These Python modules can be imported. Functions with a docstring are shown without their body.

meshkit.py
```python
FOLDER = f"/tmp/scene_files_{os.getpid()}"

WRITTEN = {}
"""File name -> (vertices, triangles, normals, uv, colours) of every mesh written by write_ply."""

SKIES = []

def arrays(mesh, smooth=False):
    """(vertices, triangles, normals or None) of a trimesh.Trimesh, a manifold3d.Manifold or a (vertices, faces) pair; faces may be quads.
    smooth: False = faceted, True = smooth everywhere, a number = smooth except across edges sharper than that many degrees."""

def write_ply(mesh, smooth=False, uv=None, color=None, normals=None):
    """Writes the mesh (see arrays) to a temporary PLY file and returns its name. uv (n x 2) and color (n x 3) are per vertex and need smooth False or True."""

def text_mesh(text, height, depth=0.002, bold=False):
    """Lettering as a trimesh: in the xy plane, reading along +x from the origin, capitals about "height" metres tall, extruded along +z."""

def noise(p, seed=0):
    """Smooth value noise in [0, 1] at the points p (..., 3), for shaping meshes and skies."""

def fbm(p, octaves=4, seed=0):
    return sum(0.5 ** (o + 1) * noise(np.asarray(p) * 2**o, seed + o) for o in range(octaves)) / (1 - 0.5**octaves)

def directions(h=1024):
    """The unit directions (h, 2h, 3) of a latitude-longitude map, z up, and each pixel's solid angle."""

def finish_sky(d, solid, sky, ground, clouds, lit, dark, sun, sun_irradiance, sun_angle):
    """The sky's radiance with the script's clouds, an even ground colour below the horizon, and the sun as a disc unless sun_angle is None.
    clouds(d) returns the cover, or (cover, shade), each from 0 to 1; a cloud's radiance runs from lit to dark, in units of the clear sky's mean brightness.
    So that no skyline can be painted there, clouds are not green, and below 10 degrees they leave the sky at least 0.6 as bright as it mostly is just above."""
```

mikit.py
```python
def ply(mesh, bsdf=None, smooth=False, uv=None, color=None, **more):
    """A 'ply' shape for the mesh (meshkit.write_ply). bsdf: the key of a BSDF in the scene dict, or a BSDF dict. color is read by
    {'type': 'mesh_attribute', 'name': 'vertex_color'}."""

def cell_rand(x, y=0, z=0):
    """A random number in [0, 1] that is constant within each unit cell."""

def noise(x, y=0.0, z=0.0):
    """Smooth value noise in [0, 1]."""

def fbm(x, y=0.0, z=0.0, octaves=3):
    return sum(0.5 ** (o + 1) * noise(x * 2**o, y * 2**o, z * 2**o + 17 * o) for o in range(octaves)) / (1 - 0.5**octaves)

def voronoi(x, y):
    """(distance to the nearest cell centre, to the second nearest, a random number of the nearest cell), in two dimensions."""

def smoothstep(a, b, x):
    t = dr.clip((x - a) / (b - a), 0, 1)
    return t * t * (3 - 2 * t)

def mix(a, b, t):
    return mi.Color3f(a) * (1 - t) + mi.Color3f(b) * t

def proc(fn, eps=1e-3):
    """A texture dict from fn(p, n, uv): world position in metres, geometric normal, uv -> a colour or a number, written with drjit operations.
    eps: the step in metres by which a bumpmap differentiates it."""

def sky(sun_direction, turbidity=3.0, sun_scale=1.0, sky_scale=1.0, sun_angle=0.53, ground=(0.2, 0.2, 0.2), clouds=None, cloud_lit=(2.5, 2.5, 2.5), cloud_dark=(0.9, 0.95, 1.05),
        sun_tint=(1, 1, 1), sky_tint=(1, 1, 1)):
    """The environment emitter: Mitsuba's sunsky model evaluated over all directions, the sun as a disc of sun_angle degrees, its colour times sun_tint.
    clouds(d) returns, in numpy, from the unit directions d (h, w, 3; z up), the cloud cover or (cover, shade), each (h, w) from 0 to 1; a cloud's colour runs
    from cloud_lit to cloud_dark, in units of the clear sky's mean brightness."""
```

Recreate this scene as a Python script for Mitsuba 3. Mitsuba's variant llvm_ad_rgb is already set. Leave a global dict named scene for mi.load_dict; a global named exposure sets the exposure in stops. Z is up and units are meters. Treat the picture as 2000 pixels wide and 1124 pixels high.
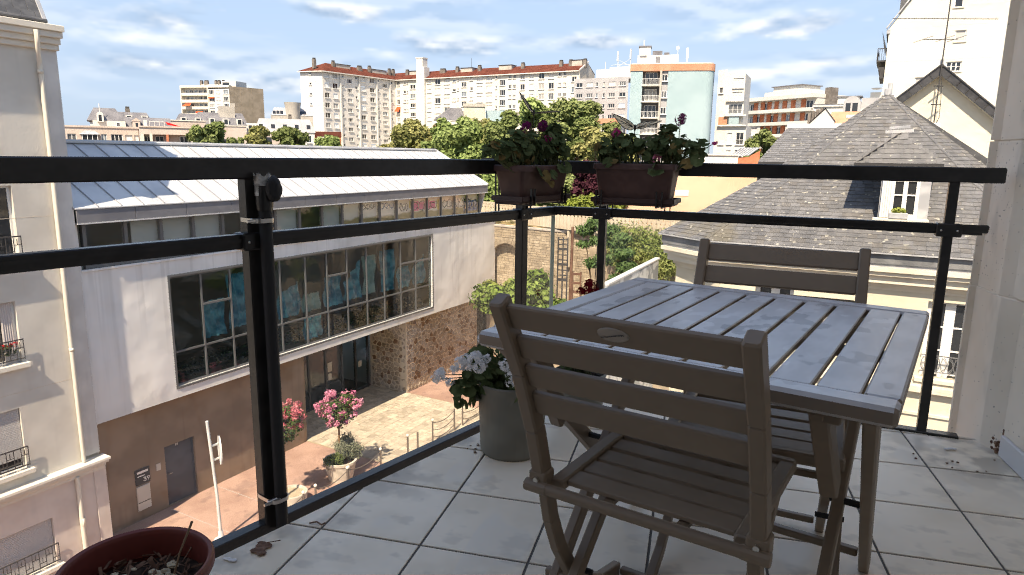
import math, random
import numpy as np, trimesh, mitsuba as mi, drjit as dr
import manifold3d as m3
from shapely.geometry import Polygon, box as sbox
from shapely import affinity
import mikit, meshkit
from mikit import proc, fbm, noise, voronoi, smoothstep, mix, cell_rand

T4 = mi.ScalarTransform4f
rnd = random.Random(7)
rng = np.random.default_rng(11)
scene, labels = {}, {}
exposure = 2.98
EYE_Z = 1.14
ZS = -10.36                       # pavement level
# ------------------------------------------------------------------ camera
_fw, _up = (-0.2485, 0.9498, -0.1901), (-0.0612, 0.1804, 0.9817)
scene['camera'] = {'type': 'perspective', 'fov': 73.86, 'fov_axis': 'x', 'near_clip': 0.05, 'far_clip': 6000.0,
    'to_world': T4().look_at(origin=[0, 0, EYE_Z], target=[_fw[0], _fw[1], EYE_Z + _fw[2]], up=list(_up))}
# ------------------------------------------------------------------ sun and sky
AZ = math.radians(14.16)          # direction of the street
SD, ND = np.array([math.sin(AZ), math.cos(AZ)]), np.array([math.cos(AZ), -math.sin(AZ)])
_el, _dl = math.radians(52), math.radians(12.0)
_h = SD * math.cos(_dl) - ND * math.sin(_dl)
SUN = np.array([-_h[0] * math.cos(_el), -_h[1] * math.cos(_el), math.sin(_el)])
def clouds(d):
    """thin broken cloud in flat banks, plus a smooth band added to dim the low sky; banks = (azimuth, elevation, half-width, half-height) in degrees of the larger ones, the rest is noise"""
    def at(e):
        q = np.stack([d[..., 0], d[..., 1], d[..., 2] + e], -1)
        return meshkit.fbm(q * np.array([13.0, 13.0, 40.0]) + 3.7, 6, 5) * 0.75 + meshkit.fbm(q * np.array([31.0, 31.0, 75.0]) + 9.1, 4, 9) * 0.25
    n, above = at(0.0), at(0.012)
    big = meshkit.fbm(d * np.array([2.2, 2.2, 3.5]) + 9, 3, 8)
    thin = meshkit.fbm(d * np.array([5.0, 5.0, 26.0]) + 4, 5, 3)
    az, el = np.degrees(np.arctan2(d[..., 0], d[..., 1])), np.degrees(np.arcsin(np.clip(d[..., 2], -1, 1)))
    bank = np.zeros_like(az)
    for a, e, w, h in BANKS:
        da = (az - a + 180) % 360 - 180
        bank = np.maximum(bank, np.exp(-(da / w) ** 2 - ((el - e) / h) ** 2))
    high = np.clip((el - 14) / 10, 0, 1)
    c = np.clip((n * 0.95 + bank * 0.36 + high * np.clip(big - 0.42, 0, 1) * 1.2 - 0.665) * 5.5, 0, 1)
    veil = np.clip((thin - 0.44) * 1.3, 0, 0.26)
    shade = np.clip(0.42 + (above - n) * 5.5 + (c - 0.5) * 0.35, 0, 1)
    low = 0.85 * np.clip(1 - el / 30, 0, 1) ** 0.8  # added smooth cover, dims and blues the sky near the horizon
    light = c * 0.72 + veil * (1 - c)
    cover = np.clip(light + low * (1 - light), 0, 0.88)
    return cover, shade * light / np.maximum(light + low * (1 - light), 1e-6) + (1 - light / np.maximum(light + low * (1 - light), 1e-6)) * 0.92
BANKS = ((-41, 9.0, 6.5, 1.3), (-43.5, 6.0, 5.5, 0.9), (-34.5, 5.1, 4.5, 1.0), (-20.5, 8.2, 5.5, 1.3), (-29, 10.6, 5, 0.7), (6.5, 9.7, 6.5, 1.3), (8.8, 7.0, 5, 0.7), (-8.8, 8.8, 4.5, 0.9), (-36, 3.0, 7, 0.6), (3.8, 6.4, 3.5, 0.5), (40, 8, 9, 1.4), (-75, 9, 10, 1.5), (110, 11, 12, 2), (-130, 10, 12, 2), (165, 8, 11, 1.5))
scene['sky'] = mikit.sky(SUN.tolist(), turbidity=3, sun_scale=0.82, clouds=clouds, cloud_lit=(1.75, 1.73, 1.70), cloud_dark=(0.56, 0.75, 1.02), ground=(0.22, 0.2, 0.18), sky_tint=(1.16, 0.985, 0.86))

# ------------------------------------------------------------------ mesh helpers
class M:
    """Collects vertices and faces of one mesh."""
    def __init__(s): s.v, s.f, s.n = [], [], 0
    def add(s, v, f):
        v = np.asarray(v, float); f = np.asarray(f, int)
        if f.shape[1] == 4: f = np.vstack([f[:, [0, 1, 2]], f[:, [0, 2, 3]]])
        s.v.append(v); s.f.append(f + s.n); s.n += len(v); return s
    def get(s): return (np.vstack(s.v), np.vstack(s.f))
    def mesh(s, m): v, f = m if isinstance(m, tuple) else (np.array(m.vertices), np.array(m.faces)); return s.add(v, f)
_BF = np.array([[0, 3, 2, 1], [4, 5, 6, 7], [0, 1, 5, 4], [1, 2, 6, 5], [2, 3, 7, 6], [3, 0, 4, 7]])
def box(x0, x1, y0, y1, z0, z1):
    return (np.array([[x0, y0, z0], [x1, y0, z0], [x1, y1, z0], [x0, y1, z0], [x0, y0, z1], [x1, y0, z1], [x1, y1, z1], [x0, y1, z1]], float), _BF)
def cbox(x0, x1, y0, y1, z0, z1, c=0.004):
    """box with chamfered edges"""
    pts = []
    for x, sx in ((x0, 1), (x1, -1)):
        for y, sy in ((y0, 1), (y1, -1)):
            for z, sz in ((z0, 1), (z1, -1)):
                pts += [[x + sx * c, y + sy * c, z], [x + sx * c, y, z + sz * c], [x, y + sy * c, z + sz * c]]
    h = trimesh.convex.convex_hull(np.array(pts)); return (np.array(h.vertices), np.array(h.faces))
def frame_of(d, up=(0, 0, 1)):
    d = np.asarray(d, float); d = d / np.linalg.norm(d)
    up = np.asarray(up, float)
    if abs(d @ up) > 0.98 * np.linalg.norm(up): up = np.array([1.0, 0, 0]) if abs(d[0]) < 0.9 else np.array([0, 1.0, 0])
    x = np.cross(d, up); x /= np.linalg.norm(x); y = np.cross(x, d)
    return d, x, y
def bar(p0, p1, w, h, c=0.0, up=(0, 0, 1)):
    """bar from p0 to p1, w wide (sideways) and h high (along up), chamfer c"""
    p0, p1 = np.asarray(p0, float), np.asarray(p1, float)
    d, x, y = frame_of(p1 - p0, up)
    a, b = w / 2, h / 2
    if c > 0: sec = [(-a + c, -b), (a - c, -b), (a, -b + c), (a, b - c), (a - c, b), (-a + c, b), (-a, b - c), (-a, -b + c)]
    else: sec = [(-a, -b), (a, -b), (a, b), (-a, b)]
    n = len(sec); L = np.linalg.norm(p1 - p0); e = min(c, L * 0.2)
    rings = [(0, 1 - 1e-9)] if c == 0 else [(0, None), (e, 1)]
    V = []
    if c == 0: st = [(0, 1.0), (L, 1.0)]
    else:
        st = [(0, 1 - c / max(a, b)), (e, 1.0), (L - e, 1.0), (L, 1 - c / max(a, b))]
    for t, k in st:
        for (u, w_) in sec: V.append(p0 + d * t + x * u * k + y * w_ * k)
    F = []
    for r in range(len(st) - 1):
        for i in range(n):
            j = (i + 1) % n
            F.append([r * n + i, r * n + j, (r + 1) * n + j, (r + 1) * n + i])
    F3 = [[q[0], q[1], q[2]] for q in F] + [[q[0], q[2], q[3]] for q in F]
    top = (len(st) - 1) * n
    for i in range(1, n - 1): F3 += [[0, i + 1, i], [top, top + i, top + i + 1]]
    F3 = [[t[0], t[2], t[1]] for t in F3] if False else F3
    return (np.array(V), np.array(F3))
def tube(pts, r, n=8, cap=True):
    p = np.asarray(pts, float); r = np.broadcast_to(np.asarray(r, float), (len(p),))
    t = np.gradient(p, axis=0); t /= np.linalg.norm(t, axis=1, keepdims=True) + 1e-12
    ref = np.array([0, 0, 1.0]) if abs(t[0][2]) < 0.9 else np.array([1.0, 0, 0])
    a = np.cross(t[0], ref); a /= np.linalg.norm(a)
    ang = np.arange(n) * 2 * np.pi / n; V = []
    for i in range(len(p)):
        a = a - t[i] * (a @ t[i]); a /= np.linalg.norm(a) + 1e-12
        b = np.cross(t[i], a)
        V.append(p[i] + r[i] * (np.cos(ang)[:, None] * a + np.sin(ang)[:, None] * b))
    V = np.vstack(V); F = []
    for i in range(len(p) - 1):
        for j in range(n):
            k = (j + 1) % n
            F += [[i * n + j, i * n + k, (i + 1) * n + k], [i * n + j, (i + 1) * n + k, (i + 1) * n + j]]
    if cap:
        b = (len(p) - 1) * n
        for i in range(1, n - 1): F += [[0, i + 1, i], [b, b + i, b + i + 1]]
    return (V, np.array(F))
def lathe(prof, n=32, c=(0, 0, 0)):
    prof = np.asarray(prof, float); ang = np.arange(n) * 2 * np.pi / n
    V = np.vstack([np.c_[r * np.cos(ang), r * np.sin(ang), np.full(n, z)] for r, z in prof]) + np.asarray(c, float)
    F = []
    for i in range(len(prof) - 1):
        for j in range(n):
            k = (j + 1) % n
            F += [[i * n + j, i * n + k, (i + 1) * n + k], [i * n + j, (i + 1) * n + k, (i + 1) * n + j]]
    return (V, np.array(F))
def prism(poly, z0, z1):
    """vertical prism of a plan polygon [(x,y)...] or a shapely polygon"""
    P = poly if isinstance(poly, Polygon) else Polygon(poly)
    m = trimesh.creation.extrude_polygon(P, z1 - z0, engine='earcut')
    return (np.array(m.vertices) + [0, 0, z0], np.array(m.faces))
def sheet(poly, z):
    P = poly if isinstance(poly, Polygon) else Polygon(poly)
    v, f = trimesh.creation.triangulate_polygon(P, engine='earcut')
    return (np.c_[v, np.full(len(v), z)], np.array(f))
def cat(*ms):
    a = M()
    for m in ms: a.mesh(m)
    return a.get()
def tf(m, A):
    v, f = m; return (np.asarray(v) @ A[:3, :3].T + A[:3, 3], f)
def mat4(x=(1, 0, 0), y=(0, 1, 0), z=(0, 0, 1), o=(0, 0, 0)):
    A = np.eye(4); A[:3, 0], A[:3, 1], A[:3, 2], A[:3, 3] = x, y, z, o; return A
def az_frame(o, az):
    """local frame: x runs along azimuth az (degrees from +y, clockwise), y points inward (away from the viewer), z up"""
    a = math.radians(az); u = np.array([math.sin(a), math.cos(a), 0.0])
    return mat4(u, (-u[1], u[0], 0), (0, 0, 1), o)
def rotz(deg, o=(0, 0, 0)):
    a = math.radians(deg); return mat4((math.cos(a), math.sin(a), 0), (-math.sin(a), math.cos(a), 0), (0, 0, 1), o)
def sn(s, n, z=0.0):
    p = SD * s + ND * n; return np.array([p[0], p[1], z])
STREET = az_frame((0, 0, 0), 14.16)          # local x = s along the street, local y = -n

# ------------------------------------------------------------------ scene helpers
_count = {}
def key(name, parent=None):
    k = name if parent is None else f'{parent}__{name}'
    n = _count.get(k, -1) + 1; _count[k] = n
    return k if n == 0 else f'{k}_{n:03d}'
def tag(k, label=None, cat_=None, group=None, kind=None):
    d = labels.setdefault(k, {})
    if label: d['label'] = label
    if cat_: d['category'] = cat_
    if group: d['group'] = group
    if kind: d['kind'] = kind
    return k
def thing(name, label, cat_, group=None): return tag(key(name), label, cat_, group)
def shape(mesh, bsdf, smooth=False, **kw): return mikit.ply(mesh, bsdf, smooth=smooth, **kw)
def part(parent, name, mesh, bsdf, smooth=False, label=None, kind=None, A=None, **kw):
    k = key(name, parent)
    if A is not None: mesh = tf(mesh, A)
    scene[k] = shape(mesh, bsdf, smooth, **kw)
    if label or kind: tag(k, label, None, None, kind)
    return k
def put(parent, name, sh, A):
    k = key(name, parent); scene[k] = {**sh, 'to_world': T4(A)}; return k
def solo(name, mesh, bsdf, label, cat_, group=None, smooth=False, kind=None, A=None, **kw):
    k = key(name)
    if A is not None: mesh = tf(mesh, A)
    scene[k] = shape(mesh, bsdf, smooth, **kw); return tag(k, label, cat_, group, kind)
def structure(name, mesh, bsdf, smooth=False, **kw):
    k = key(name); scene[k] = shape(mesh, bsdf, smooth, **kw); tag(k, kind='structure'); return k

# ------------------------------------------------------------------ materials
def mat(name, d, two=True):
    scene[name] = {'type': 'twosided', 'bsdf': d} if two else d
    return name
def C(c): return {'type': 'rgb', 'value': list(c)} if isinstance(c, (tuple, list)) else c
def pr(c, rough=0.6, metal=0.0, spec=0.4, **kw):
    return {'type': 'principled', 'base_color': C(c), 'roughness': rough, 'metallic': metal, 'specular': spec, **kw}
def dif(c): return {'type': 'diffuse', 'reflectance': C(c)}
def bump(d, fn, scale, eps=1e-3): return {'type': 'bumpmap', 'bsdf': d, 'arbitrary': proc(fn, eps), 'scale': scale}
def mottled(c1, c2, sc, octv=3, streak=0.0, spots=0.0, spotc=(0.1, 0.09, 0.08), lo=0.3, hi=0.7):
    def fn(p, n, uv):
        t = smoothstep(lo, hi, fbm(p.x * sc, p.y * sc, p.z * sc, octv))
        c = mix(c1, c2, t)
        if streak > 0:
            k = smoothstep(0.55, 0.85, fbm((p.x + p.y) * sc * 4.1, (p.x - p.y) * sc * 3.3, p.z * sc * 0.35, 3))
            c = mix(c, mi.Color3f(c) * 0.72, k * streak)
        if spots > 0:
            k = smoothstep(0.72, 0.82, noise(p.x * sc * 23, p.y * sc * 23, p.z * sc * 23))
            c = mix(c, spotc, k * spots)
        return c
    return proc(fn)
mat('m_black_metal', pr(mottled((0.012, 0.011, 0.0105), (0.022, 0.020, 0.019), 14, 4), 0.30, 0.0, 0.5))
mat('m_dark_rubber', pr((0.015, 0.015, 0.016), 0.7))
mat('m_steel', pr((0.62, 0.6, 0.56), 0.3, 1.0))
mat('m_silver_tape', pr(mottled((0.5, 0.5, 0.48), (0.12, 0.12, 0.12), 60), 0.45, 0.3))
def _tile(p, n, uv):
    i = cell_rand(dr.floor((p.x - 0.9258) / 0.3293), dr.floor((p.y - 0.008) / 0.3415))
    t = fbm(p.x * 5 + i * 13, p.y * 5, 0.0, 4)
    c = mix((0.70, 0.60, 0.455), (0.78, 0.68, 0.535), smoothstep(0.3, 0.7, t))
    dirt = smoothstep(0.60, 0.78, fbm(p.x * 11 + 40, p.y * 17, 3.0, 4)) * 0.6
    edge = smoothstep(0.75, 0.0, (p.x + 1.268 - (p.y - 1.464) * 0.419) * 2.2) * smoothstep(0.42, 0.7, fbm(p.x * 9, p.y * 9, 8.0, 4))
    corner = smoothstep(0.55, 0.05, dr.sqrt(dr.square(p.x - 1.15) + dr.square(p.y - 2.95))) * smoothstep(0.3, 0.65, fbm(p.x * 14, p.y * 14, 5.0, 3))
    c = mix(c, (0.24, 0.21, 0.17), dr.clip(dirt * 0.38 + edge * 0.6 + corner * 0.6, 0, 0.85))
    return mix(c, (0.66, 0.62, 0.55), smoothstep(0.7, 0.8, noise(p.x * 9, p.y * 5 + 7)) * 0.3)
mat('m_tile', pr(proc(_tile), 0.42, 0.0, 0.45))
mat('m_grout', dif((0.15, 0.14, 0.128)))
mat('m_slab_concrete', pr(mottled((0.42, 0.40, 0.37), (0.55, 0.53, 0.49), 4, streak=0.4), 0.85))
def _wallc(p, n, uv):
    t = fbm(p.x * 3, p.y * 3, p.z * 2.2, 4)
    c = mix((0.66, 0.575, 0.455), (0.77, 0.675, 0.55), smoothstep(0.3, 0.7, t))
    pits = smoothstep(0.86, 0.93, noise(p.x * 95, p.y * 95, p.z * 80))
    soot = smoothstep(0.58, 0.8, fbm(p.x * 5 + 3, p.y * 9, p.z * 3.4, 4)) * 0.25
    c = mix(c, (0.2, 0.185, 0.165), soot)
    return mix(c, (0.22, 0.2, 0.175), pits * 0.6)
mat('m_balcony_wall', bump(pr(proc(_wallc), 0.9, 0, 0.2), lambda p, n, uv: fbm(p.x * 40, p.y * 40, p.z * 40, 3), 0.0012))
mat('m_skirting', pr((0.56, 0.545, 0.53), 0.4))
mat('m_rust', pr(mottled((0.10, 0.05, 0.03), (0.26, 0.15, 0.09), 60), 0.9))
def _taupe(p, n, uv):
    t = fbm(p.x * 30, p.y * 30, p.z * 30, 3)
    return mix((0.172, 0.126, 0.086), (0.198, 0.147, 0.102), t)
mat('m_taupe', pr(proc(_taupe), 0.42, 0.0, 0.45))
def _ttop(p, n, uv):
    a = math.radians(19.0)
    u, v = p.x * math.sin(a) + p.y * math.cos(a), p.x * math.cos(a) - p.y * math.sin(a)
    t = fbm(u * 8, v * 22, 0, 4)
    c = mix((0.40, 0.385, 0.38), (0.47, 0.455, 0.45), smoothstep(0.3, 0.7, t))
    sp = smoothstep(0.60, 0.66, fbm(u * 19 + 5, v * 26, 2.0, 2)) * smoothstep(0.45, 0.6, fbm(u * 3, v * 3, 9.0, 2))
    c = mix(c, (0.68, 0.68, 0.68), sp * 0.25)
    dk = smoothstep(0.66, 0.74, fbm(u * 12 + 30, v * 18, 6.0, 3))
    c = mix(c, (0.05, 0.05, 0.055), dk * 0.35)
    return mix((0.172, 0.13, 0.095), c, smoothstep(0.5, 0.85, dr.abs(n.z)))  # sky sheen put into the colour: level faces paler, upright faces stay brown
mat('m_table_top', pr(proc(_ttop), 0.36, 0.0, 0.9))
mat('m_emblem', pr((0.30, 0.255, 0.21), 0.35))
mat('m_planter', pr(mottled((0.060, 0.030, 0.026), (0.085, 0.045, 0.038), 20), 0.5))
mat('m_tray', pr((0.045, 0.024, 0.022), 0.5))
mat('m_soil', pr(mottled((0.012, 0.008, 0.006), (0.05, 0.03, 0.02), 70), 0.95))
mat('m_redpot', pr(mottled((0.115, 0.024, 0.018), (0.15, 0.034, 0.026), 9), 0.42))
mat('m_greypot', pr(mottled((0.155, 0.145, 0.118), (0.195, 0.183, 0.15), 9, streak=0.3), 0.55))
mat('m_potbrown', pr((0.16, 0.14, 0.11), 0.6))
def leafm(name, c1, c2, sc=40.0, tr=0.5):
    def fn(p, n, uv): return mix(c1, c2, smoothstep(0.3, 0.7, fbm(p.x * sc, p.y * sc, p.z * sc, 3)))
    scene[name] = {'type': 'principledthin', 'base_color': proc(fn), 'roughness': 0.55, 'diff_trans': tr, 'spec_trans': 0.0}
    return name
leafm('m_ger_leaf', (0.06, 0.085, 0.035), (0.125, 0.155, 0.07))
leafm('m_ger_leaf_dry', (0.14, 0.095, 0.035), (0.22, 0.17, 0.07))
mat('m_stem', pr((0.09, 0.10, 0.04), 0.7))
def petal(name, c): scene[name] = {'type': 'principledthin', 'base_color': C(c), 'roughness': 0.6, 'diff_trans': 0.5, 'spec_trans': 0.0}; return name
petal('m_petal_pink', (0.50, 0.03, 0.21)); petal('m_petal_purple', (0.16, 0.02, 0.10)); petal('m_petal_white', (0.80, 0.79, 0.78))
petal('m_petal_darkred', (0.13, 0.006, 0.012)); petal('m_petal_red', (0.5, 0.02, 0.02)); petal('m_petal_rose', (0.62, 0.22, 0.34)); petal('m_petal_coral', (0.55, 0.12, 0.12))
mat('m_wire', pr((0.02, 0.016, 0.014), 0.5))
scene['m_wing'] = {'type': 'principledthin', 'base_color': C((0.55, 0.50, 0.40)), 'roughness': 0.3, 'diff_trans': 1.2, 'spec_trans': 0.35}
mat('m_dry', pr(mottled((0.30, 0.24, 0.16), (0.42, 0.36, 0.25), 50), 0.9))
mat('m_dry_dark', pr(mottled((0.10, 0.05, 0.03), (0.2, 0.12, 0.08), 60), 0.9))
mat('m_twig', pr((0.22, 0.14, 0.08), 0.8))
scene['m_pane'] = {'type': 'thindielectric', 'int_ior': 1.5}
scene['m_window_pane'] = {'type': 'thindielectric', 'int_ior': 1.36, 'specular_transmittance': C((0.42, 0.56, 0.57))}
mat('m_glass_edge', pr((0.62, 0.68, 0.56), 0.3))
# ================================================================== THE BALCONY
def edge_x(y): return -1.268 + (y - 1.464) * 0.419
floor_poly = Polygon([(edge_x(-1.25), -1.25), (1.245, -1.25), (1.245, 3.02), (1.21, 3.10), (1.21, 3.10), (-0.42, 3.345), (-0.50, 3.30)])
balcony = structure('balcony_floor', cat(prism(floor_poly, -0.24, -0.004)), 'm_grout')
part(balcony, 'slab_edge', prism(floor_poly.buffer(0.006, join_style=2).difference(floor_poly.buffer(-0.02, join_style=2)), -0.25, -0.012), 'm_slab_concrete')
TP, TQ = 0.3293, 0.3415
for i in range(-12, 3):
    for j in range(-5, 12):
        x0, y0 = 0.9258 + i * TP, 0.008 + j * TQ
        q = sbox(x0 + 0.0040, y0 + 0.0040, x0 + TP - 0.0040, y0 + TQ - 0.0040).intersection(floor_poly.buffer(-0.002))
        if q.is_empty or q.area < 0.0006 or q.geom_type != 'Polygon' or y0 < -0.3: continue
        a = prism(q, -0.0035, -0.0008); b = q.buffer(-0.0012, join_style=2)
        if b.is_empty or b.geom_type != 'Polygon': continue
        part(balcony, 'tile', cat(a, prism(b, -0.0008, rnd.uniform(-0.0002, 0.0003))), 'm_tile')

# ---- the wall on the right and the building behind the camera
W = solo('balcony_wall', cat(
        prism([(1.2445, -1.2), (1.2445, 2.955), (1.205, 3.05), (1.205, 3.30), (1.182, 3.31), (1.182, 3.325), (1.9, 3.325), (1.9, -1.2)], -0.6, 0.615),
        prism([(1.250, -1.2), (1.250, 3.02), (1.212, 3.10), (1.212, 3.305), (1.19, 3.318), (1.19, 3.322), (1.9, 3.322), (1.9, -1.2)], 0.615, 0.619),
        prism([(1.249, -1.2), (1.249, 3.02), (1.211, 3.09), (1.211, 3.305), (1.186, 3.318), (1.186, 3.324), (1.9, 3.324), (1.9, -1.2)], 0.6185, 1.225),
        prism([(1.258, -1.2), (1.258, 3.02), (1.222, 3.12), (1.222, 3.30), (1.20, 3.315), (1.20, 3.32), (1.9, 3.32), (1.9, -1.2)], 1.225, 1.231),
        prism([(1.249, -1.2), (1.249, 3.01), (1.215, 3.08), (1.215, 3.30), (1.188, 3.318), (1.188, 3.326), (1.9, 3.326), (1.9, -1.2)], 1.230, 3.4)),
     'm_balcony_wall', 'pale grey concrete end wall of the balcony, stained and pitted', 'wall')
part(W, 'wall_panel', cbox(1.239, 1.2492, -1.2, 3.150 - 0.085, 0.622, 1.2235, 0.002), 'm_balcony_wall')
part(W, 'skirting', cbox(1.228, 1.243, -0.5, 2.93, 0.0012, 0.088, 0.003), 'm_skirting', label='pale skirting tiles along the foot of the end wall')
part(W, 'cavity', box(1.2425, 1.2443, 2.945, 2.954, 0.0005, 0.105), 'm_rust', label='rusty corroded hole at the foot of the end wall')
mm = M()
for k in range(26):
    c = np.array([1.236 + rnd.uniform(-0.008, 0.006), 2.975 + rnd.uniform(-0.028, 0.028), 0.006 + abs(rnd.gauss(0, 0.022))])
    s = trimesh.creation.icosphere(1, rnd.uniform(0.003, 0.008)); mm.add(np.array(s.vertices) * [1, 1, rnd.uniform(.6, 1.2)] + c, s.faces)
part(W, 'rust_flake', mm.get(), 'm_rust', kind='stuff')
own = thing('apartment_block', 'plain rendered apartment block that carries the balcony', 'building')
mat('m_own_render', pr(mottled((0.56, 0.54, 0.50), (0.64, 0.62, 0.575), 1.5), 0.9))
part(own, 'wall', cat(box(-4.2, 9.0, -6.5, -1.25, ZS - 0.3, 8.6), box(1.9, 9.0, -1.25, 3.3, ZS - 0.3, 3.4), box(1.2, 1.9, -1.25, 3.3, ZS - 0.3, -0.6)), 'm_own_render')
part(own, 'balcony_door', cat(bar((-1.3, -1.235, 0.0), (-1.3, -1.235, 2.2), .07, .06), bar((0.4, -1.235, 0.0), (0.4, -1.235, 2.2), .07, .06), bar((-1.3, -1.235, 2.2), (0.4, -1.235, 2.2), .06, .07), bar((-0.45, -1.235, 0), (-0.45, -1.235, 2.17), .08, .05)), 'm_black_metal')
part(own, 'door_pane', box(-1.3, 0.4, -1.245, -1.24, 0.02, 2.2), 'm_dark_rubber')

# ---- railing
CR = np.array([-0.678, 3.386]); LP = np.array([-1.326, 1.841]); RP = np.array([1.007, 3.114])
dL = (CR - LP) / np.linalg.norm(CR - LP); nL = np.array([dL[1], -dL[0]])        # nL towards the balcony
dR = (RP - CR) / np.linalg.norm(RP - CR); nR = np.array([dR[1], -dR[0]])
L0 = CR - dL * 3.6; REND = CR + dR * 1.872
def p3(q, z): return np.array([q[0], q[1], z])
RL = thing('balcony_railing', 'black metal balcony railing with clear glass panels', 'railing')
part(RL, 'top_rail', cat(bar(p3(L0, 1.0915), p3(CR + dL * .02, 1.0915), .052, .063, .004)), 'm_black_metal')
part(RL, 'top_rail', cat(bar(p3(CR - dR * .0, 1.0885), p3(REND, 1.0885), .052, .060, .004)), 'm_black_metal')
part(RL, 'mid_rail', cat(bar(p3(L0, .870), p3(CR + dL * .012, .870), .036, .044, .003), bar(p3(L0 + nL * .019, .8735), p3(CR + nL * .019, .8735), .006, .012)), 'm_black_metal')
part(RL, 'mid_rail', cat(bar(p3(CR, .8775), p3(REND - dR * .030, .8775), .036, .032, .003), bar(p3(CR + nR * .019, .8835), p3(REND - dR * .03 + nR * .019, .8835), .006, .012), bar(p3(CR, .8575), p3(REND - dR * .048, .8575), .022, .010, .002)), 'm_black_metal')
part(RL, 'bottom_rail', bar(p3(L0, -.103), p3(CR, -.103), .045, .042, .003), 'm_black_metal')
part(RL, 'bottom_rail', bar(p3(CR, -.012), p3(REND - dR * .03, -.012), .05, .044, .003), 'm_black_metal')
posts = [(LP, dL, -.42, .045), (CR - dL * .262, dL, -.42, .045), (CR + dR * .262, dR, -.3, .036), (RP, dR, -.3, .036), (CR - dL * 3.2, dL, -.42, .045)]
for q, d, zb, w in posts:
    k = part(RL, 'post', bar(p3(q, zb), p3(q, 1.0605), w, w, .003, up=p3(d, 0)), 'm_black_metal')
    n_ = np.array([d[1], -d[0]])
    part(k, 'bracket', cat(bar(p3(q - d * .045 + n_ * .004, .869), p3(q + d * .045 + n_ * .004, .869), .060, .054, .004)), 'm_black_metal')
    ms = trimesh.creation.icosphere(2, .0045)
    for sgn in (-1, 1): part(k, 'screw', (np.array(ms.vertices) + p3(q + d * sgn * .028 + n_ * .034, .868), ms.faces), 'm_steel', True)
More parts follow.
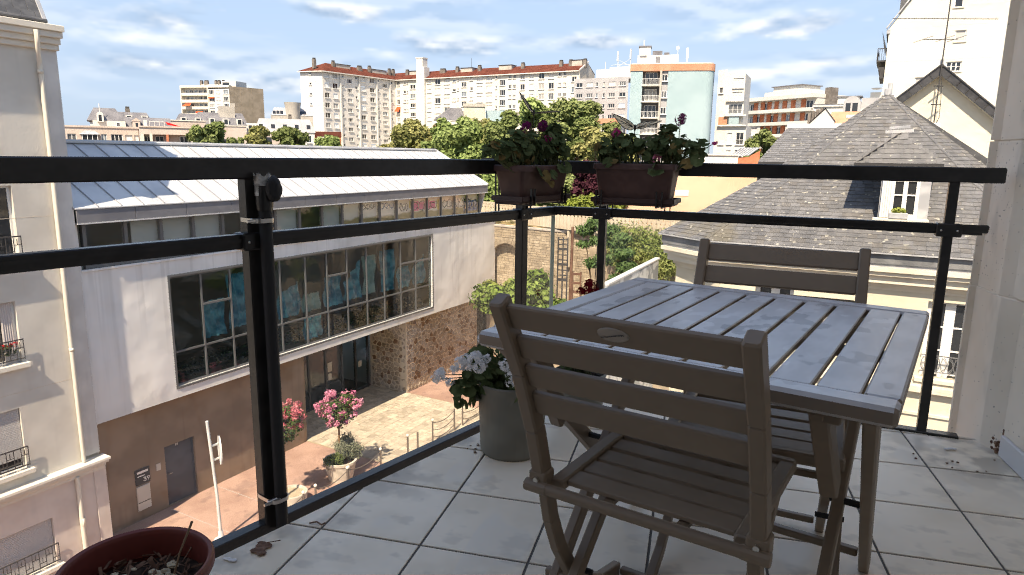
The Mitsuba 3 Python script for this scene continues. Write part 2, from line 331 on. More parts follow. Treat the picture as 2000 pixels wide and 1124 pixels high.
for a, b, d in ((CR - dL * 3.15, LP - dL * .03, dL), (LP + dL * .03, CR - dL * .29, dL), (CR - dL * .235, CR - dL * .012, dL), (CR + dR * .012, CR + dR * .24, dR), (CR + dR * .285, RP - dR * .025, dR), (RP + dR * .022, REND - dR * .03, dR)):
    zb, zt = (-.082, .850) if d is dL else (.008, .852)
    v = np.array([p3(a, zb), p3(b, zb), p3(b, zt), p3(a, zt)])
    part(RL, 'glass_pane', (v, np.array([[0, 1, 2, 3]])), 'm_pane')
part(RL, 'pane_edge', bar(p3(CR + (nL + nR) * .004, -.05), p3(CR + (nL + nR) * .004, .850), .019, .005, 0, up=p3(nL + nR, 0)), 'm_glass_edge', label='pale greenish joint where the two corner panes meet')

# ---- black pipe strapped to the left post
PQ = LP + nL * .052 + dL * .020
PH = thing('parasol_pipe', 'black plastic pipe strapped to the railing post with hose clamps', 'pipe')
part(PH, 'pipe', tube([p3(PQ, -.115), p3(PQ, .2), p3(PQ, .6), p3(PQ, .99)], .0195, 20), 'm_dark_rubber', True)
part(PH, 'sleeve', lathe([(.0, .965), (.0235, .965), (.026, .985), (.026, 1.045), (.022, 1.056), (.0, 1.058)], 20, p3(PQ, 0)), 'm_black_metal', 40)
mm = trimesh.creation.icosphere(3, 1.0); v = np.array(mm.vertices)
nz = meshkit.fbm(v * 1.6 + 4, 3, 2)[:, None]
v = v * (0.78 + 0.44 * nz) * [.023, .024, .040]
part(PH, 'cap', (v + p3(PQ + dR * .030 + nL * .012, 1.030), mm.faces), 'm_dark_rubber', 50, label='crumpled black bag hooked over the top of the pipe')
ww = M(); ang = np.linspace(-2.6, .5, 18)
for k in range(17):
    for zz0, zz1, in ((1.04, 1.074),):
        pts = [p3(PQ + (math.cos(t) * nL + math.sin(t) * dL) * .0275, z) for t in (ang[k], ang[k + 1]) for z in (zz0 - .03 * (k > 3) * (k < 8), zz1 + .006 * math.sin(k))]
        ww.add(np.array([pts[0], pts[2], pts[3], pts[1]]), np.array([[0, 1, 2, 3]]))
part(PH, 'tape', ww.get(), 'm_silver_tape', label='torn silver tape round the pipe top')
def clamp(z, name):
    ring = []
    for t in np.linspace(0, 2 * np.pi, 28, endpoint=False):
        q = (LP + nL * .026 + dL * .008) + nL * .055 * np.sign(math.cos(t)) * abs(math.cos(t)) ** .55 + dL * .034 * np.sign(math.sin(t)) * abs(math.sin(t)) ** .55
        ring.append(q)
    b = M()
    for i in range(28):
        q0, q1 = ring[i], ring[(i + 1) % 28]
        b.mesh(bar(p3(q0, z), p3(q1, z), .0012, .013))
    k = part(PH, 'hose_clamp', b.get(), 'm_steel')
    part(k, 'clamp_screw', cat(bar(p3(LP + nL * .06 - dL * .034, z), p3(LP + nL * .06 + dL * .0, z), .012, .016, .002), tube([p3(LP + nL * .065 - dL * .05, z), p3(LP + nL * .065 + dL * .01, z)], .005, 8)), 'm_steel')
clamp(.935, 'a'); clamp(.012, 'b')

# ---- window boxes with geraniums
LEAF = None
def leaf_mesh(r=1.0, seed=0):
    """a geranium leaf: round, scalloped, cupped, with a notch at the stalk"""
    g = random.Random(seed); n = 22; V = [(0, -.12 * r, -.05 * r)]
    for ring, rr in ((1, .5), (2, 1.0)):
        for i in range(n):
            a = -math.pi / 2 + .28 + (2 * math.pi - .56) * i / (n - 1)
            s = rr * r * (1 + (.07 * math.cos(i * 2 * math.pi / 3.0) if ring == 2 else 0))
            z = .10 * rr * rr * r + .05 * r * math.sin(a * 3 + seed) * rr + g.uniform(-.03, .03) * r * rr
            V.append((s * math.cos(a), s * math.sin(a), z))
    F = []
    for i in range(n - 1):
        F += [[0, 1 + i, 2 + i], [1 + i, 1 + n + i, 2 + n + i], [1 + i, 2 + n + i, 2 + i]]
    return (np.array(V), np.array(F))
LEAVES = [shape(leaf_mesh(1, k), 'm_ger_leaf', True) for k in range(4)]
LEAVES_DRY = [shape(leaf_mesh(1, k + 9), 'm_ger_leaf_dry', True) for k in range(2)]
def rand_rot(g, tilt=1.0, toward=None):
    z = np.array([g.gauss(0, 1), g.gauss(0, 1), abs(g.gauss(0, 1)) * tilt + .2]) if toward is None else np.asarray(toward, float) + np.array([g.gauss(0, .35) for _ in range(3)])
    z /= np.linalg.norm(z); x = np.cross(z, [g.gauss(0, 1) for _ in range(3)]); x /= np.linalg.norm(x)
    return x, np.cross(z, x), z
def put_leaf(parent, c, s, g, dry=False, toward=None):
    x, y, z = rand_rot(g, 1.0, toward)
    return put(parent, 'leaf', g.choice(LEAVES_DRY if dry else LEAVES), mat4(np.array(x) * s, np.array(y) * s, np.array(z) * s, c))
def flower_head(parent, c, r, m, g, n=26, name='flower_head'):
    b = M()
    for k in range(n):
        d = np.array([g.gauss(0, 1), g.gauss(0, 1), g.gauss(0, 1) + .25]); d /= np.linalg.norm(d)
        o = c + d * r * g.uniform(.55, 1)
        _, x, y = frame_of(d)
        for q in range(5):
            a = q * 2 * math.pi / 5 + k; u = math.cos(a) * x + math.sin(a) * y; w = np.cross(d, u); s = r * .42
            b.add(np.array([o, o + u * s * .6 + w * s * .34 + d * s * .1, o + u * s + d * s * .02, o + u * s * .6 - w * s * .34 + d * s * .1]), np.array([[0, 1, 2, 3]]))
    return part(parent, name, b.get(), m)
def window_box(A, length, depth, z0, z1, label_box, label_tray):
    """A: local frame; box from x 0..length, y 0..depth"""
    t = thing('planter_box', label_box, 'planter', 'planter boxes on the railing')
    L, D, H = length, depth, z1 - z0; i = .022
    b = M()
    out0 = [(i, i), (L - i, i), (L - i, D - i), (i, D - i)]
    def ring(e, z, rr):
        P = Polygon([(i * e, i * e), (L - i * e, i * e), (L - i * e, D - i * e), (i * e, D - i * e)]).buffer(-rr, join_style=2).buffer(rr, quad_segs=3)
        q = np.array(P.exterior.coords)[:-1]; return np.c_[q, np.full(len(q), z)]
    rings = [ring(1.0, z0, .018), ring(.25, z1 - .026, .018), ring(-.12, z1 - .026, .02), ring(-.12, z1 - .004, .02), ring(.0, z1, .02), ring(.45, z1, .016), ring(.6, z1 - .03, .016), ring(.9, z0 + .05, .016)]
    n = min(len(r) for r in rings); V = np.vstack([r[:n] for r in rings]); F = []
    for k in range(len(rings) - 1):
        for j in range(n):
            F.append([k * n + j, (k + 1) * n + j, (k + 1) * n + (j + 1) % n, k * n + (j + 1) % n])
    part(t, 'box', (V, np.array(F)), 'm_planter', 35, A=A)
    part(t, 'soil', box(i, L - i, i, D - i, z1 - .05, z1 - .028), 'm_soil', A=A)
    s = solo('planter_tray', cat(cbox(.004, L - .004, .004, D - .004, z0 - .030, z0 - .003, .006), bar((-.002, -.001, z0 - .007), (L + .002, -.001, z0 - .007), .008, .020), bar((-.002, D + .001, z0 - .007), (L + .002, D + .001, z0 - .007), .008, .020), bar((-.002, -.001, z0 - .007), (-.002, D + .001, z0 - .007), .008, .020), bar((L + .002, -.001, z0 - .007), (L + .002, D + .001, z0 - .007), .008, .020)), 'm_tray', label_tray, 'tray', 'trays under the planter boxes', A=A)
    return t
def hooks(A, xs, depth, z0, label):
    t = thing('planter_bracket', label, 'bracket', 'brackets that hang the planter boxes')
    for x in xs:
        for o in (-.012, .012):
            part(t, 'hook', cat(bar((x + o, depth + .021, z0 - .07), (x + o, depth + .021, 1.124), .006, .005), bar((x + o, -.012, z0 - .034), (x + o, depth + .021, z0 - .034), .006, .006), bar((x + o, -.010, z0 - .036), (x + o, -.010, z0 + .036), .009, .006), bar((x + o, depth + .018, 1.126), (x + o, depth + .10, 1.126), .006, .005)), 'm_black_metal', A=A)
azL, azR = 22.73, 99.18
# box 1: runs along the left railing (local x along the rail, local y away from the balcony)
A1 = az_frame(p3(np.array([-.693, 2.808]), 0), azL)
A2 = az_frame(p3(np.array([-.447, 3.135]), 0), azR)
PB1 = window_box(A1, .365, .165, .966, 1.100, 'brown plastic planter box turned end-on at the railing corner', 'brown tray under the planter box at the railing corner')
PB2 = window_box(A2, .368, .165, .956, 1.112, 'brown plastic planter box seen full length beside the corner', 'brown tray under the full-length planter box')
hooks(A1, (.06, .30), .165, .966, 'black hooks hanging the end-on planter box from the rail')
hooks(A2, (.035, .31), .165, .956, 'black hooks hanging the full-length planter box from the rail')
def geranium(A, label, spots, flowers, nleaf, seed, hang=()):
    g = random.Random(seed)
    t = thing('geranium_plant', label, 'plant')
    def w(q): return A[:3, :3] @ np.array(q, float) + A[:3, 3]
    st = M()
    cs = []
    for (x, y, z, r, n) in spots:
        for k in range(int(n * 1.25)):
            d = np.array([g.gauss(0, 1), g.gauss(0, 1), g.gauss(0, .8)]); d /= np.linalg.norm(d) + 1e-9
            c = np.array([x, y, z]) + d * r * g.uniform(.45, 1.0) * [1, .8, .85]
            cs.append(c)
            put_leaf(t, w(c), g.uniform(.014, .027), g, g.random() < .10, toward=A[:3, :3] @ (d * .8 + np.array([0, -.35, .75])))
            if k % 2 == 0:
                b = np.array([min(max(x + g.uniform(-.05, .05), .02), .34), .08 + g.uniform(-.04, .04), 1.06])
                m_ = (b + c) / 2 + [g.uniform(-.02, .02), g.uniform(-.02, .02), .02]
                st.mesh(tube([w(b), w(m_), w(c)], [.003, .0024, .0015], 5))
    for (x, y, z, r, m) in flowers:
        b = np.array([min(max(x, .02), .34), .08, 1.06]); c = np.array([x, y, z])
        st.mesh(tube([w(b), w((b + c) / 2 + [.01, 0, .02]), w(c)], [.0028, .002, .0016], 5))
        flower_head(t, w(c), r, m, g, 20)
    for (x, y, z, s, dry) in hang: put_leaf(t, w((x, y, z)), s, g, dry, toward=A[:3, :3] @ np.array([0, -1, .2]))
    part(t, 'stem', st.get(), 'm_stem', True, kind='stuff')
    return t
geranium(A1, 'geranium with dark purple blooms in the end-on corner planter', [(.02, .09, 1.155, .08, 40), (.12, .07, 1.17, .09, 44), (.25, .08, 1.19, .105, 56), (.35, .07, 1.19, .09, 44), (-.07, .10, 1.16, .06, 18), (.33, .07, 1.255, .06, 20), (.07, .09, 1.215, .05, 14)],
    [(.14, .09, 1.268, .026, 'm_petal_purple'), (.235, .07, 1.272, .030, 'm_petal_purple'), (.225, .03, 1.215, .020, 'm_petal_pink'), (.12, .10, 1.245, .018, 'm_petal_purple')], 1, 3,
    [(.10, -.012, 1.075, .026, 0), (.14, -.02, 1.055, .028, 1), (.17, -.02, 1.03, .030, 1), (.11, -.02, 1.05, .02, 1), (.20, -.018, 1.06, .025, 0), (.31, -.012, 1.09, .03, 0), (.26, -.014, 1.085, .026, 0)])
geranium(A2, 'geranium with trailing stems and magenta blooms in the full-length planter', [(.05, .07, 1.17, .07, 34), (.15, .07, 1.19, .07, 34), (.25, .07, 1.185, .085, 46), (.34, .06, 1.19, .085, 44), (.44, .06, 1.18, .055, 24), (.31, .06, 1.258, .04, 14), (.10, .07, 1.215, .045, 14)],
    [(.085, .06, 1.245, .024, 'm_petal_pink'), (.37, .06, 1.305, .030, 'm_petal_purple'), (.52, .06, 1.205, .014, 'm_petal_pink'), (.285, .01, 1.135, .022, 'm_petal_rose')], 1, 5,
    [(.29, -.012, 1.08, .036, 0), (.28, -.02, 1.10, .028, 0), (.07, -.008, 1.115, .024, 0), (.42, .0, 1.115, .028, 1), (.10, -.01, 1.12, .02, 1), (.46, .01, 1.13, .03, 0)])
def butterfly(A, base, c, wings, label):
    t = thing('butterfly_stake', label, 'garden ornament')
    w = lambda q: A[:3, :3] @ np.array(q, float) + A[:3, 3]
    part(t, 'stake', tube([w(base), w((np.array(base) + c) / 2 + [.003, 0, 0]), w(c)], .0016, 6), 'm_wire', True)
    d, _, _ = frame_of(np.array(c) - base)
    part(t, 'body', tube([w(np.array(c) + [0, 0, q]) for q in (-.014, -.004, .008, .018)], [.002, .005, .0055, .002], 8), 'm_wire', True)
    for tip, wd, nrm in wings:
        tip = np.array(tip, float); c0 = np.array(c, float); ax = tip - c0; L = np.linalg.norm(ax); ax /= L
        sd = np.cross(ax, nrm); sd /= np.linalg.norm(sd)
        out = []
        for k in range(25):
            f = k / 24 * 2; u = f if f <= 1 else 2 - f; s = 1 if f <= 1 else -1
            out.append(c0 + ax * L * u + sd * s * wd * math.sin(math.pi * min(1, u ** .62 * 1.0)) * (.95 if s > 0 else .55))
        out = np.array(out); wk = part(t, 'wing', (np.array([w(c0 + ax * L * .5)] + [w(q) for q in out]), np.array([[0, i + 1, i + 2] for i in range(24)])), 'm_wing')
        vm = M(); vm.mesh(tube([w(q) for q in out], .0016, 5))
        for q in (.30, .45, .6, .75, .88):
            vm.mesh(tube([w(c0 + ax * L * .08), w(c0 + ax * L * q * .6 + sd * wd * .2), w(out[int(24 * q * .5)])], .0008, 4)); vm.mesh(tube([w(c0 + ax * L * .1), w(out[24 - int(24 * q * .5)])], .0008, 4))
        part(wk, 'veins', vm.get(), 'm_wire')
butterfly(A1, (.18, .085, 1.05), (.186, .085, 1.325), [((.075, .085, 1.408), .009, (.5, .7, .5)), ((.40, .085, 1.345), .020, (0, .22, 1))], 'wire butterfly on a tall stake in the corner planter')
butterfly(A2, (.155, .08, 1.06), (.165, .08, 1.268), [((.055, .08, 1.335), .026, (-.2, .96, .25)), ((.285, .08, 1.300), .024, (.1, .6, .8))], 'translucent winged butterfly low in the full-length planter')

# ---- pots on the floor
def pot(prof, c, m, label, n=40, cat_='pot'):
    t = thing('flower_pot', label, cat_); part(t, 'body', lathe(prof, n, c), m, 40); return t
gp = (-.632, 2.445)
P1 = pot([(0, .0012), (.118, .0012), (.124, .012), (.134, .27), (.138, .285), (.132, .29), (.126, .285), (.120, .22)], (*gp, 0), 'm_greypot', 'grey-green plastic pot with lug handles holding white geraniums')
part(P1, 'soil', lathe([(0, .262), (.126, .258)], 24, (*gp, 0)), 'm_soil')
for a in (197, 17):
    u = np.array([math.cos(math.radians(a)), math.sin(math.radians(a))]); v = np.array([-u[1], u[0]])
    part(P1, 'handle', tube([p3(np.array(gp) + u * .130 + v * q, .222 + .022 * (1 - (q / .042) ** 2)) + p3(u * .022 * (1 - (q / .042) ** 2), 0) for q in np.linspace(-.042, .042, 11)], .010, 8), 'm_greypot', True)
P2 = pot([(0, .0012), (.095, .0012), (.10, .01), (.112, .20), (.118, .215), (.110, .22), (.104, .17)], (-.43, 2.84, 0), 'm_greypot', 'beige round pot on the floor beyond the table, dark red geranium in it')
part(P2, 'soil', lathe([(0, .19), (.105, .185)], 24, (-.43, 2.84, 0)), 'm_soil')
def bushy(label, spots, flowers, seed, ground):
    g = random.Random(seed); t = thing('geranium_plant', label, 'plant'); st = M(); gx, gy, gz = ground
    for (x, y, z, r, n) in spots:
        for k in range(n):
            d = np.array([g.gauss(0, 1), g.gauss(0, 1), g.gauss(0, .9)]); d /= np.linalg.norm(d)
            c = np.array([x, y, z]) + d * r * g.uniform(.5, 1)
            put_leaf(t, c, g.uniform(.018, .031), g, False, toward=d * .8 + np.array([.1, -.4, .7]))
            if k % 3 == 0: st.mesh(tube([(gx + g.uniform(-.05, .05), gy + g.uniform(-.05, .05), gz), (np.array([gx, gy, gz]) + c) / 2 + [0, 0, .02], c], [.004, .003, .002], 5))
    for (x, y, z, r, m, n) in flowers:
        st.mesh(tube([(gx, gy, gz), ((gx + x) / 2, (gy + y) / 2, (gz + z) / 2 + .03), (x, y, z)], [.003, .0025, .002], 5))
        flower_head(t, np.array([x, y, z]), r, m, g, n)
    part(t, 'stem', st.get(), 'm_stem', True, kind='stuff'); return t
wf = [(-.885, 2.33, .318, .030, 26), (-.905, 2.325, .300, .020, 14), (-.845, 2.32, .300, .022, 16), (-.80, 2.32, .372, .030, 26), (-.825, 2.31, .355, .022, 16), (-.775, 2.30, .395, .026, 22), (-.735, 2.28, .412, .030, 26), (-.71, 2.275, .385, .028, 24), (-.69, 2.28, .415, .020, 14), (-.745, 2.28, .375, .020, 14), (-.62, 2.28, .395, .024, 18), (-.595, 2.27, .37, .02, 14), (-.66, 2.38, .505, .030, 26), (-.69, 2.37, .49, .022, 16), (-.63, 2.37, .52, .026, 20), (-.73, 2.35, .47, .020, 14), (-.60, 2.28, .33, .018, 12)]
bushy('white geranium spilling over the grey-green pot', [(-.63, 2.43, .34, .10, 54), (-.72, 2.39, .32, .085, 36), (-.79, 2.35, .255, .06, 24), (-.60, 2.40, .42, .09, 36), (-.74, 2.36, .40, .05, 14), (-.56, 2.36, .32, .07, 20)],
      [(x, y, z, r, 'm_petal_white', n) for x, y, z, r, n in wf], 21, (*gp, .25))
bushy('tall geranium with dark red heads behind the table', [(-.43, 2.83, .30, .10, 40), (-.42, 2.82, .46, .06, 16)], [(-.405, 2.86, .585, .040, 'm_petal_darkred', 40), (-.44, 2.86, .57, .022, 'm_petal_darkred', 20), (-.64, 2.9, .545, .016, 'm_petal_darkred', 14)], 22, (-.43, 2.84, .18))
rp = np.array([-1.078, 1.045])
P3 = pot([(0, .0012), (.110, .0012), (.116, .01), (.140, .262), (.148, .264), (.152, .272), (.152, .286), (.147, .293), (.140, .290), (.135, .28), (.132, .230)], (*rp, 0), 'm_redpot', 'dark red plastic pot of dry soil and dead stalks at the floor edge', 56)
part(P3, 'soil', (lambda n_: (lambda v, f: (np.c_[v[:, :2], v[:, 2] + meshkit.fbm(v * 28, 3, 4) * .028 - .012], f))(*lathe([(0.001, .222)] + [(.133 * q / 10, .222) for q in range(1, 11)], 48, (*rp, 0))))(0), 'm_soil', True)
def crumple(c, s, seed, flat=.5):
    g = np.random.default_rng(seed); m_ = trimesh.creation.icosphere(2, 1.0); v = np.array(m_.vertices)
    v = v * (.45 + .9 * meshkit.fbm(v * 2.1 + seed, 3, seed))[:, None] * [1, g.uniform(.5, .9), flat]
    return (v * s + np.asarray(c), m_.faces)
lit = M()
for k in range(170):
    a, q = rng.uniform(0, 2 * np.pi), .126 * math.sqrt(rng.uniform(0, 1)); c = np.array([rp[0] + q * math.cos(a), rp[1] + q * math.sin(a), .228 + rng.uniform(0, .02)])
    d = rng.normal(size=3) * [1, 1, .5]; d /= np.linalg.norm(d)
    lit.mesh(bar(c - d * rng.uniform(.006, .02), c + d * rng.uniform(.006, .02), rng.uniform(.002, .008), .0012, up=rng.normal(size=3)))
part(P3, 'litter', lit.get(), 'm_dry_dark', kind='stuff')
lf = M()
for k in range(16):
    c = np.array([rp[0] + (.015 if k < 10 else -.045) + rng.normal() * .018, rp[1] + (.045 if k < 10 else -.01) + rng.normal() * .014, .243 + rng.uniform(-.004, .012)])
    lf.mesh(crumple(c, rng.uniform(.007, .014), k))
part(P3, 'dead_leaf', lf.get(), 'm_dry', kind='stuff', label='pale curled dead leaves on the dry soil')
part(P3, 'stalk', tube([(rp[0] + .045, rp[1] + .045, .225), (rp[0] + .055, rp[1] + .065, .29), (rp[0] + .062, rp[1] + .10, .345)], [.0022, .002, .0028], 6), 'm_twig', True, label='single dead stalk rising out of the pot')

# ---- bits on the floor
solo('dead_leaf', cat(*[crumple((-1.162 + rng.normal() * .014, 1.572 + rng.normal() * .014, .005), .016, 40 + k, .22) for k in range(8)], tube([(-1.15, 1.585, .012), (-1.12, 1.61, .01)], .0015, 5)), 'm_dry_dark', 'crumpled dry leaf lying on the tiles near the floor edge', 'dead leaf')
solo('droppings', cat(*[crumple((-1.206 + rng.normal() * .010, 1.492 + rng.normal() * .006, .0035), .009, 60 + k, .25) for k in range(5)]), 'm_skirting', 'whitish crusted spot on the tiles beside the red pot', 'stain')
solo('twig', tube([(-1.095, 1.725, .005), (-1.075, 1.735, .008), (-1.055, 1.728, .005), (-1.045, 1.735, .009)], .0026, 6), 'm_dry_dark', 'little dark twig on a tile joint at the floor edge', 'twig')
solo('fluff', cat(*[crumple((1.057 + rng.normal() * .012, 2.932 + rng.normal() * .006, .006), .010, 80 + k, .35) for k in range(6)]), 'm_skirting', 'pale tuft of fluff on the tiles by the end wall', 'fluff')
solo('plant_crumbs', cat(*[crumple((1.0 + rng.uniform(-.1, .22), 2.72 + rng.uniform(-.03, .16), .003), rng.uniform(.003, .006), 90 + k, .5) for k in range(9)], *[crumple((-.80 + rng.uniform(-.03, .08), 2.43 + rng.uniform(-.08, .06), .002), rng.uniform(.003, .009), 120 + k, .3) for k in range(14)]), 'm_dry_dark', 'dark crumbs scattered on the floor tiles', 'debris', kind='stuff')

# ---- table
ta = math.radians(19.0); TT = np.array([math.sin(ta), math.cos(ta), 0]); TPv = np.array([math.cos(ta), -math.sin(ta), 0])
AT = mat4(TPv, TT, (0, 0, 1), (0, 0, 0))           # local x = P, local y = T
t0, t1, q0, q1, ZT = 1.200, 2.085, -.892, -.055, .750
TB = thing('garden_table', 'square slatted taupe metal folding table with dried water marks', 'table')
fr = .058
def tpart(name, m, mt='m_taupe', parent=None, **k): return part(parent or TB, name, m, mt, A=AT, **k)
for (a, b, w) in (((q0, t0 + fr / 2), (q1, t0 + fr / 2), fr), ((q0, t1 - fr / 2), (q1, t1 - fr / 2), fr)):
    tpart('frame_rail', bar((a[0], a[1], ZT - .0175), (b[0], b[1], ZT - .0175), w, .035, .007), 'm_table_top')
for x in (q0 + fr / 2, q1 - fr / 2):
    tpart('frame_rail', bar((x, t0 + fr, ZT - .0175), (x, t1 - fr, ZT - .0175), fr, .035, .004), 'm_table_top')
ns = 9; wid = (q1 - q0 - 2 * fr); pitch = wid / ns
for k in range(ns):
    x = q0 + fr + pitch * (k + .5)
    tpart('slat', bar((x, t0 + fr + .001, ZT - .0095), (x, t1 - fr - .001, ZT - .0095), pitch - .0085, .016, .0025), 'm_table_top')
for x in (q0 + .10, q1 - .10): tpart('cross_rail', bar((x - 0, t0 + .03, ZT - .048), (x, t1 - .03, ZT - .048), .03, .022, .003))
tpart('cross_rail', bar((q0 + .05, (t0 + t1) / 2, ZT - .030), (q1 - .05, (t0 + t1) / 2, ZT - .030), .04, .020, .003))
for s, x in ((1, q1 - .085), (-1, q0 + .085)):
    tpart('leg', bar((x + s * .045, t0 + .05, ZT - .03), (x + s * .01, t1 - .06, .0012), .026, .042, .004, up=(0, 1, 0)))
    tpart('leg', bar((x - s * .034, t1 - .09, ZT - .03), (x - s * .034, t0 + .11, .0012), .026, .042, .004, up=(0, 1, 0)))
    tpart('leg_bolt', tube([(x + s * .018, (t0 + t1) / 2, .365), (x - s * .052, (t0 + t1) / 2, .365)], .008, 10), 'm_dark_rubber')
    tpart('leg_brace', bar((x - s * .038, t0 + .05, ZT - .03), (x - s * .025, t0 + .20, .50), .034, .05, .004, up=(0, 1, 0)))
for y, z in ((t1 - .14, .085), (t0 + .185, .085)): tpart('stretcher', bar((q0 + .09, y, z), (q1 - .09, y, z), .022, .022, .003))

# ---- folding chairs
def chair(A, label):
    t = thing('folding_chair', label, 'chair', 'taupe folding chairs at the table')
    def cp(name, m, mt='m_taupe', sm=False, lab=None, parent=None): return part(parent or t, name, m, mt, sm, lab, A=A)
    Hs, top, rec = .445, .880, -.180
    def back(z): f = (z - Hs) / (top - Hs); return rec * f - .018 * math.sin(math.pi * f) * -1
    for s in (-1, 1):
        xs = s * .230
        pts = [(xs, back(top), top), (xs, back(.72), .72), (xs, back(.58), .58), (xs, back(Hs), Hs)]
        m_ = M()
        for a, b in zip(pts, pts[1:]): m_.mesh(bar(a, b, .030, .040, .004, up=(0, 1, 0)))
        cp('back_post', m_.get())
        cv = [(xs * .97, .0, Hs - .012), (xs * .97, .022, .35), (xs * .97, .062, .26), (xs * .97, .125, .165), (xs * .97, .20, .092), (xs * .97, .29, .042), (xs * .97, .40, .016)]
        m_ = M()
        for a, b in zip(cv, cv[1:]): m_.mesh(bar(a, np.array(b) + (np.array(b) - a) * .04, .024, .036, .003, up=(0, 1, 0)))
        cp('curved_leg', m_.get())
        xl = s * .186
        lg = cp('straight_leg', bar((xl, .35, Hs - .03), (xl, -.125, .0012), .024, .036, .003, up=(0, 1, 0)))
        cp('pivot_bolt', tube([(xs * .97 + s * .016, .128, .172), (xl - s * .02, .128, .172)], .0075, 10), 'm_dark_rubber', parent=lg)
        hg = cp('hinge', cat(cbox(xs - .021, xs + .021, back(Hs) - .030, back(Hs) + .012, Hs - .012, Hs + .030, .004), tube([(xs - .026, -.030, Hs - .004), (xs + .026, -.030, Hs - .004)], .014, 12)))
        cp('rivet', tube([(xs, -.036, Hs + .012), (xs, -.026, Hs + .012)], .006, 10), 'm_steel', parent=hg)
        cp('seat_rail', bar((s * .198, .0, Hs - .004), (s * .198, .385, Hs - .004), .034, .026, .004))
    cp('seat_frame', cat(tube([(-.240, -.030, Hs - .004), (.240, -.030, Hs - .004)], .0125, 12)), sm=40)
    cp('seat_frame', bar((-.215, .395, Hs - .004), (.215, .395, Hs - .004), .026, .030, .005))
    n = 5; y0_, y1_ = .010, .378; p_ = (y1_ - y0_) / n
    for k in range(n):
        y = y0_ + p_ * (k + .5); dz = -.006 * math.sin(math.pi * (k + .5) / n)
        cp('seat_slat', bar((-.1805, y, Hs + dz), (.1805, y, Hs + dz), p_ - .014, .012, .0025))
    cp('seat_batten', bar((-.08, .01, Hs - .016), (-.08, .385, Hs - .016), .022, .010)); cp('seat_batten', bar((.08, .01, Hs - .016), (.08, .385, Hs - .016), .022, .010))
    edges = [(.874, .818), (.808, .752), (.742, .686), (.676, .620)]
    for k, (za, zb) in enumerate(edges):
        sl = cp('back_slat', bar((-.2148, (back(za) + back(zb)) / 2, (za + zb) / 2), (.2148, (back(za) + back(zb)) / 2, (za + zb) / 2), .014, za - zb, .003, up=(0, (back(za) - back(zb)) / (za - zb), 1)))
        if k == 0:
            zc = .844; d = np.array([0, back(.874) - back(.8165), .0575]); d /= np.linalg.norm(d)
            o = np.array([-.003, back(zc) - .0085, zc]); nn = np.array([0, -d[2], d[1]])
            el = [o + np.array([1, 0, 0]) * .030 * math.cos(q) + d * .0155 * math.sin(q) for q in np.linspace(0, 2 * np.pi, 28, endpoint=False)]
            V = el + [o * 0 + q + nn * .0025 - (q - o) * .06 for q in el] + [o + nn * .0045]
            F = [[i, (i + 1) % 28, 28 + (i + 1) % 28] for i in range(28)] + [[i, 28 + (i + 1) % 28, 28 + i] for i in range(28)] + [[28 + i, 28 + (i + 1) % 28, 56] for i in range(28)]
            em = cp('emblem', (np.array(V), np.array(F)), 'm_emblem', 30, parent=sl)
            crv = [o + nn * .0046 + np.array([1, 0, 0]) * .026 * q + d * (.006 * math.sin(q * 1.5) ) for q in np.linspace(-.85, .85, 9)]
            scene[em]['bsdf'] = {'type': 'ref', 'id': 'm_emblem'}
            part(sl, 'emblem_line', tf(tube(crv, .0009, 5), A), 'm_wire')
    for y, z in ((.395, .020), (-.105, .035)): cp('stretcher', bar((-.205 if y > 0 else -.168, y, z), (.205 if y > 0 else .168, y, z), .020, .020, .003))
    cp('stretcher', bar((-.168, .26, .345), (.168, .26, .345), .018, .018, .003))
    return t
def chair_frame(o, az):
    a = math.radians(az); f = np.array([math.sin(a), math.cos(a), 0]); r = np.array([math.cos(a), -math.sin(a), 0]); return mat4(r, f, (0, 0, 1), o)
chair(chair_frame((-.060, 1.286, 0), 18.5), 'taupe slatted folding chair in front, back to the viewer, oval badge on top slat')
chair(chair_frame((.2425, 2.060, 0), 190.5), 'taupe slatted folding chair pushed in at the far side of the table')
# ================================================================== STREET AND THE BUILDINGS ACROSS IT
mat('m_ground', dif(mottled((0.16, 0.15, 0.135), (0.22, 0.21, 0.19), 0.05)))
def _pinkpave(p, n, uv):
    t = fbm(p.x * 1.2, p.y * 1.2, 0, 4); f = noise(p.x * 60, p.y * 60)
    c = mix((0.32, 0.21, 0.165), (0.39, 0.265, 0.21), smoothstep(0.3, 0.7, t))
    c = mi.Color3f(c) * (0.9 + 0.2 * f)
    return mix(c, (0.2, 0.14, 0.12), smoothstep(0.62, 0.8, fbm(p.x * 2.3 + 9, p.y * 2.3, 4.0, 4)) * 0.5)
mat('m_pink_pavement', dif(proc(_pinkpave)))
mat('m_asphalt', dif(mottled((0.055, 0.053, 0.052), (0.085, 0.082, 0.08), 3)))
mat('m_kerb', pr((0.36, 0.34, 0.31), 0.85))
structure('ground', (np.array([[-4000, -4000, ZS - .16], [4000, -4000, ZS - .16], [4000, 4000, ZS - .16], [-4000, 4000, ZS - .16]], float), np.array([[0, 1, 2, 3]])), 'm_ground')
def sbar(s0, s1, n0, n1, z0, z1): return tf(box(s0, s1, -n1, -n0, z0, z1), STREET)
structure('road', sbar(-60, 33.2, -13.3, -4.0, ZS - .156, ZS - .13), 'm_asphalt')
PV = structure('pavement', sbar(-60, 33.2, -22.3, -13.5, ZS - .15, ZS), 'm_pink_pavement')
for k in range(16): part(PV, 'kerb', tf(cbox(-2 + k * 2.0 + .006, k * 2.0 - .006, 13.3, 13.498, ZS - .15, ZS + .004, .012), STREET), 'm_kerb')
structure('near_pavement', sbar(-60, 33, -4.0, .6, ZS - .15, ZS), 'm_pink_pavement')
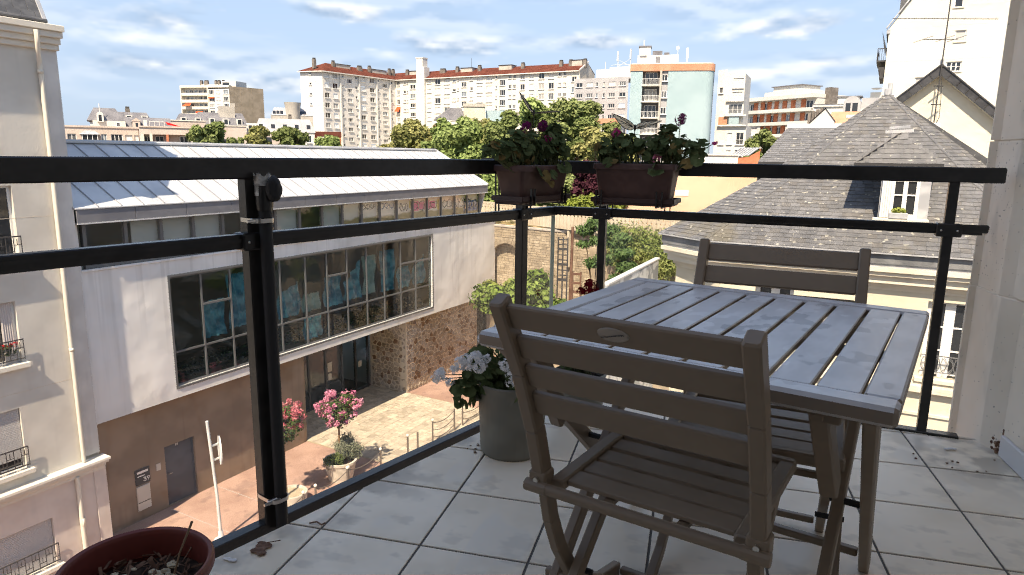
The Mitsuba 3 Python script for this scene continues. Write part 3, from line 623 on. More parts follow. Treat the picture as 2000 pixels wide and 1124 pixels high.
for s in (12.6, 14.4): part(PV, 'joint', sbar(s, s + .02, -19.6, -13.6, ZS, ZS + .002), 'm_kerb')
# paved path to the entrance: flagstones
def _flag(p, n, uv):
    t = fbm(p.x * 2.0, p.y * 2.0, 0, 3); g = fbm(p.x * 30, p.y * 30, 1.0, 3)
    return mi.Color3f(mix((0.47, 0.37, 0.225), (0.62, 0.50, 0.325), smoothstep(0.25, 0.75, t * 0.6 + g * 0.4)))
flags = []
for k in range(3):
    f = 0.88 + .12 * k
    mat(f'm_flag_{k}', dif(mottled((0.37 * f, 0.32 * f, 0.245 * f), (0.47 * f, 0.415 * f, 0.325 * f), 6 + k)))
mat('m_flag_joint', dif((0.34, 0.28, 0.19)))
PP = structure('paved_path', sbar(18.75, 25.45, -22.05, -13.55, ZS + .001, ZS + .006), 'm_flag_joint')
g_ = random.Random(3); n_ = -22.0; cnt = 0
while n_ < -13.7:
    rw = g_.choice((.26, .34, .42)); s_ = 18.80
    while s_ < 25.40:
        w_ = g_.choice((.34, .48, .62, .75)); w_ = min(w_, 25.40 - s_)
        if w_ > .12 and n_ + rw < -13.6:
            part(PP, 'paving_stone', tf(cbox(s_ + .008, s_ + w_ - .008, -(n_ + rw) + .008, -n_ - .008, ZS + .002, ZS + .016 + g_.uniform(0, .003), .004), STREET), f'm_flag_{g_.randrange(3)}'); cnt += 1
        s_ += w_
    n_ += rw

# ------------------------------------------------------------------ the white cultural building
def wcol(p):
    big = fbm(p.x * 0.5 + p.y * 0.5, p.z * 0.45, 2.0, 4)
    st = smoothstep(0.52, 0.8, fbm((p.x + p.y) * 2.6, (p.x + p.y) * 1.1, p.z * 0.22, 4))
    c = mix((0.73, 0.72, 0.69), (0.80, 0.79, 0.76), smoothstep(0.35, 0.65, big))
    s = p.x * float(SD[0]) + p.y * float(SD[1])
    drip = smoothstep(0.62, 0.86, noise(s * 5.0, 3.0, 0.0) * 0.7 + noise(s * 17.0, 8.0, 0.0) * 0.3) * smoothstep(-4.6, -2.3, p.z + 1.4 * noise(s * 3.0, 1.0, 0.0))
    patch = smoothstep(0.60, 0.66, fbm(s * 0.8 + 7, p.z * 0.9, 5.0, 4)) * 0.35
    c = mix(c, (0.84, 0.83, 0.81), patch)
    low = smoothstep(-6.0, -6.6, p.z) * fbm(s * 1.5, p.z * 2, 3.0, 3) * 0.4
    return mix(c, (0.43, 0.42, 0.40), dr.clip(st * 0.34 + drip * 0.30 + low, 0, 0.6))
mat('m_white_render', bump(dif(proc(lambda p, n, uv: wcol(p))), lambda p, n, uv: fbm((p.x + p.y) * 0.9, p.z * 1.0, 0.0, 3), 0.05, 5e-3))
mat('m_brown_render', dif(mottled((0.225, 0.168, 0.120), (0.30, 0.226, 0.165), 1.1, 5, streak=0.4)))
mat('m_frame_grey', pr((0.15, 0.155, 0.16), 0.45, 0.3))
mat('m_fascia', pr(mottled((0.16, 0.162, 0.18), (0.195, 0.197, 0.215), 2), 0.5, 0.2))
mat('m_zinc', pr(mottled((0.47, 0.48, 0.495), (0.57, 0.58, 0.59), 1.3), 0.5, 0.25))
mat('m_zinc_seam', pr((0.30, 0.31, 0.33), 0.5, 0.3))
mat('m_dark_interior', dif((0.03, 0.036, 0.036)))
mat('m_room_wall', dif((0.10, 0.15, 0.15)))
mat('m_blue_sheet', pr(mottled((0.04, 0.26, 0.38), (0.30, 0.62, 0.70), 4), 0.3))
mat('m_pale_sheet', pr(mottled((0.45, 0.50, 0.44), (0.75, 0.78, 0.70), 3), 0.5))
mat('m_blind', dif((0.36, 0.40, 0.38)))
WB = thing('cultural_building', 'long white modern building with zinc roof and a big gridded window', 'building')
NB = 19.22                                    # local y of the white box front
def wp(name, m, mt, parent=None, sm=False, **k): return part(parent or WB, name, m, mt, sm, A=STREET, **k)
def wall_with_holes(x0, x1, z0, z1, y, holes, depth, inward=1):
    """front wall sheet at local y, with rectangular openings (x0,x1,z0,z1) and reveals going inward"""
    xs = sorted({x0, x1, *[h[0] for h in holes], *[h[1] for h in holes]}); zs_ = sorted({z0, z1, *[h[2] for h in holes], *[h[3] for h in holes]})
    b = M()
    for a, c in zip(xs, xs[1:]):
        run = None
        for d, e in zip(zs_, zs_[1:]):
            mx, mz = (a + c) / 2, (d + e) / 2
            hole = any(h[0] < mx < h[1] and h[2] < mz < h[3] for h in holes)
            if not hole:
                if run is None: run = d
                last = e
            if hole and run is not None:
                b.add([[a, y, run], [c, y, run], [c, y, d], [a, y, d]], [[0, 1, 2, 3]]); run = None
        if run is not None: b.add([[a, y, run], [c, y, run], [c, y, z1], [a, y, z1]], [[0, 1, 2, 3]])
    for (a, c, d, e) in holes:
        yy = y + depth * inward
        b.add([[a, y, d], [c, y, d], [c, yy, d], [a, yy, d]], [[0, 1, 2, 3]]); b.add([[a, y, e], [a, yy, e], [c, yy, e], [c, y, e]], [[0, 1, 2, 3]])
        b.add([[a, y, d], [a, yy, d], [a, yy, e], [a, y, e]], [[0, 1, 2, 3]]); b.add([[c, y, d], [c, y, e], [c, yy, e], [c, yy, d]], [[0, 1, 2, 3]])
    return b.get()
S0, S1, ZB, ZT_ = 10.42, 32.9, -6.58, -2.12
win = (13.0, 26.84, -6.22, -2.69)
front = wall_with_holes(S0, S1, ZB, ZT_, NB, [win], .22)
sides = cat((np.array([[S0, NB, ZB], [S0, 29, ZB], [S0, 29, ZT_], [S0, NB, ZT_]]), np.array([[0, 1, 2, 3]])), (np.array([[S1, NB, ZB], [S1, 29, ZB], [S1, 29, ZT_], [S1, NB, ZT_]]), np.array([[0, 1, 2, 3]])),
            (np.array([[S0, NB, ZB], [S1, NB, ZB], [S1, 29, ZB], [S0, 29, ZB]]), np.array([[0, 1, 2, 3]])), (np.array([[S0, NB, ZT_], [S1, NB, ZT_], [S1, NB + .35, ZT_], [S0, NB + .35, ZT_]]), np.array([[0, 1, 2, 3]])),
            (np.array([[31.6, NB, ZT_], [S1, NB, ZT_], [S1, 29, ZT_], [31.6, 29, ZT_]]), np.array([[0, 1, 2, 3]])))
wp('wall', cat(front, sides), 'm_white_render')
wp('coping', cbox(S0 - .02, 31.6, NB - .05, NB + .03, ZT_ - .05, ZT_ + .012, .008), 'm_white_render')
wp('wall_edge', cat(cbox(S0 - .35, S0 - .01, NB + .05, NB + 1, ZB - .05, -.82, .01), cbox(S0 - .12, S0 - .0, NB - .03, NB + .05, ZB, -.86, .01)), 'm_white_render')
# big window: frame grid, panes, the room behind
cols = [13.01, 14.14, 15.26, 16.26, 17.42, 18.67, 19.81, 20.96, 22.16, 23.32, 24.49, 25.62, 26.83]
zl, zm1, zh = win[2], -5.12, win[3]
trans = {1: -3.75, 6: -3.68, 10: -3.8, 11: -3.82}
fm = M(); yf = NB + .10
for s_ in cols: fm.mesh(box(s_ - .03, s_ + .03, yf - .03, yf + .05, zl, zh))
for z in (zl + .03, zm1, zh - .03): fm.mesh(box(13.0, 26.84, yf - .028, yf + .048, z - .03, z + .03))
for k, z in trans.items(): fm.mesh(box(cols[k] + .03, cols[k + 1] - .03, yf - .04, yf + .04, z - .035, z + .035))
fk = wp('window_frame', fm.get(), 'm_frame_grey')
wp('window_surround', cat(box(12.93, 13.0, NB - .015, NB + .1, zl - .07, zh + .07), box(26.84, 26.91, NB - .015, NB + .1, zl - .07, zh + .07), box(13.0, 26.84, NB - .015, NB + .1, zh, zh + .07), box(13.0, 26.84, NB - .03, NB + .1, zl - .07, zl)), 'm_frame_grey', fk)
for k in range(12):
    a, b = cols[k] + .03, cols[k + 1] - .03
    segs = [(zl + .06, zm1 - .03)] + ([(zm1 + .03, trans[k] - .035), (trans[k] + .035, zh - .06)] if k in trans else [(zm1 + .03, zh - .06)])
    for (c, d) in segs:
        wp('window_pane', (np.array([[a, yf, c], [b, yf, c], [b, yf, d], [a, yf, d]]), np.array([[0, 1, 2, 3]])), 'm_window_pane', fk)
room = M()
room.add([[12.6, 23, -6.6], [27.2, 23, -6.6], [27.2, 23, -2.3], [12.6, 23, -2.3]], [[0, 1, 2, 3]])
for z in (-6.5, -2.35): room.add([[12.6, NB + .2, z], [27.2, NB + .2, z], [27.2, 23, z], [12.6, 23, z]], [[0, 1, 2, 3]])
for s_ in (12.6, 27.2): room.add([[s_, NB + .2, -6.6], [s_, 23, -6.6], [s_, 23, -2.3], [s_, NB + .2, -2.3]], [[0, 1, 2, 3]])
wp('room_lining', room.get(), 'm_room_wall')
def drape(s0, s1, z0, z1, y, seed, m, label, slant=0.0):
    nx, nz = 14, 12; V = []; gg = np.random.default_rng(seed)
    for j in range(nz):
        for i in range(nx):
            u, v = i / (nx - 1), j / (nz - 1)
            z = z0 + (z1 - z0) * v - slant * (1 - u) * v
            pt = np.array([s0 + (s1 - s0) * u, v * 2.0, seed]); dy = .16 * meshkit.fbm(np.array([[u * 4 + seed, v * 3, seed * 1.7]]), 3, seed)[0] + .06 * math.sin(u * 17 + v * 6 + seed)
            V.append([s0 + (s1 - s0) * u + gg.normal() * .01, y + dy, z])
    F = [[j * nx + i, j * nx + i + 1, (j + 1) * nx + i + 1, (j + 1) * nx + i] for j in range(nz - 1) for i in range(nx - 1)]
    solo('plastic_sheet', tf((np.array(V), np.array(F)), STREET), m, label, 'sheet', 'sheets hung inside the big window')
drape(14.3, 15.2, -5.0, -3.75, NB + .30, 1, 'm_blue_sheet', 'crumpled blue sheet behind the opening pane at the left of the big window')
drape(15.4, 16.2, -4.9, -3.0, NB + .35, 2, 'm_blue_sheet', 'pale blue sheet hung behind the third column of the big window')
drape(16.45, 17.35, -5.0, -3.2, NB + .4, 3, 'm_pale_sheet', 'whitish sheet behind the railing post in the big window')
drape(17.5, 18.6, -5.0, -3.7, NB + .3, 4, 'm_blue_sheet', 'shiny blue sheet right of the railing post in the big window', .4)
drape(18.75, 19.7, -5.0, -4.3, NB + .35, 5, 'm_pale_sheet', 'low pale sheet in the middle of the big window')
drape(19.9, 20.9, -5.0, -3.8, NB + .3, 6, 'm_blue_sheet', 'teal sheet behind the second opening pane of the big window')
drape(21.1, 22.1, -4.95, -3.3, NB + .32, 7, 'm_blue_sheet', 'slanting blue sheet across two panes of the big window', .9)
drape(22.3, 23.1, -4.9, -3.2, NB + .35, 8, 'm_pale_sheet', 'tall whitish sheet in the right half of the big window')
drape(23.4, 24.4, -4.95, -3.1, NB + .3, 9, 'm_blue_sheet', 'bright blue sheet right of the tall whitish one')
drape(24.6, 25.5, -5.0, -4.0, NB + .3, 10, 'm_blue_sheet', 'blue sheet behind the third opening pane of the big window')
drape(25.7, 26.7, -5.0, -3.6, NB + .3, 11, 'm_blue_sheet', 'blue sheet in the last column of the big window', .6)
drape(18.75, 19.7, -6.1, -5.2, NB + .3, 12, 'm_blue_sheet', 'dark blue sheet in the bottom row of the big window')
mat('m_dim_leaf', dif(mottled((0.02, 0.045, 0.025), (0.05, 0.09, 0.05), 12)))
lm = M()
for k in range(1500):
    c = np.array([rng.uniform(13.2, 26.6), NB + rng.uniform(.3, .9), rng.uniform(-6.2, -5.6)]); d = rng.normal(size=3); d /= np.linalg.norm(d); _, x, y = frame_of(d); s_ = rng.uniform(.03, .07)
    lm.add([c - x * s_, c + y * s_ * .6, c + x * s_, c - y * s_ * .6], [[0, 1, 2, 3]])
solo('indoor_plants', tf(lm.get(), STREET), 'm_dim_leaf', 'dim leafy plants along the bottom row of the big window', 'plants', kind='stuff')
# ribbon window under the eaves
YR = NB + .06
rib = [10.62, 11.79, 12.9, 14.0, 15.1, 16.2, 17.32, 18.48, 19.64, 20.77, 21.92, 23.08, 24.25, 25.42, 26.55, 27.7, 28.9, 30.05, 31.27]
zr0, zr1 = -2.04, -.84
fr_ = M()
for s_ in rib: fr_.mesh(box(s_ - .05, s_ + .05, YR - .03, YR + .09, zr0, zr1))
fr_.mesh(box(10.57, 31.32, YR - .03, YR + .09, zr0 - .06, zr0 + .03)); fr_.mesh(box(10.57, 31.32, YR - .03, YR + .09, zr1 - .04, zr1 + .02))
rk = wp('ribbon_window', fr_.get(), 'm_frame_grey', label='narrow ribbon window under the eaves')
for k in range(18):
    a, b = rib[k] + .05, rib[k + 1] - .05
    wp('ribbon_pane', (np.array([[a, YR, zr0 + .03], [b, YR, zr0 + .03], [b, YR, zr1 - .04], [a, YR, zr1 - .04]]), np.array([[0, 1, 2, 3]])), 'm_pane', rk)
    if k in (1, 2, 3, 6, 8, 9):
        wp('blind', box(a - .02 + (.22 if k == 1 else 0), b + .02, YR + .14, YR + .15, zr0, zr1), 'm_blind', rk)
up = M()
for z in (-2.1, -.8): up.add([[10.5, YR + .05, z], [31.4, YR + .05, z], [31.4, 25, z], [10.5, 25, z]], [[0, 1, 2, 3]])
up.add([[10.5, 22.8, -2.1], [20.9, 22.8, -2.1], [20.9, 22.8, -.8], [10.5, 22.8, -.8]], [[0, 1, 2, 3]])
up.add([[20.9, NB + .2, -2.1], [20.9, 22.8, -2.1], [20.9, 22.8, -.8], [20.9, NB + .2, -.8]], [[0, 1, 2, 3]]); up.add([[10.5, YR, -2.1], [10.5, 25, -2.1], [10.5, 25, -.8], [10.5, YR, -.8]], [[0, 1, 2, 3]])
wp('attic_lining', up.get(), 'm_blind')
# reflection painted on a panel behind the right-hand panes: pale wall over ochre, sprayed with lettering
def _painted_reflection(p, n, uv):
    s, z = p.x * float(SD[0]) + p.y * float(SD[1]), p.z
    base = mix((0.66, 0.62, 0.53), (0.76, 0.72, 0.64), fbm(s * 2, z * 3, 0.0, 3))
    gr = mix((0.26, 0.22, 0.11), (0.36, 0.30, 0.17), fbm(s * 7, z * 9, 0.0, 3))
    return mix(gr, base, smoothstep(-1.58, -1.46, z + 0.16 * fbm(s * 3, 0.0, 0.0, 2) - 0.08))
mat('m_mural', dif(proc(_painted_reflection)))
mu = wp('mural', box(20.95, 31.35, NB + .18, NB + .21, -2.05, -.80), 'm_mural', label='pale wall sprayed with graffiti behind the right-hand ribbon panes')
mat('m_spray_black', dif((0.04, 0.04, 0.05))); mat('m_spray_pink', dif((0.62, 0.12, 0.28))); mat('m_spray_blue', dif((0.12, 0.16, 0.30))); mat('m_spray_yellow', dif((0.62, 0.5, 0.14)))
def scrawl(s0, s1, z0, z1, m, seed, r=.022, loops=5):
    g = random.Random(seed); b = M(); w = (s1 - s0) / loops
    for k in range(loops):
        c = (s0 + w * (k + .5), (z0 + z1) / 2); pts = []
        for t in range(13):
            a = t / 12 * 2 * math.pi * g.uniform(.7, 1.05) + k
            pts.append((c[0] + w * .55 * math.cos(a) * g.uniform(.6, 1.1), NB + .173, c[1] + (z1 - z0) / 2 * math.sin(a) * g.uniform(.6, 1.1)))
        for p, q in zip(pts, pts[1:]): b.mesh(bar(p, q, .004, r * 2, up=np.cross(np.array(q) - p, [0, 1, 0])))
    wp('spray_lettering', b.get(), m, mu)
wp('spray_fill', cat(*[box(s_, s_ + .42, NB + .1755, NB + .1785, -1.46 + .05 * (k % 2), -1.06 + .05 * ((k + 1) % 2)) for k, s_ in enumerate((25.6, 26.05, 26.5, 26.95))]), 'm_spray_pink', mu)
wp('spray_fill', cat(box(25.3, 25.56, NB + .1755, NB + .1785, -1.3, -.98), box(27.5, 27.7, NB + .1755, NB + .1785, -1.5, -1.0)), 'm_spray_yellow', mu)
wp('spray_fill', box(29.9, 31.2, NB + .1755, NB + .1785, -1.75, -1.2), 'm_spray_blue', mu)
for q in ((25.5, 27.5, -1.5, -1.0, 'm_spray_black', 1, .018, 4), (28.0, 29.9, -1.5, -1.05, 'm_spray_black', 2, .016, 5), (29.9, 31.2, -1.6, -1.1, 'm_spray_black', 3, .03, 4), (22.0, 22.9, -1.2, -.95, 'm_spray_black', 4, .01, 3), (23.2, 24.2, -1.25, -.95, 'm_spray_blue', 5, .012, 3), (24.6, 25.2, -1.4, -1.05, 'm_spray_black', 6, .015, 3)): scrawl(*q)
# fascia panels, gutter edge and the zinc roof
ZE, YE, YRI, ZR, SE = -.40, 18.95, 22.35, 1.37, 31.55
for k in range(13):
    a = 10.3 + k * 1.638
    wp('fascia_panel', cbox(a + .006, a + 1.632, YE - .01, YE + .05, -.80, ZE - .03, .004), 'm_fascia')
wp('fascia_trim', cat(box(10.3, SE + .05, YE - .03, YR - .031, -.835, -.802), box(10.28, SE + .07, YE - .035, YE + .05, ZE - .03, ZE - .005)), 'm_zinc')
slope = np.array([0, YRI - YE, ZR - ZE]); Ls = np.linalg.norm(slope); sl = slope / Ls; nrm_ = np.array([0, -sl[2], sl[1]])
k = 0; s_ = 10.25
while s_ < SE - .1:
    e = min(s_ + .655, SE)
    A_ = mat4((1, 0, 0), sl, nrm_, (s_, YE, ZE))
    wp('zinc_panel', tf(box(.006, e - s_ - .006, 0, Ls, -.03, rnd.uniform(-.002, .002)), A_), 'm_zinc')
    wp('seam', tf(box(-.014, .014, .01, Ls - .02, -.03, .030), A_), 'm_zinc_seam'); s_ = e; k += 1
wp('ridge_cap', cat(cbox(10.2, SE + .05, YRI - .16, YRI + .16, ZR - .03, ZR + .055, .02), box(10.2, SE, YRI - .05, YRI + .05, ZR + .055, ZR + .085)), 'm_zinc')
wp('roof_back', (np.array([[10.2, YRI + .15, ZR], [SE, YRI + .15, ZR], [SE, 29, -1.2], [10.2, 29, -1.2]]), np.array([[0, 1, 2, 3]])), 'm_zinc')
wp('gable', prism([(0, 0), (1, 0), (1, 1)], 0, 1) if False else (np.array([[SE - .02, YE, ZE - .02], [SE - .02, YRI, ZR - .02], [SE - .02, 29, -1.2], [SE - .02, 29, -2.1], [SE - .02, YR + .12, -2.1]]), np.array([[0, 1, 2], [0, 2, 3], [0, 3, 4]])), 'm_white_render')
wp('gable_edge', cat(bar((SE, YE - .03, ZE + .01), (SE, YRI, ZR + .04), .10, .09), bar((SE, YRI, ZR + .04), (SE, 29, -1.16), .10, .09)), 'm_zinc')
# ground floor
jx = 19.02
gw = [(10.3, 19.72)] + [(jx - .42, 19.72)] + [(jx - .42 + .42 * math.sin(a), 20.14 - .42 * math.cos(a)) for a in np.linspace(.2, math.pi / 2, 7)] + [(jx, 22.05), (10.3, 22.05)]
door = (12.66, 13.75, ZS + .02, -8.27)
wl = M(); wl.mesh(wall_with_holes(10.3, 18.6, ZS, ZB, 19.72, [door], .14))
arc = [(18.6, 19.72)] + [(jx - .42 + .42 * math.sin(a), 20.14 - .42 * math.cos(a)) for a in np.linspace(.2, math.pi / 2, 7)] + [(jx, 22.05)]
for (a, b), (c, d) in zip(arc, arc[1:]): wl.add([[a, b, ZS], [c, d, ZS], [c, d, ZB], [a, b, ZB]], [[0, 1, 2, 3]])
wp('ground_floor_wall', wl.get(), 'm_brown_render')
mat('m_door_grey', pr(mottled((0.055, 0.06, 0.075), (0.075, 0.08, 0.098), 3), 0.5))
dk = wp('door', cat(cbox(12.67, 13.74, 19.82, 19.87, ZS + .02, -8.28, .004), box(12.66, 12.72, 19.80, 19.86, ZS, -8.27), box(13.69, 13.75, 19.80, 19.86, ZS, -8.27)), 'm_door_grey', label='dark grey steel door in the brown wall')
wp('handle', tube([(12.78, 19.80, -9.25), (12.78, 19.76, -9.25), (12.90, 19.76, -9.25)], .014, 8), 'm_steel', dk)
mat('m_plate_dark', pr((0.035, 0.035, 0.037), 0.5)); mat('m_plate_white', pr((0.72, 0.7, 0.66), 0.5)); mat('m_cabinet', pr((0.52, 0.49, 0.43), 0.6))
def letters(txt, h, o, m, parent, A=STREET, bold=True):
    t = meshkit.text_mesh(txt, h, .006, bold); v = np.array(t.vertices)
    v = np.c_[v[:, 0], -v[:, 2], v[:, 1]] + np.asarray(o)
    return part(parent, 'lettering', (v, np.array(t.faces)), m, A=A)
letters('39', .07, (13.10, 19.819, -8.40), 'm_plate_white', dk)
pl = wp('number_plate', cbox(11.62, 12.10, 19.69, 19.719, -9.17, -8.66, .004), 'm_plate_dark', label='dark wall plate with the number 39')
wp('plate_bar', box(11.68, 12.04, 19.683, 19.691, -8.80, -8.73), 'm_plate_white', pl); wp('plate_bar', box(11.68, 11.92, 19.683, 19.691, -8.90, -8.875), 'm_plate_white', pl)
letters('39', .13, (11.86, 19.689, -9.09), 'm_plate_white', pl)
cb = wp('meter_cabinet', cbox(11.62, 12.06, 19.68, 19.719, -10.02, -9.22, .006), 'm_cabinet', label='cream meter cabinet under the number plate')
wp('cabinet_joint', box(11.64, 12.04, 19.674, 19.681, -9.765, -9.745), 'm_plate_dark', cb); wp('cabinet_door', cbox(11.65, 12.03, 19.672, 19.684, -9.73, -9.25, .004), 'm_cabinet', cb)
wp('intercom', cat(cbox(12.33, 12.48, 19.69, 19.719, -8.95, -8.72, .004), box(12.36, 12.45, 19.686, 19.692, -8.83, -8.80)), 'm_cabinet')
# entrance
ent = wp('entrance_door', cat(box(19.06, 25.26, 22.02, 22.09, ZS + 2.75, ZS + 3.75), *[box(s_ - .05, s_ + .05, 22.0, 22.1, ZS, ZS + 3.75) for s_ in (19.12, 20.2, 21.25, 22.3, 23.35, 24.3, 25.2)], box(19.1, 25.25, 22.0, 22.1, ZS, ZS + .12)), 'm_plate_dark', label='dark glazed entrance under the white box')
for a, b in ((19.17, 20.15), (20.25, 21.2), (21.3, 22.25), (22.35, 23.3), (23.4, 24.25), (24.35, 25.15)): wp('door_pane', (np.array([[a, 22.05, ZS + .12], [b, 22.05, ZS + .12], [b, 22.05, ZS + 2.75], [a, 22.05, ZS + 2.75]]), np.array([[0, 1, 2, 3]])), 'm_window_pane', ent)
wp('hall_lining', cat(*[(np.array(q), np.array([[0, 1, 2, 3]])) for q in ([[19, 24, ZS], [25.5, 24, ZS], [25.5, 24, ZB], [19, 24, ZB]], [[19, 22.1, ZS + .01], [25.5, 22.1, ZS + .01], [25.5, 24, ZS + .01], [19, 24, ZS + .01]])]), 'm_dark_interior')
wp('poster', cat(box(22.42, 22.70, 22.03, 22.035, ZS + 1.5, ZS + 1.95), box(22.44, 22.66, 22.03, 22.036, ZS + 1.1, ZS + 1.42), box(24.5, 24.75, 22.03, 22.035, ZS + 1.2, ZS + 1.5)), 'm_cabinet', ent)
wp('entrance_pillar', cat(*[cbox(19.15 + .22 * k, 19.27 + .22 * k, 20.6 + .1 * k, 20.75 + .1 * k, ZS, ZB, .01) for k in range(3)]), 'm_plate_dark')
wp('soffit', box(S0, S1, NB + .02, 22.1, ZB + .004, ZB + .03), 'm_white_render')
# rubble stone wall: stones set proud of pale mortar
mat('m_mortar', dif((0.60, 0.52, 0.41)))
for k, (a, b) in enumerate((((0.26, 0.205, 0.15), (0.35, 0.28, 0.21)), ((0.31, 0.25, 0.19), (0.40, 0.33, 0.255)), ((0.37, 0.31, 0.25), (0.46, 0.395, 0.32)), ((0.19, 0.125, 0.08), (0.26, 0.175, 0.115)))):
    mat(f'm_stone_{k}', dif(mottled(a, b, 9)))
sw = wp('stone_wall', cat(box(25.43, 31.9, 19.80, 20.2, ZS, ZB), box(25.46, 25.8, 20.2, 22.1, ZS, ZB)), 'm_mortar', label='ochre rubble stone wall at the entrance corner')
from scipy.spatial import Voronoi
def stones(x0, x1, z0, z1, size, seed, place, name_parent, most, mats=4, depth=.035):
    g = np.random.default_rng(seed); nx, nz = int((x1 - x0) / size), int((z1 - z0) / (size * .85))
    pts = [(x0 + (i + .5 + (.5 if j % 2 else 0) + g.uniform(-.34, .34)) * (x1 - x0) / nx, z0 + (j + .5 + g.uniform(-.34, .34)) * (z1 - z0) / nz) for j in range(-1, nz + 1) for i in range(-1, nx + 1)]
    vo = Voronoi(np.array(pts)); R = sbox(x0, z0, x1, z1); out = []
    for i, ri in enumerate(vo.point_region):
        reg = vo.regions[ri]
        if -1 in reg or len(reg) < 3: continue
        P = Polygon(vo.vertices[reg]).intersection(R)
        if P.is_empty or P.geom_type != 'Polygon': continue
        k_ = size * g.uniform(.07, .15); P = P.buffer(-k_ * 1.5).buffer(k_ * .8, quad_segs=2).simplify(size * .03)
        if P.is_empty or P.geom_type != 'Polygon' or P.area < size * size * .06: continue
        out.append(P)
    out.sort(key=lambda P: -P.area); rest = M()
    for i, P in enumerate(out):
        q = np.array(P.exterior.coords)[:-1]; c = q.mean(0); d = depth * g.uniform(.5, 1.2); n = len(q)
        V = [place(a[0], a[1], 0) for a in q] + [place(c[0] + (a[0] - c[0]) * .86, c[1] + (a[1] - c[1]) * .86, d * g.uniform(.7, 1.1)) for a in q] + [place(c[0], c[1], d * 1.15)]
        F = [[j, (j + 1) % n, n + (j + 1) % n] for j in range(n)] + [[j, n + (j + 1) % n, n + j] for j in range(n)] + [[n + j, n + (j + 1) % n, 2 * n] for j in range(n)]
        m_ = tf((np.array(V), np.array(F)), STREET)
        if i < most: part(name_parent, 'stone', m_, f'm_stone_{g.integers(mats)}')
        else: rest.mesh(m_)
    if rest.n: part(name_parent, 'small_stone', rest.get(), 'm_stone_1', kind='stuff')
stones(25.47, 31.88, ZS + .02, ZB, .27, 5, lambda a, b, d: (a, 19.80 - d, b), sw, 200)
stones(19.84, 22.0, ZS + .02, ZB, .27, 6, lambda a, b, d: (25.46 - d, a, b), sw, 95)
# iron gate beyond the stone wall
gt = thing('iron_gate', 'dark iron bar gate beside the stone wall under the white box', 'gate')
part(gt, 'frame', cat(*[tf(box(32.0, 36.0, 19.78, 19.83, z, z + .06), STREET) for z in (ZS + .15, ZS + 2.9)]), 'm_black_metal')
for k in range(28): part(gt, 'bar', tf(box(32.05 + k * .14, 32.085 + k * .14, 19.79, 19.82, ZS + .05, ZS + 3.2), STREET), 'm_black_metal')

# ------------------------------------------------------------------ the cream block on the left
mat('m_cream', bump(dif(mottled((0.565, 0.535, 0.475), (0.645, 0.615, 0.55), 1.3, 4, streak=0.16)), lambda p, n, uv: fbm((p.x + p.y) * 28, p.z * 28, 0.0, 3), 0.004))
mat('m_cream_pale', dif(mottled((0.56, 0.535, 0.50), (0.64, 0.615, 0.575), 1.7, 4, streak=0.2)))
mat('m_pinkish', dif(mottled((0.55, 0.485, 0.435), (0.62, 0.555, 0.50), 1.6, 4, streak=0.12)))
mat('m_pipe_cream', pr((0.62, 0.58, 0.49), 0.55)); mat('m_cornice', pr((0.60, 0.57, 0.50), 0.8))
mat('m_slate_dark', pr(mottled((0.075, 0.078, 0.085), (0.11, 0.113, 0.12), 7), 0.55))
mat('m_shutter', pr((0.42, 0.41, 0.40), 0.6)); mat('m_white_frame', pr((0.66, 0.66, 0.64), 0.5)); mat('m_dark_pane', pr((0.02, 0.022, 0.025), 0.06, 0, 0.8)); mat('m_iron', pr((0.05, 0.048, 0.048), 0.6))
mat('m_curtain', dif((0.50, 0.46, 0.44)))
LB = thing('left_block', 'cream rendered block with slate roof at the left edge', 'building')
YL = 19.0
def lp(name, m, mt, parent=None, sm=False, **k): return part(parent or LB, name, m, mt, sm, A=STREET, **k)
wins = [(7.2, 8.62, -4.20, -2.62), (6.95, 8.42, -7.02, -5.38), (7.35, 8.86, -1.60, .25), (6.9, 8.85, -10.0, -8.65)]
lp('wall', cat(wall_with_holes(2.0, 9.85, -7.45, 3.6, YL, wins[:3], .20), (np.array([[10.25, YL, ZS], [10.25, 30, ZS], [10.25, 30, 3.6], [10.25, YL, 3.6]]), np.array([[0, 1, 2, 3]])), (np.array([[2, YL, ZS], [2, 30, ZS], [2, 30, 3.6], [2, YL, 3.6]]), np.array([[0, 1, 2, 3]]))), 'm_cream')
lp('pilaster', cbox(9.86, 10.27, YL - .012, YL + .3, -7.30, 3.6, .006), 'm_cream_pale', label='smooth pale strip down the corner of the cream block')
lp('base_wall', wall_with_holes(2.0, 10.02, ZS, -7.62, YL - .02, [wins[3]], .2), 'm_pinkish', label='pinkish ground floor of the cream block')
lp('base_pilaster', cbox(10.02, 10.36, YL - .06, YL + .3, ZS, -7.6, .01), 'm_pinkish')
lp('string_course', cat(cbox(2.0, 10.40, YL - .30, YL + .1, -7.50, -7.42, .01), cbox(2.0, 10.37, YL - .25, YL + .1, -7.58, -7.50, .01), cbox(2.0, 10.34, YL - .14, YL + .1, -7.70, -7.58, .02), cbox(2.0, 10.32, YL - .09, YL + .1, -7.80, -7.70, .01)), 'm_cornice', label='moulded ledge above the ground floor')
lp('cornice', cat(cbox(2.0, 10.30, YL - .10, YL + .3, 3.60, 3.74, .012), cbox(2.0, 10.31, YL - .18, YL + .3, 3.74, 3.89, .012), cbox(2.0, 10.33, YL - .27, YL + .3, 3.89, 4.04, .012), cbox(2.0, 10.345, YL - .34, YL + .3, 4.04, 4.19, .012)), 'm_cornice', label='stepped cornice of the cream block')
for z in (-.55, -4.98): lp('joint', box(2.0, 9.86, YL - .004, YL, z - .006, z + .006), 'm_mortar')
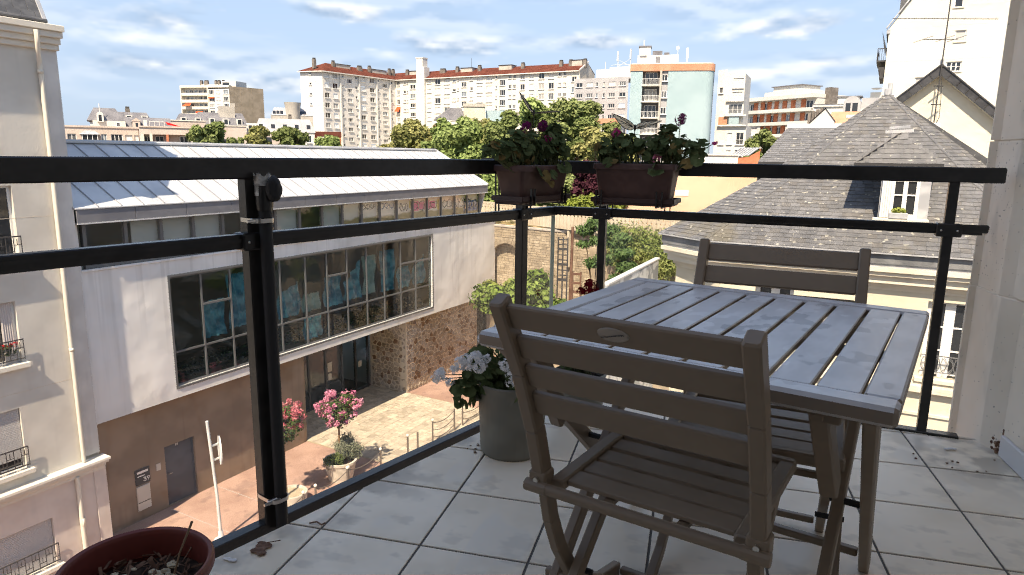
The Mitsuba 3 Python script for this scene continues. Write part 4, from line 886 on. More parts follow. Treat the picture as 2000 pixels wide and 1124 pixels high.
# roof: slate courses
rf = lp('roof', (np.array([[2, YL - .12, 4.22], [9.98, YL - .12, 4.22], [9.78, YL + 1.5, 8.2], [2, YL + 1.5, 8.2]]), np.array([[0, 1, 2, 3]])), 'm_slate_dark')
for j in range(16):
    z0 = 4.22 + j * .235; y0 = YL - .12 + (z0 - 4.22) * .407
    s_ = 7.6 - (j % 2) * .14
    while s_ < 9.9:
        e = min(s_ + .32, 9.98 - (z0 - 4.22) * .05)
        if e - s_ > .05 and j < 7:
            A_ = mat4((1, 0, 0), (0, .377, .926), (0, -.926, .377), (s_, y0, z0))
            lp('slate', tf(cbox(.004, e - s_ - .004, 0, .26, .0, .014 + rnd.uniform(0, .006), .002), A_), 'm_slate_dark', rf)
        s_ += .32
lp('roof_side', (np.array([[9.93, YL - .1, 4.18], [9.93, YL + 30, 4.18], [9.75, YL + 9, 8.2], [9.75, YL + 1.5, 8.2]]), np.array([[0, 1, 2, 3]])), 'm_cream_pale'); lp('roof_top', (np.array([[2, YL + 1.5, 8.2], [9.78, YL + 1.5, 8.2], [9.78, YL + 9, 8.2], [2, YL + 9, 8.2]]), np.array([[0, 1, 2, 3]])), 'm_zinc')
lp('roof_edge', bar((10.02, YL - .14, 4.2), (9.80, YL + 1.5, 8.2), .10, .06), 'm_zinc')
lp('gutter', cat(tube([(2, YL - .22, 4.26), (10.0, YL - .22, 4.26)], .05, 8)), 'm_slate_dark')
lp('downpipe', cat(tube([(9.66, YL - .36, 4.0), (9.66, YL - .36, 3.72), (9.72, YL - .22, 3.48), (9.79, YL - .10, 3.28), (9.80, YL - .085, 3.1), (9.80, YL - .085, 1.0), (9.78, YL - .085, -3), (9.78, YL - .085, -7.40)], .055, 10), *[tube([(9.79, YL - .085, z), (9.79, YL - .085, z + .09)], .07, 10) for z in (.55, -1.6, -4.2, 3.0)]), 'm_pipe_cream', None, True, label='cream rainwater pipe down the corner')
lp('lower_downpipe', cat(tube([(9.55, YL - .09, -7.75), (9.55, YL - .09, -8.9), (9.56, YL - .10, ZS)], .06, 10), tube([(9.56, YL - .10, -9.0), (9.56, YL - .10, -9.2)], .075, 10)), 'm_pipe_cream', None, True)
def railing(x0, x1, z0, z1, y, parent, seed):
    b = M(); b.mesh(box(x0, x1, y - .012, y + .012, z1 - .03, z1)); b.mesh(box(x0, x1, y - .012, y + .012, z0, z0 + .025))
    n = int((x1 - x0) / .16)
    for k in range(n + 1):
        x = x0 + (x1 - x0) * k / n; b.mesh(box(x - .008, x + .008, y - .008, y + .008, z0 if k % 3 else z0 - .02, z1 - (0 if k % 3 else .0)))
        if k < n:
            xm = x + .08; h = (z1 - z0) * (.25 if k % 2 else .55)
            b.mesh(box(x, x + .16, y - .008, y + .008, z0 + h, z0 + h + .016)); b.mesh(box(xm - .007, xm + .007, y - .008, y + .008, z0 + h, z0 + h + (z1 - z0) * .3))
    return lp('window_guard', b.get(), 'm_iron', parent)
for k, (a, b, c, d) in enumerate(wins):
    wk = lp('window', cat(box(a, a + .06, YL + .12, YL + .17, c, d), box(b - .06, b, YL + .12, YL + .17, c, d), box(a, b, YL + .12, YL + .17, d - .06, d), box((a + b) / 2 - .05, (a + b) / 2 + .05, YL + .115, YL + .17, c, d), box(a, b, YL + .12, YL + .17, c, c + .07)), 'm_white_frame')
    lp('pane', box(a, b, YL + .15, YL + .16, c, d), 'm_dark_pane', wk)
    if k in (1, 3):
        zz = c + (.0 if k == 3 else .28)
        lp('roller_shutter', cat(*[cbox(a + .01, b - .01, YL + .06, YL + .085, zz + .045 * j, zz + .045 * j + .042, .006) for j in range(int((d - zz) / .045))]), 'm_shutter', wk)
    if k == 0: lp('curtain', cat(*[tube([(b - .10 - .05 * j, YL + .10, c), (b - .10 - .05 * j, YL + .10, d)], .03, 6) for j in range(5)]), 'm_curtain', wk)
    lp('sill', cbox(a - .12, b + .12, YL - .17, YL + .1, c - .13, c, .012), 'm_cornice', wk)
    railing(a - .03, b + .03, c + .10, c + .62, YL - .09, wk, k)
fb = thing('window_flowers', 'red geraniums in the upper window of the cream block', 'flowers')
g_ = random.Random(9)
for k in range(9): flower_head(fb, STREET[:3, :3] @ np.array([8.50 - k * .13, YL + .0, -3.72 + g_.uniform(-.06, .10)]), .07, 'm_petal_red', g_, 10)
part(fb, 'leaves', cat(*[tf(tf(leaf_mesh(.06, k), np.block([[np.array(rand_rot(g_)).T, np.array([[8.5 - g_.uniform(0, 1.1)], [YL], [-3.85 + g_.uniform(-.1, .12)]])], [np.zeros((1, 3)), np.ones((1, 1))]])), STREET) for k in range(60)]), 'm_ger_leaf', True, kind='stuff')

# ------------------------------------------------------------------ street furniture, planted pots
mat('m_street_metal', pr((0.16, 0.135, 0.115), 0.55, 0.3)); mat('m_ball', pr((0.72, 0.68, 0.58), 0.5)); mat('m_pole_grey', pr(mottled((0.50, 0.51, 0.50), (0.6, 0.6, 0.58), 5), 0.5)); mat('m_concrete_pot', pr(mottled((0.42, 0.38, 0.31), (0.52, 0.48, 0.40), 5), 0.85))
NF = 15.2
def post_(s, ball=True, h=1.0, r=.035, lab='', grp=None, nm='barrier_post'):
    m = lathe([(0, ZS), (r * 1.3, ZS), (r * 1.3, ZS + .05), (r, ZS + .07), (r, ZS + h - .04), (r * 1.2, ZS + h - .03), (0, ZS + h - .02)], 12, (s, NF, 0))
    k = thing(nm, lab, 'post', grp); part(k, 'shaft', m, 'm_street_metal', 30, A=STREET)
    if ball: s_ = trimesh.creation.icosphere(2, .055); part(k, 'ball', (np.array(s_.vertices) + [s, NF, ZS + h + .02], s_.faces), 'm_ball', True, A=STREET)
    return k
post_(19.52, True, .95, .038, 'short bollard with a pale ball top, left of the pair by the path', 'bollards by the path', 'bollard')
post_(20.15, False, .90, .038, 'plain bollard without a ball, right of the pair by the path', 'bollards by the path', 'bollard')
def barrier(s0, s1, lab, balls=(True, True)):
    k = thing('pedestrian_barrier', lab, 'barrier', 'curved-rail barriers along the kerb')
    for s, bl in ((s0, balls[0]), (s1, balls[1])):
        part(k, 'post', lathe([(0, ZS), (.034, ZS), (.034, ZS + .98), (0, ZS + 1.0)], 10, (s, NF, 0)), 'm_street_metal', 30, A=STREET)
        if bl: q = trimesh.creation.icosphere(2, .055); part(k, 'ball', (np.array(q.vertices) + [s, NF, ZS + 1.03], q.faces), 'm_ball', True, A=STREET)
    for z in (.92, .60, .30):
        part(k, 'rail', tube([(s0 + (s1 - s0) * t, NF, ZS + z - .16 * math.sin(math.pi * t)) for t in np.linspace(0, 1, 9)], .016, 6), 'm_street_metal', True, A=STREET)
barrier(12.75, 14.2, 'curved-rail barrier at the left, half behind the railing post', (True, True)); barrier(14.72, 16.2, 'curved-rail barrier in front of the round stone pot')
barrier(16.24, 17.93, 'curved-rail barrier in front of the tall planter'); barrier(21.15, 22.72, 'curved-rail barrier right of the two bollards', (True, False)); barrier(23.35, 25.3, 'curved-rail barrier nearest the grey-green pot', (False, False))
sg = thing('street_sign', 'pale grey pole with a round road sign seen edge-on from behind', 'sign')
part(sg, 'pole', tube([(12.205, 16.6, ZS), (12.17, 16.6, ZS + 1.5), (12.02, 16.6, -6.5)], [.05, .042, .042], 12), 'm_pole_grey', 40, A=STREET)
part(sg, 'foot', lathe([(0, ZS), (.22, ZS), (.20, ZS + .05), (.09, ZS + .10), (.07, ZS + .3), (0, ZS + .3)], 14, (12.2, 16.6, 0)), 'm_pole_grey', 30, A=STREET)
dn = np.array([.855, -.518, -.02]); _, dx_, dy_ = frame_of(dn); dc = np.array([12.36, 16.6, -7.52])
part(sg, 'disc', cat(*[(np.vstack([dc + dn * t + r * (math.cos(a) * dx_ + math.sin(a) * dy_) for t, r in ((0, .0), (0, .43), (.03, .43), (.03, 0))for a in np.linspace(0, 2 * np.pi, 24, endpoint=False)]), np.array([[r * 24 + j, r * 24 + (j + 1) % 24, (r + 1) * 24 + (j + 1) % 24, (r + 1) * 24 + j] for r in range(3) for j in range(24)]))]), 'm_pole_grey', 30, A=STREET)
part(sg, 'sign_face', cat((np.vstack([dc + dn * .034 + r * (math.cos(a) * dx_ + math.sin(a) * dy_) for r in (.0, .42) for a in np.linspace(0, 2 * np.pi, 24, endpoint=False)]), np.array([[j, (j + 1) % 24, 24 + (j + 1) % 24, 24 + j] for j in range(24)]))), 'm_petal_coral', A=STREET)
part(sg, 'clamp', cat(bar((12.05, 16.6, -7.3), (12.34, 16.6, -7.3), .05, .05), bar((12.06, 16.6, -7.75), (12.34, 16.6, -7.75), .05, .05)), 'm_pole_grey', A=STREET)

def vcol_leafm(name, tr=0.45):
    scene[name] = {'type': 'principledthin', 'base_color': {'type': 'mesh_attribute', 'name': 'vertex_color'}, 'roughness': 0.6, 'diff_trans': tr, 'spec_trans': 0.0}
vcol_leafm('m_foliage', 0.4)
def leaf_cloud(g, centers, radii, count, size, cols, flat=.55, shell=.55, aspect=.6, droop=0.0):
    """many small leaf faces spread through a set of clumps; each leaf a folded rhomb of two triangles"""
    centers = np.asarray(centers, float); radii = np.asarray(radii, float)
    w = radii ** 2; idx = g.choice(len(centers), count, p=w / w.sum())
    d = g.normal(size=(count, 3)); d /= np.linalg.norm(d, axis=1, keepdims=True)
    rr = radii[idx] * (shell + (1 - shell) * g.uniform(0, 1, count) ** .5) * (1 + .12 * g.normal(size=count))
    c = centers[idx] + d * rr[:, None] * [1, 1, flat if flat > .01 else 1]
    nr = d * .9 + g.normal(size=(count, 3)) * .55 + [0, 0, .45]; nr /= np.linalg.norm(nr, axis=1, keepdims=True)
    t = np.cross(nr, g.normal(size=(count, 3))); t /= np.linalg.norm(t, axis=1, keepdims=True) + 1e-9
    t[:, 2] -= droop; b = np.cross(nr, t); s = size * g.uniform(.5, 1.6, count)[:, None]
    V = np.stack([c - t * s, c + b * s * aspect + nr * s * .18, c + t * s, c - b * s * aspect + nr * s * .18], 1).reshape(-1, 3)
    q = np.arange(count)[:, None] * 4; F = np.vstack([q + [0, 1, 2], q + [0, 2, 3]])
    cols = np.asarray(cols, float); mixv = g.uniform(0, 1, (count, 1)); ci = g.integers(len(cols), size=len(centers)); a = cols[np.where(g.uniform(size=count) < .6, ci[idx], g.integers(len(cols), size=count))] * g.uniform(.82, 1.18, len(centers))[idx][:, None]
    cc = a * (.85 + .3 * mixv); return (V, F), np.repeat(cc, 4, 0)
def small_tree(base, zc, rad, label, fcols, seed, zb, lc=((0.06, 0.09, 0.03), (0.09, 0.125, 0.045))):
    g = np.random.default_rng(seed); t = thing('flowering_tree', label, 'tree', 'small flowering trees in pots')
    bx, by = base
    part(t, 'trunk', cat(tube([(bx, by, zb), (bx - .02, by, (zb + zc) / 2 - .2), (bx, by, zc - rad * .55)], [.045, .036, .03], 8), *[tube([(bx, by, zc - rad * .7), (bx + math.cos(a) * rad * .3, by + math.sin(a) * rad * .3, zc - rad * .1), (bx + math.cos(a) * rad * .6, by + math.sin(a) * rad * .6, zc + rad * .3)], [.022, .015, .008], 5) for a in np.arange(0, 6.2, .9)]), 'm_twig', True, A=STREET)
    cs = [np.array([bx, by, zc]) + d / np.linalg.norm(d) * rad * g.uniform(.35, .78) * np.array([1, 1, .85]) for d in g.normal(size=(24, 3))]
    m_, c_ = leaf_cloud(g, cs, [rad * .32] * 24, 2300, .042, lc, flat=.9)
    part(t, 'crown', tf(m_, STREET), 'm_foliage', color=c_)
    cs2 = [np.array([bx, by, zc]) + (d / np.linalg.norm(d) + [0, 0, .25]) * rad * g.uniform(.45, 1.02) * np.array([1, 1, .85]) for d in g.normal(size=(95, 3))]
    m_, c_ = leaf_cloud(g, cs2, list(g.uniform(.07, .17, 95) * rad), 4200, .028, fcols, flat=1.0, shell=.35, aspect=.9)
    part(t, 'blossom', tf(m_, STREET), 'm_foliage', color=c_)
small_tree((14.62, 16.42), -7.48, .80, 'small tree with coral pink blossom in the round stone pot', ((0.48, 0.15, 0.17), (0.54, 0.24, 0.25), (0.40, 0.10, 0.13)), 31, ZS + .4)
small_tree((17.05, 16.32), -7.80, .80, 'small tree with bright pink blossom rising from the tall planter', ((0.62, 0.26, 0.36), (0.66, 0.34, 0.42), (0.55, 0.18, 0.30)), 32, ZS + .6)
k_ = thing('round_planter', 'round stone pot at the foot of the coral tree', 'pot')
part(k_, 'body', lathe([(0, ZS + .001), (.40, ZS), (.46, ZS + .10), (.50, ZS + .36), (.50, ZS + .44), (.42, ZS + .44), (.40, ZS + .36)], 28, (14.85, 16.42, 0)), 'm_concrete_pot', 40, A=STREET)
part(k_, 'soil', lathe([(0, ZS + .40), (.41, ZS + .38)], 20, (14.85, 16.42, 0)), 'm_dry', A=STREET)
k_ = thing('tall_planter', 'tall tapered planter of silvery shrubs below the pink tree', 'planter')
part(k_, 'body', lathe([(0, ZS + .001), (.42, ZS), (.56, ZS + .62), (.60, ZS + .66), (.60, ZS + .74), (.52, ZS + .74), (.50, ZS + .6)], 24, (17.05, 16.32, 0)), 'm_concrete_pot', 30, A=STREET)
part(k_, 'soil', lathe([(0, ZS + .66), (.5, ZS + .64)], 20, (17.05, 16.32, 0)), 'm_soil', A=STREET)
def shrub(name, label, cs, rs, n, size, cols, seed, A=None, aspect=.25, flat=1.0, cat_='shrub', droop=0., shell=.2, group=None, stem=None):
    g = np.random.default_rng(seed); t = thing(name, label, cat_, group)
    m_, c_ = leaf_cloud(g, cs, rs, n, size, cols, flat=flat, shell=shell, aspect=aspect, droop=droop)
    if A is not None: m_ = tf(m_, A)
    part(t, 'foliage', m_, 'm_foliage', color=c_)
    cs = np.asarray(cs, float); lo = cs.mean(0).copy(); lo[2] = (cs[:, 2] - np.asarray(rs)).min() if stem is None else stem
    b = cat(*[tube([lo, (lo + c) / 2 + [.02, 0, .02], c], [.02, .014, .006], 5) for c in cs[:10]])
    part(t, 'stem', tf(b, A) if A is not None else b, 'm_twig', True); return t
shrub('shrub', 'silvery grey-green lavender bush in the tall planter', [(17.25, 16.2, ZS + 1.10), (17.5, 16.1, ZS + .98), (17.1, 16.3, ZS + 1.2), (17.4, 16.3, ZS + 1.35)], [.38, .36, .30, .28], 3600, .05, ((0.24, 0.26, 0.19), (0.30, 0.315, 0.235), (0.18, 0.20, 0.13)), 41, STREET, .22)
shrub('shrub', 'low dark green shrub at the left rim of the tall planter', [(16.62, 16.35, ZS + .80), (16.8, 16.2, ZS + .85)], [.24, .22], 1100, .05, ((0.07, 0.10, 0.03), (0.11, 0.14, 0.05)), 42, STREET, .35)
# ================================================================== THE SLATE-ROOFED HOUSE ON THE RIGHT
mat('m_house_cream', dif(mottled((0.58, 0.53, 0.415), (0.65, 0.60, 0.48), 0.9, 4, streak=0.12)))
mat('m_house_trim', dif(mottled((0.60, 0.55, 0.44), (0.68, 0.63, 0.52), 1.5, 3, streak=0.2)))
for k, (a, b) in enumerate((((0.094, 0.096, 0.100), (0.126, 0.127, 0.130)), ((0.106, 0.107, 0.109), (0.140, 0.140, 0.141)), ((0.102, 0.099, 0.095), (0.136, 0.132, 0.126)), ((0.116, 0.118, 0.123), (0.152, 0.153, 0.157)))):
    def _sl(p, n, uv, a=a, b=b):
        t = fbm(p.x * 6, p.y * 6, p.z * 6, 4); c = mix(a, b, smoothstep(0.3, 0.7, t))
        li = smoothstep(0.82, 0.88, noise(p.x * 13, p.y * 13, p.z * 13))
        moss = smoothstep(0.55, 0.75, fbm(p.x * 1.3, p.y * 1.3, p.z * 1.3, 4)) * smoothstep(0.3, -0.5, p.z)
        c = mix(c, (0.135, 0.122, 0.085), moss * 0.6)
        return mix(c, (0.42, 0.41, 0.35), li * 0.6)
    mat(f'm_slate_{k}', pr(proc(_sl), 0.6, 0, 0.4))
mat('m_lead', pr(mottled((0.36, 0.37, 0.385), (0.5, 0.51, 0.52), 4), 0.5, 0.3)); mat('m_lead_dark', pr(mottled((0.11, 0.115, 0.12), (0.2, 0.205, 0.21), 3, 4, streak=0.5), 0.6))
AH = az_frame((0.37, 17.5, 0), 103.5)
HS = thing('slate_roof_house', 'cream house with a steep grey slate hip roof and dormer', 'house')
def hp(name, m, mt, parent=None, sm=False, **k): return part(parent or HS, name, m, mt, sm, A=AH, **k)
ap = np.array([3.6, 6.0, 3.05]); E0, E1, EL, ER = [np.array(q, float) for q in ((0, 0, -.86), (7.2, 0, -.86), (-1.47, 1.05, -.86), (8.67, 1.05, -.86))]
K0, K1, KL, KR = [np.array(q, float) for q in ((1.55, 2.7, .62), (5.65, 2.7, .62), (.76, 3.23, .62), (6.44, 3.23, .62))]
EB, EC = np.array([-1.47, 11, -.86]), np.array([8.67, 11, -.86])
R_ = M()
for q in ((E0, E1, K1, K0), (EL, E0, K0, KL), (E1, ER, KR, K1)): R_.add(q, [[0, 1, 2, 3]])
for q in ((K0, K1, ap), (KL, K0, ap), (K1, KR, ap)): R_.add(q, [[0, 1, 2]])
R_.add((EB, EL, KL, ap), [[0, 1, 2, 3]]); R_.add((ER, EC, ap, KR), [[0, 1, 2, 3]]); R_.add((EC, EB, ap), [[0, 1, 2]])
RK = hp('roof', R_.get(), 'm_slate_0')
allsl = []
def slate_face(P0, P1, Q1, Q0, seed, w=.205, ex=.172, holes=()):
    """courses of slates on the face P0 P1 (eave) to Q1 Q0 (top)"""
    g = random.Random(seed); P0, P1, Q1, Q0 = map(np.asarray, (P0, P1, Q1, Q0))
    u = (P1 - P0) / np.linalg.norm(P1 - P0); nn = np.cross(u, Q0 - P0); nn /= np.linalg.norm(nn); v = np.cross(nn, u)
    if v[2] < 0: nn, v = -nn, -v
    H = (Q0 - P0) @ v; n = int(H / ex)
    if nn[2] < 0: nn = -nn
    for j in range(n + 1):
        t = j * ex; f = min(t / H, 1)
        a = P0 + (Q0 - P0) * f; b = P1 + (Q1 - P1) * f; L = (b - a) @ u
        a0 = (a - P0) @ u; x = -g.uniform(0, w)
        while x < L:
            ww = w * g.uniform(.82, 1.15); x0, x1 = max(x + .004, 0), min(x + ww - .004, L)
            if x1 - x0 > .03:
                c = P0 + u * (a0 + (x0 + x1) / 2) + v * t
                if not any(h(c) for h in holes):
                    th = .010 + g.uniform(0, .007); sk = g.uniform(-.010, .010); up_ = min(ex * 1.25, H - t + .02)
                    Pq = []
                    for (xx, tt, zz) in ((x0, -.012 + sk, th + .007), (x1, -.012 - sk * .5, th + .007), (x1, up_, .004), (x0, up_, .004)): Pq.append(P0 + u * (a0 + xx) + v * (t + tt) + nn * zz)
                    for (xx, tt) in ((x0, -.012 + sk), (x1, -.012 - sk * .5)): Pq.append(P0 + u * (a0 + xx) + v * (t + tt) - nn * .004)
                    allsl.append((c, (np.array(Pq), np.array([[0, 1, 2], [0, 2, 3], [4, 5, 1], [4, 1, 0], [0, 3, 4], [5, 2, 1]]))))
            x += ww
dorm = lambda c: 3.70 < c[0] < 4.67 and .8 < c[1] < 2.2 and c[2] > -.25 and c[2] < 1.05
slate_face(E0, E1, K1, K0, 1, holes=(dorm,)); slate_face(K0, K1, ap, ap, 2)
slate_face(EL, E0, K0, KL, 3); slate_face(KL, K0, ap, ap, 4); slate_face(E1, ER, KR, K1, 5); slate_face(K1, KR, ap, ap, 6)
camL = np.linalg.inv(AH)[:3, :3] @ (np.array([0, 0, EYE_Z]) - AH[:3, 3])
allsl.sort(key=lambda q: np.linalg.norm(q[0] - camL) + (100 if q[0][0] > 6.2 or (q[0][0] < 0) else 0))
rest = [M() for _ in range(4)]
for i, (c, m_) in enumerate(allsl):
    r_ = rnd.choice((0, 0, 1, 1, 2, 3))
    if i < 300: hp('slate', m_, f'm_slate_{r_}', RK)
    else: rest[r_].mesh(m_)
for k in range(4): hp('more_slates', rest[k].get(), f'm_slate_{k}', RK, kind='stuff')
for a, b in ((E0, K0), (K0, ap), (E1, K1), (K1, ap)): hp('hip_flashing', bar(a + [0, 0, .012], b + [0, 0, .012], .05, .03, .006), 'm_slate_0', RK)
hp('finial', cat(tube([ap + [0, 0, -.05], ap + [0, 0, .12]], .11, 10), tube([ap + [.04, 0, .1], ap + [.04, 0, .28]], .06, 8)), 'm_lead', RK)
# gutter, fascia, cornice, walls
def ring(o, z0, z1, mt, name, c=.008, parent=None):
    """moulding band that follows the eaves; o = how far in from the eave line"""
    pts = [np.array([-1.47, 11.0]), np.array([-1.47, 1.05]), np.array([0, 0.0]), np.array([7.2, 0.0]), np.array([8.67, 1.05]), np.array([8.67, 11.0])]
    P = Polygon(pts).buffer(-o, join_style=2); I = P.buffer(-.5, join_style=2)
    return hp(name, prism(P.difference(I), z0, z1), mt, parent)
ring(-.03, -.895, -.862, 'm_lead', 'gutter_edge'); ring(.06, -1.12, -.895, 'm_lead_dark', 'gutter_fascia'); ring(.10, -1.20, -1.12, 'm_lead', 'gutter_band')
ring(.05, -1.30, -1.20, 'm_house_trim', 'cornice'); ring(.12, -1.40, -1.30, 'm_house_trim', 'cornice'); ring(.22, -1.58, -1.40, 'm_house_trim', 'cornice'); ring(.36, -1.68, -1.58, 'm_house_trim', 'cornice'); ring(.42, -1.76, -1.68, 'm_house_trim', 'cornice')
hw = [(4.90, 5.78, -3.68, -1.93), (1.2, 2.1, -3.68, -1.93)]
hp('wall', cat(wall_with_holes(.35, 6.85, ZS, -1.76, .45, hw, .22), *[(np.array([[a[0], a[1], ZS], [b[0], b[1], ZS], [b[0], b[1], -1.7], [a[0], a[1], -1.7]]), np.array([[0, 1, 2, 3]])) for a, b in (((-1.02, 1.28), (.35, .45)), ((-1.02, 11), (-1.02, 1.28)), ((6.85, .45), (8.2, 1.28)), ((8.2, 1.28), (8.2, 11)))]), 'm_house_cream')
for z0, z1, d in ((-4.02, -3.88, .16), (-3.88, -3.80, .10), (-4.6, -4.54, .05)): hp('string_course', box(.30, 6.9, .45 - d, .449, z0, z1), 'm_house_trim')
for (a, b, c, d) in hw:
    wk = hp('window', cat(*[box(x - .05, x + .05, .60, .66, c, d) for x in (a + .05, (a + b) / 2 - .04, (a + b) / 2 + .06, b - .05)], *[box(a + .1, b - .1, .605, .655, z - .018, z + .018) for z in (c + .08, c + .62, c + 1.16, d - .04)]), 'm_white_frame')
    hp('pane', box(a, b, .63, .64, c, d), 'm_dark_pane', wk); hp('curtain', cat(*[tube([(a + .08 + .07 * j, .70, c), (a + .08 + .07 * j, .70, d)], .04, 6) for j in range(3)]), 'm_curtain', wk)
    hp('sill', cbox(a - .1, b + .1, .30, .60, c - .10, c, .01), 'm_house_trim', wk)
    gm = M()
    for z in (c + .14, c + .52): gm.mesh(box(a - .02, b + .02, .40, .42, z, z + .02))
    for j in range(7):
        x = a + (b - a) * (j + .5) / 7; gm.mesh(tube([(x + .055 * math.cos(q), .41, c + .33 + .16 * math.sin(q)) for q in np.linspace(0, 2 * math.pi, 13)], .007, 4)); gm.mesh(tube([(x + .055 * math.cos(q * 2), .41, c + .33 + .17 * math.sin(q)) for q in np.linspace(0, 2 * math.pi, 17)], .006, 4))
    hp('window_guard', gm.get(), 'm_lead_dark', wk)
_AH = AH; AH = AH @ mat4(o=(.20, 0, 0))
# dormer
DM = hp('dormer', cat((np.array([[3.52, .86, -.20], [3.52, 2.7, .6], [3.52, 3.2, 1.08], [3.52, .86, 1.08]]), np.array([[0, 1, 2, 3]])), (np.array([[4.47, .86, -.20], [4.47, 2.7, .6], [4.47, 3.2, 1.08], [4.47, .86, 1.08]]), np.array([[0, 1, 2, 3]])), box(3.50, 3.72, .855, .90, -.15, 1.08), box(4.28, 4.49, .855, .90, -.15, 1.08), box(3.5, 4.49, .855, .9, .98, 1.08)), 'm_lead')
hp('sill', cbox(3.40, 4.52, .62, .90, -.21, -.15, .01), 'm_house_trim', DM)
dwk = hp('dormer_window', cat(box(3.72, 3.79, .86, .93, -.15, .98), box(4.21, 4.28, .86, .93, -.15, .98), box(3.72, 4.28, .86, .93, .92, .98), box(3.72, 4.28, .86, .93, -.15, -.06), box(3.955, 4.045, .85, .93, -.15, .98), box(3.79, 4.21, .87, .92, .36, .39), box(3.79, 4.21, .87, .92, .68, .71)), 'm_white_frame', DM)
hp('dormer_pane', box(3.75, 4.25, .905, .915, -.1, .95), 'm_dark_pane', DM)
hp('shutter', cat(*[cbox(3.53 + .045 * j, 3.57 + .045 * j, .74 + .02 * (j % 2), .80 + .02 * (j % 2), -.14, .96, .006) for j in range(4)]), 'm_white_frame', DM, label='folded white shutter at the left of the dormer window')
AH = _AH
FE = [np.array(q, float) for q in ((3.13, .76, 1.08), (4.84, .76, 1.08), (3.98, 1.55, 1.78), (3.98, 4.0, 1.78), (3.13, 2.9, 1.08), (4.84, 2.9, 1.08))]
DR = hp('dormer_roof', cat((np.array([FE[0], FE[1], FE[2]]), np.array([[0, 1, 2]])), (np.array([FE[4], FE[0], FE[2], FE[3]]), np.array([[0, 1, 2, 3]])), (np.array([FE[1], FE[5], FE[3], FE[2]]), np.array([[0, 1, 2, 3]])), (np.array([FE[0] - [0, 0, .03], FE[1] - [0, 0, .03], FE[5] - [0, 0, .03], FE[4] - [0, 0, .03]]), np.array([[0, 1, 2, 3]]))), 'm_slate_1', DM)
n0 = len(allsl); allsl.clear(); slate_face(FE[0], FE[1], FE[2], FE[2], 8, w=.21, ex=.165); 
for c, m_ in allsl: 
    k = key('slate', DM); scene[k] = shape(tf(m_, AH), f'm_slate_{rnd.choice((1, 1, 3, 0))}')
allsl.clear(); slate_face(FE[4], FE[0], FE[2], FE[3], 9, w=.21, ex=.165); hp('side_slates', cat(*[m_ for c, m_ in allsl]), 'm_slate_2', DM, kind='stuff')
hp('dormer_eave', cat(box(3.10, 4.87, .72, .78, 1.015, 1.085), box(3.10, 3.16, .78, 2.6, 1.015, 1.085), box(4.81, 4.87, .78, 2.6, 1.015, 1.085)), 'm_plate_dark', DM)
hp('ridge_flashing', cat(bar((3.66, 1.52, 1.80), (4.24, 1.52, 1.83), .012, .07), bar((3.74, 1.75, 1.90), (4.16, 1.62, 1.93), .012, .06)), 'm_lead', DM, label='bright metal flashing behind the dormer peak')
fbx = thing('window_box', 'pale grey flower box on the dormer sill', 'flower box'); part(fbx, 'box', cbox(3.92, 4.30, .60, .76, -.15, -.02, .012), 'm_lead', A=AH)
g_ = np.random.default_rng(5); m_, c_ = leaf_cloud(g_, [(4.02, .68, .03), (4.12, .68, .05), (4.20, .68, .03)], [.07, .08, .07], 380, .022, ((0.22, 0.27, 0.05), (0.30, 0.33, 0.09)), flat=.7, shell=.2)
pl_ = thing('box_plant', 'yellow-green plant in the dormer flower box', 'plant'); part(pl_, 'leaves', tf(m_, AH), 'm_foliage', color=c_)
# lower wing of slate roof behind, at the left
WG = thing('slate_lean_to', 'low slate roof behind the left flank of the hip roof', 'roof')
wq = [np.array(q, float) for q in ((1.75, 21.0, 1.05), (6.0, 20.2, 1.05), (6.5, 24, 2.15), (2.9, 24.6, 2.15))]
part(WG, 'deck', cat((np.array(wq), np.array([[0, 1, 2, 3]])), (np.array([[1.75, 21, 1.0], [6, 20.2, 1.0], [6, 20.2, .8], [1.75, 21, .8]]), np.array([[0, 1, 2, 3]])), (np.array([[1.75, 21, 1.0], [2.9, 24.6, 2.1], [2.9, 24.6, -3], [1.75, 21, -3.]]), np.array([[0, 1, 2, 3]]))), 'm_slate_1')
allsl.clear(); slate_face(wq[0], wq[1], wq[2], wq[3], 12, w=.28, ex=.22)
for i, (c, m_) in enumerate(sorted(allsl, key=lambda q: q[0][0])[:110]): part(WG, 'slate', m_, f'm_slate_{rnd.choice((0, 1, 3))}')
part(WG, 'eave', cat(bar((1.75, 20.98, 1.0), (6, 20.18, 1.0), .06, .12)), 'm_plate_dark')
solo('slate_lean_to_wall', prism([(1.9, 21.1), (6.2, 20.3), (6.6, 24.4), (3.0, 24.6)], ZS, .98), 'm_house_cream', 'rendered wall carrying the low slate roof', 'wall')
solo('parapet_wall', cat(prism([(2.9, 24.9), (7.2, 24.1), (7.3, 24.4), (3.0, 25.2)], ZS, 2.30)), 'm_white_render', 'white parapet behind the low slate roof', 'wall')
# terrace wall with pale coping
mat('m_marble', pr(mottled((0.30, 0.32, 0.335), (0.60, 0.61, 0.60), 3.5, 4, streak=0.7, lo=.42, hi=.56), 0.35)); mat('m_coping', dif((0.62, 0.62, 0.60)))
TWL = thing('terrace_wall', 'marbled grey terrace wall with a pale flat coping beside the house corner', 'wall')
pw = [np.array(q) for q in ((-.80, 19.3), (-1.75, 15.4))]
part(TWL, 'wall', bar((pw[0][0] - .05, pw[0][1], -6.2), (pw[1][0] - .05, pw[1][1], -6.25), .11, 9.0), 'm_marble'); part(TWL, 'coping', bar((pw[0][0] - .05, pw[0][1] + .1, -1.645), (pw[1][0] - .05, pw[1][1] - .05, -1.72), .15, .06, .01), 'm_coping')
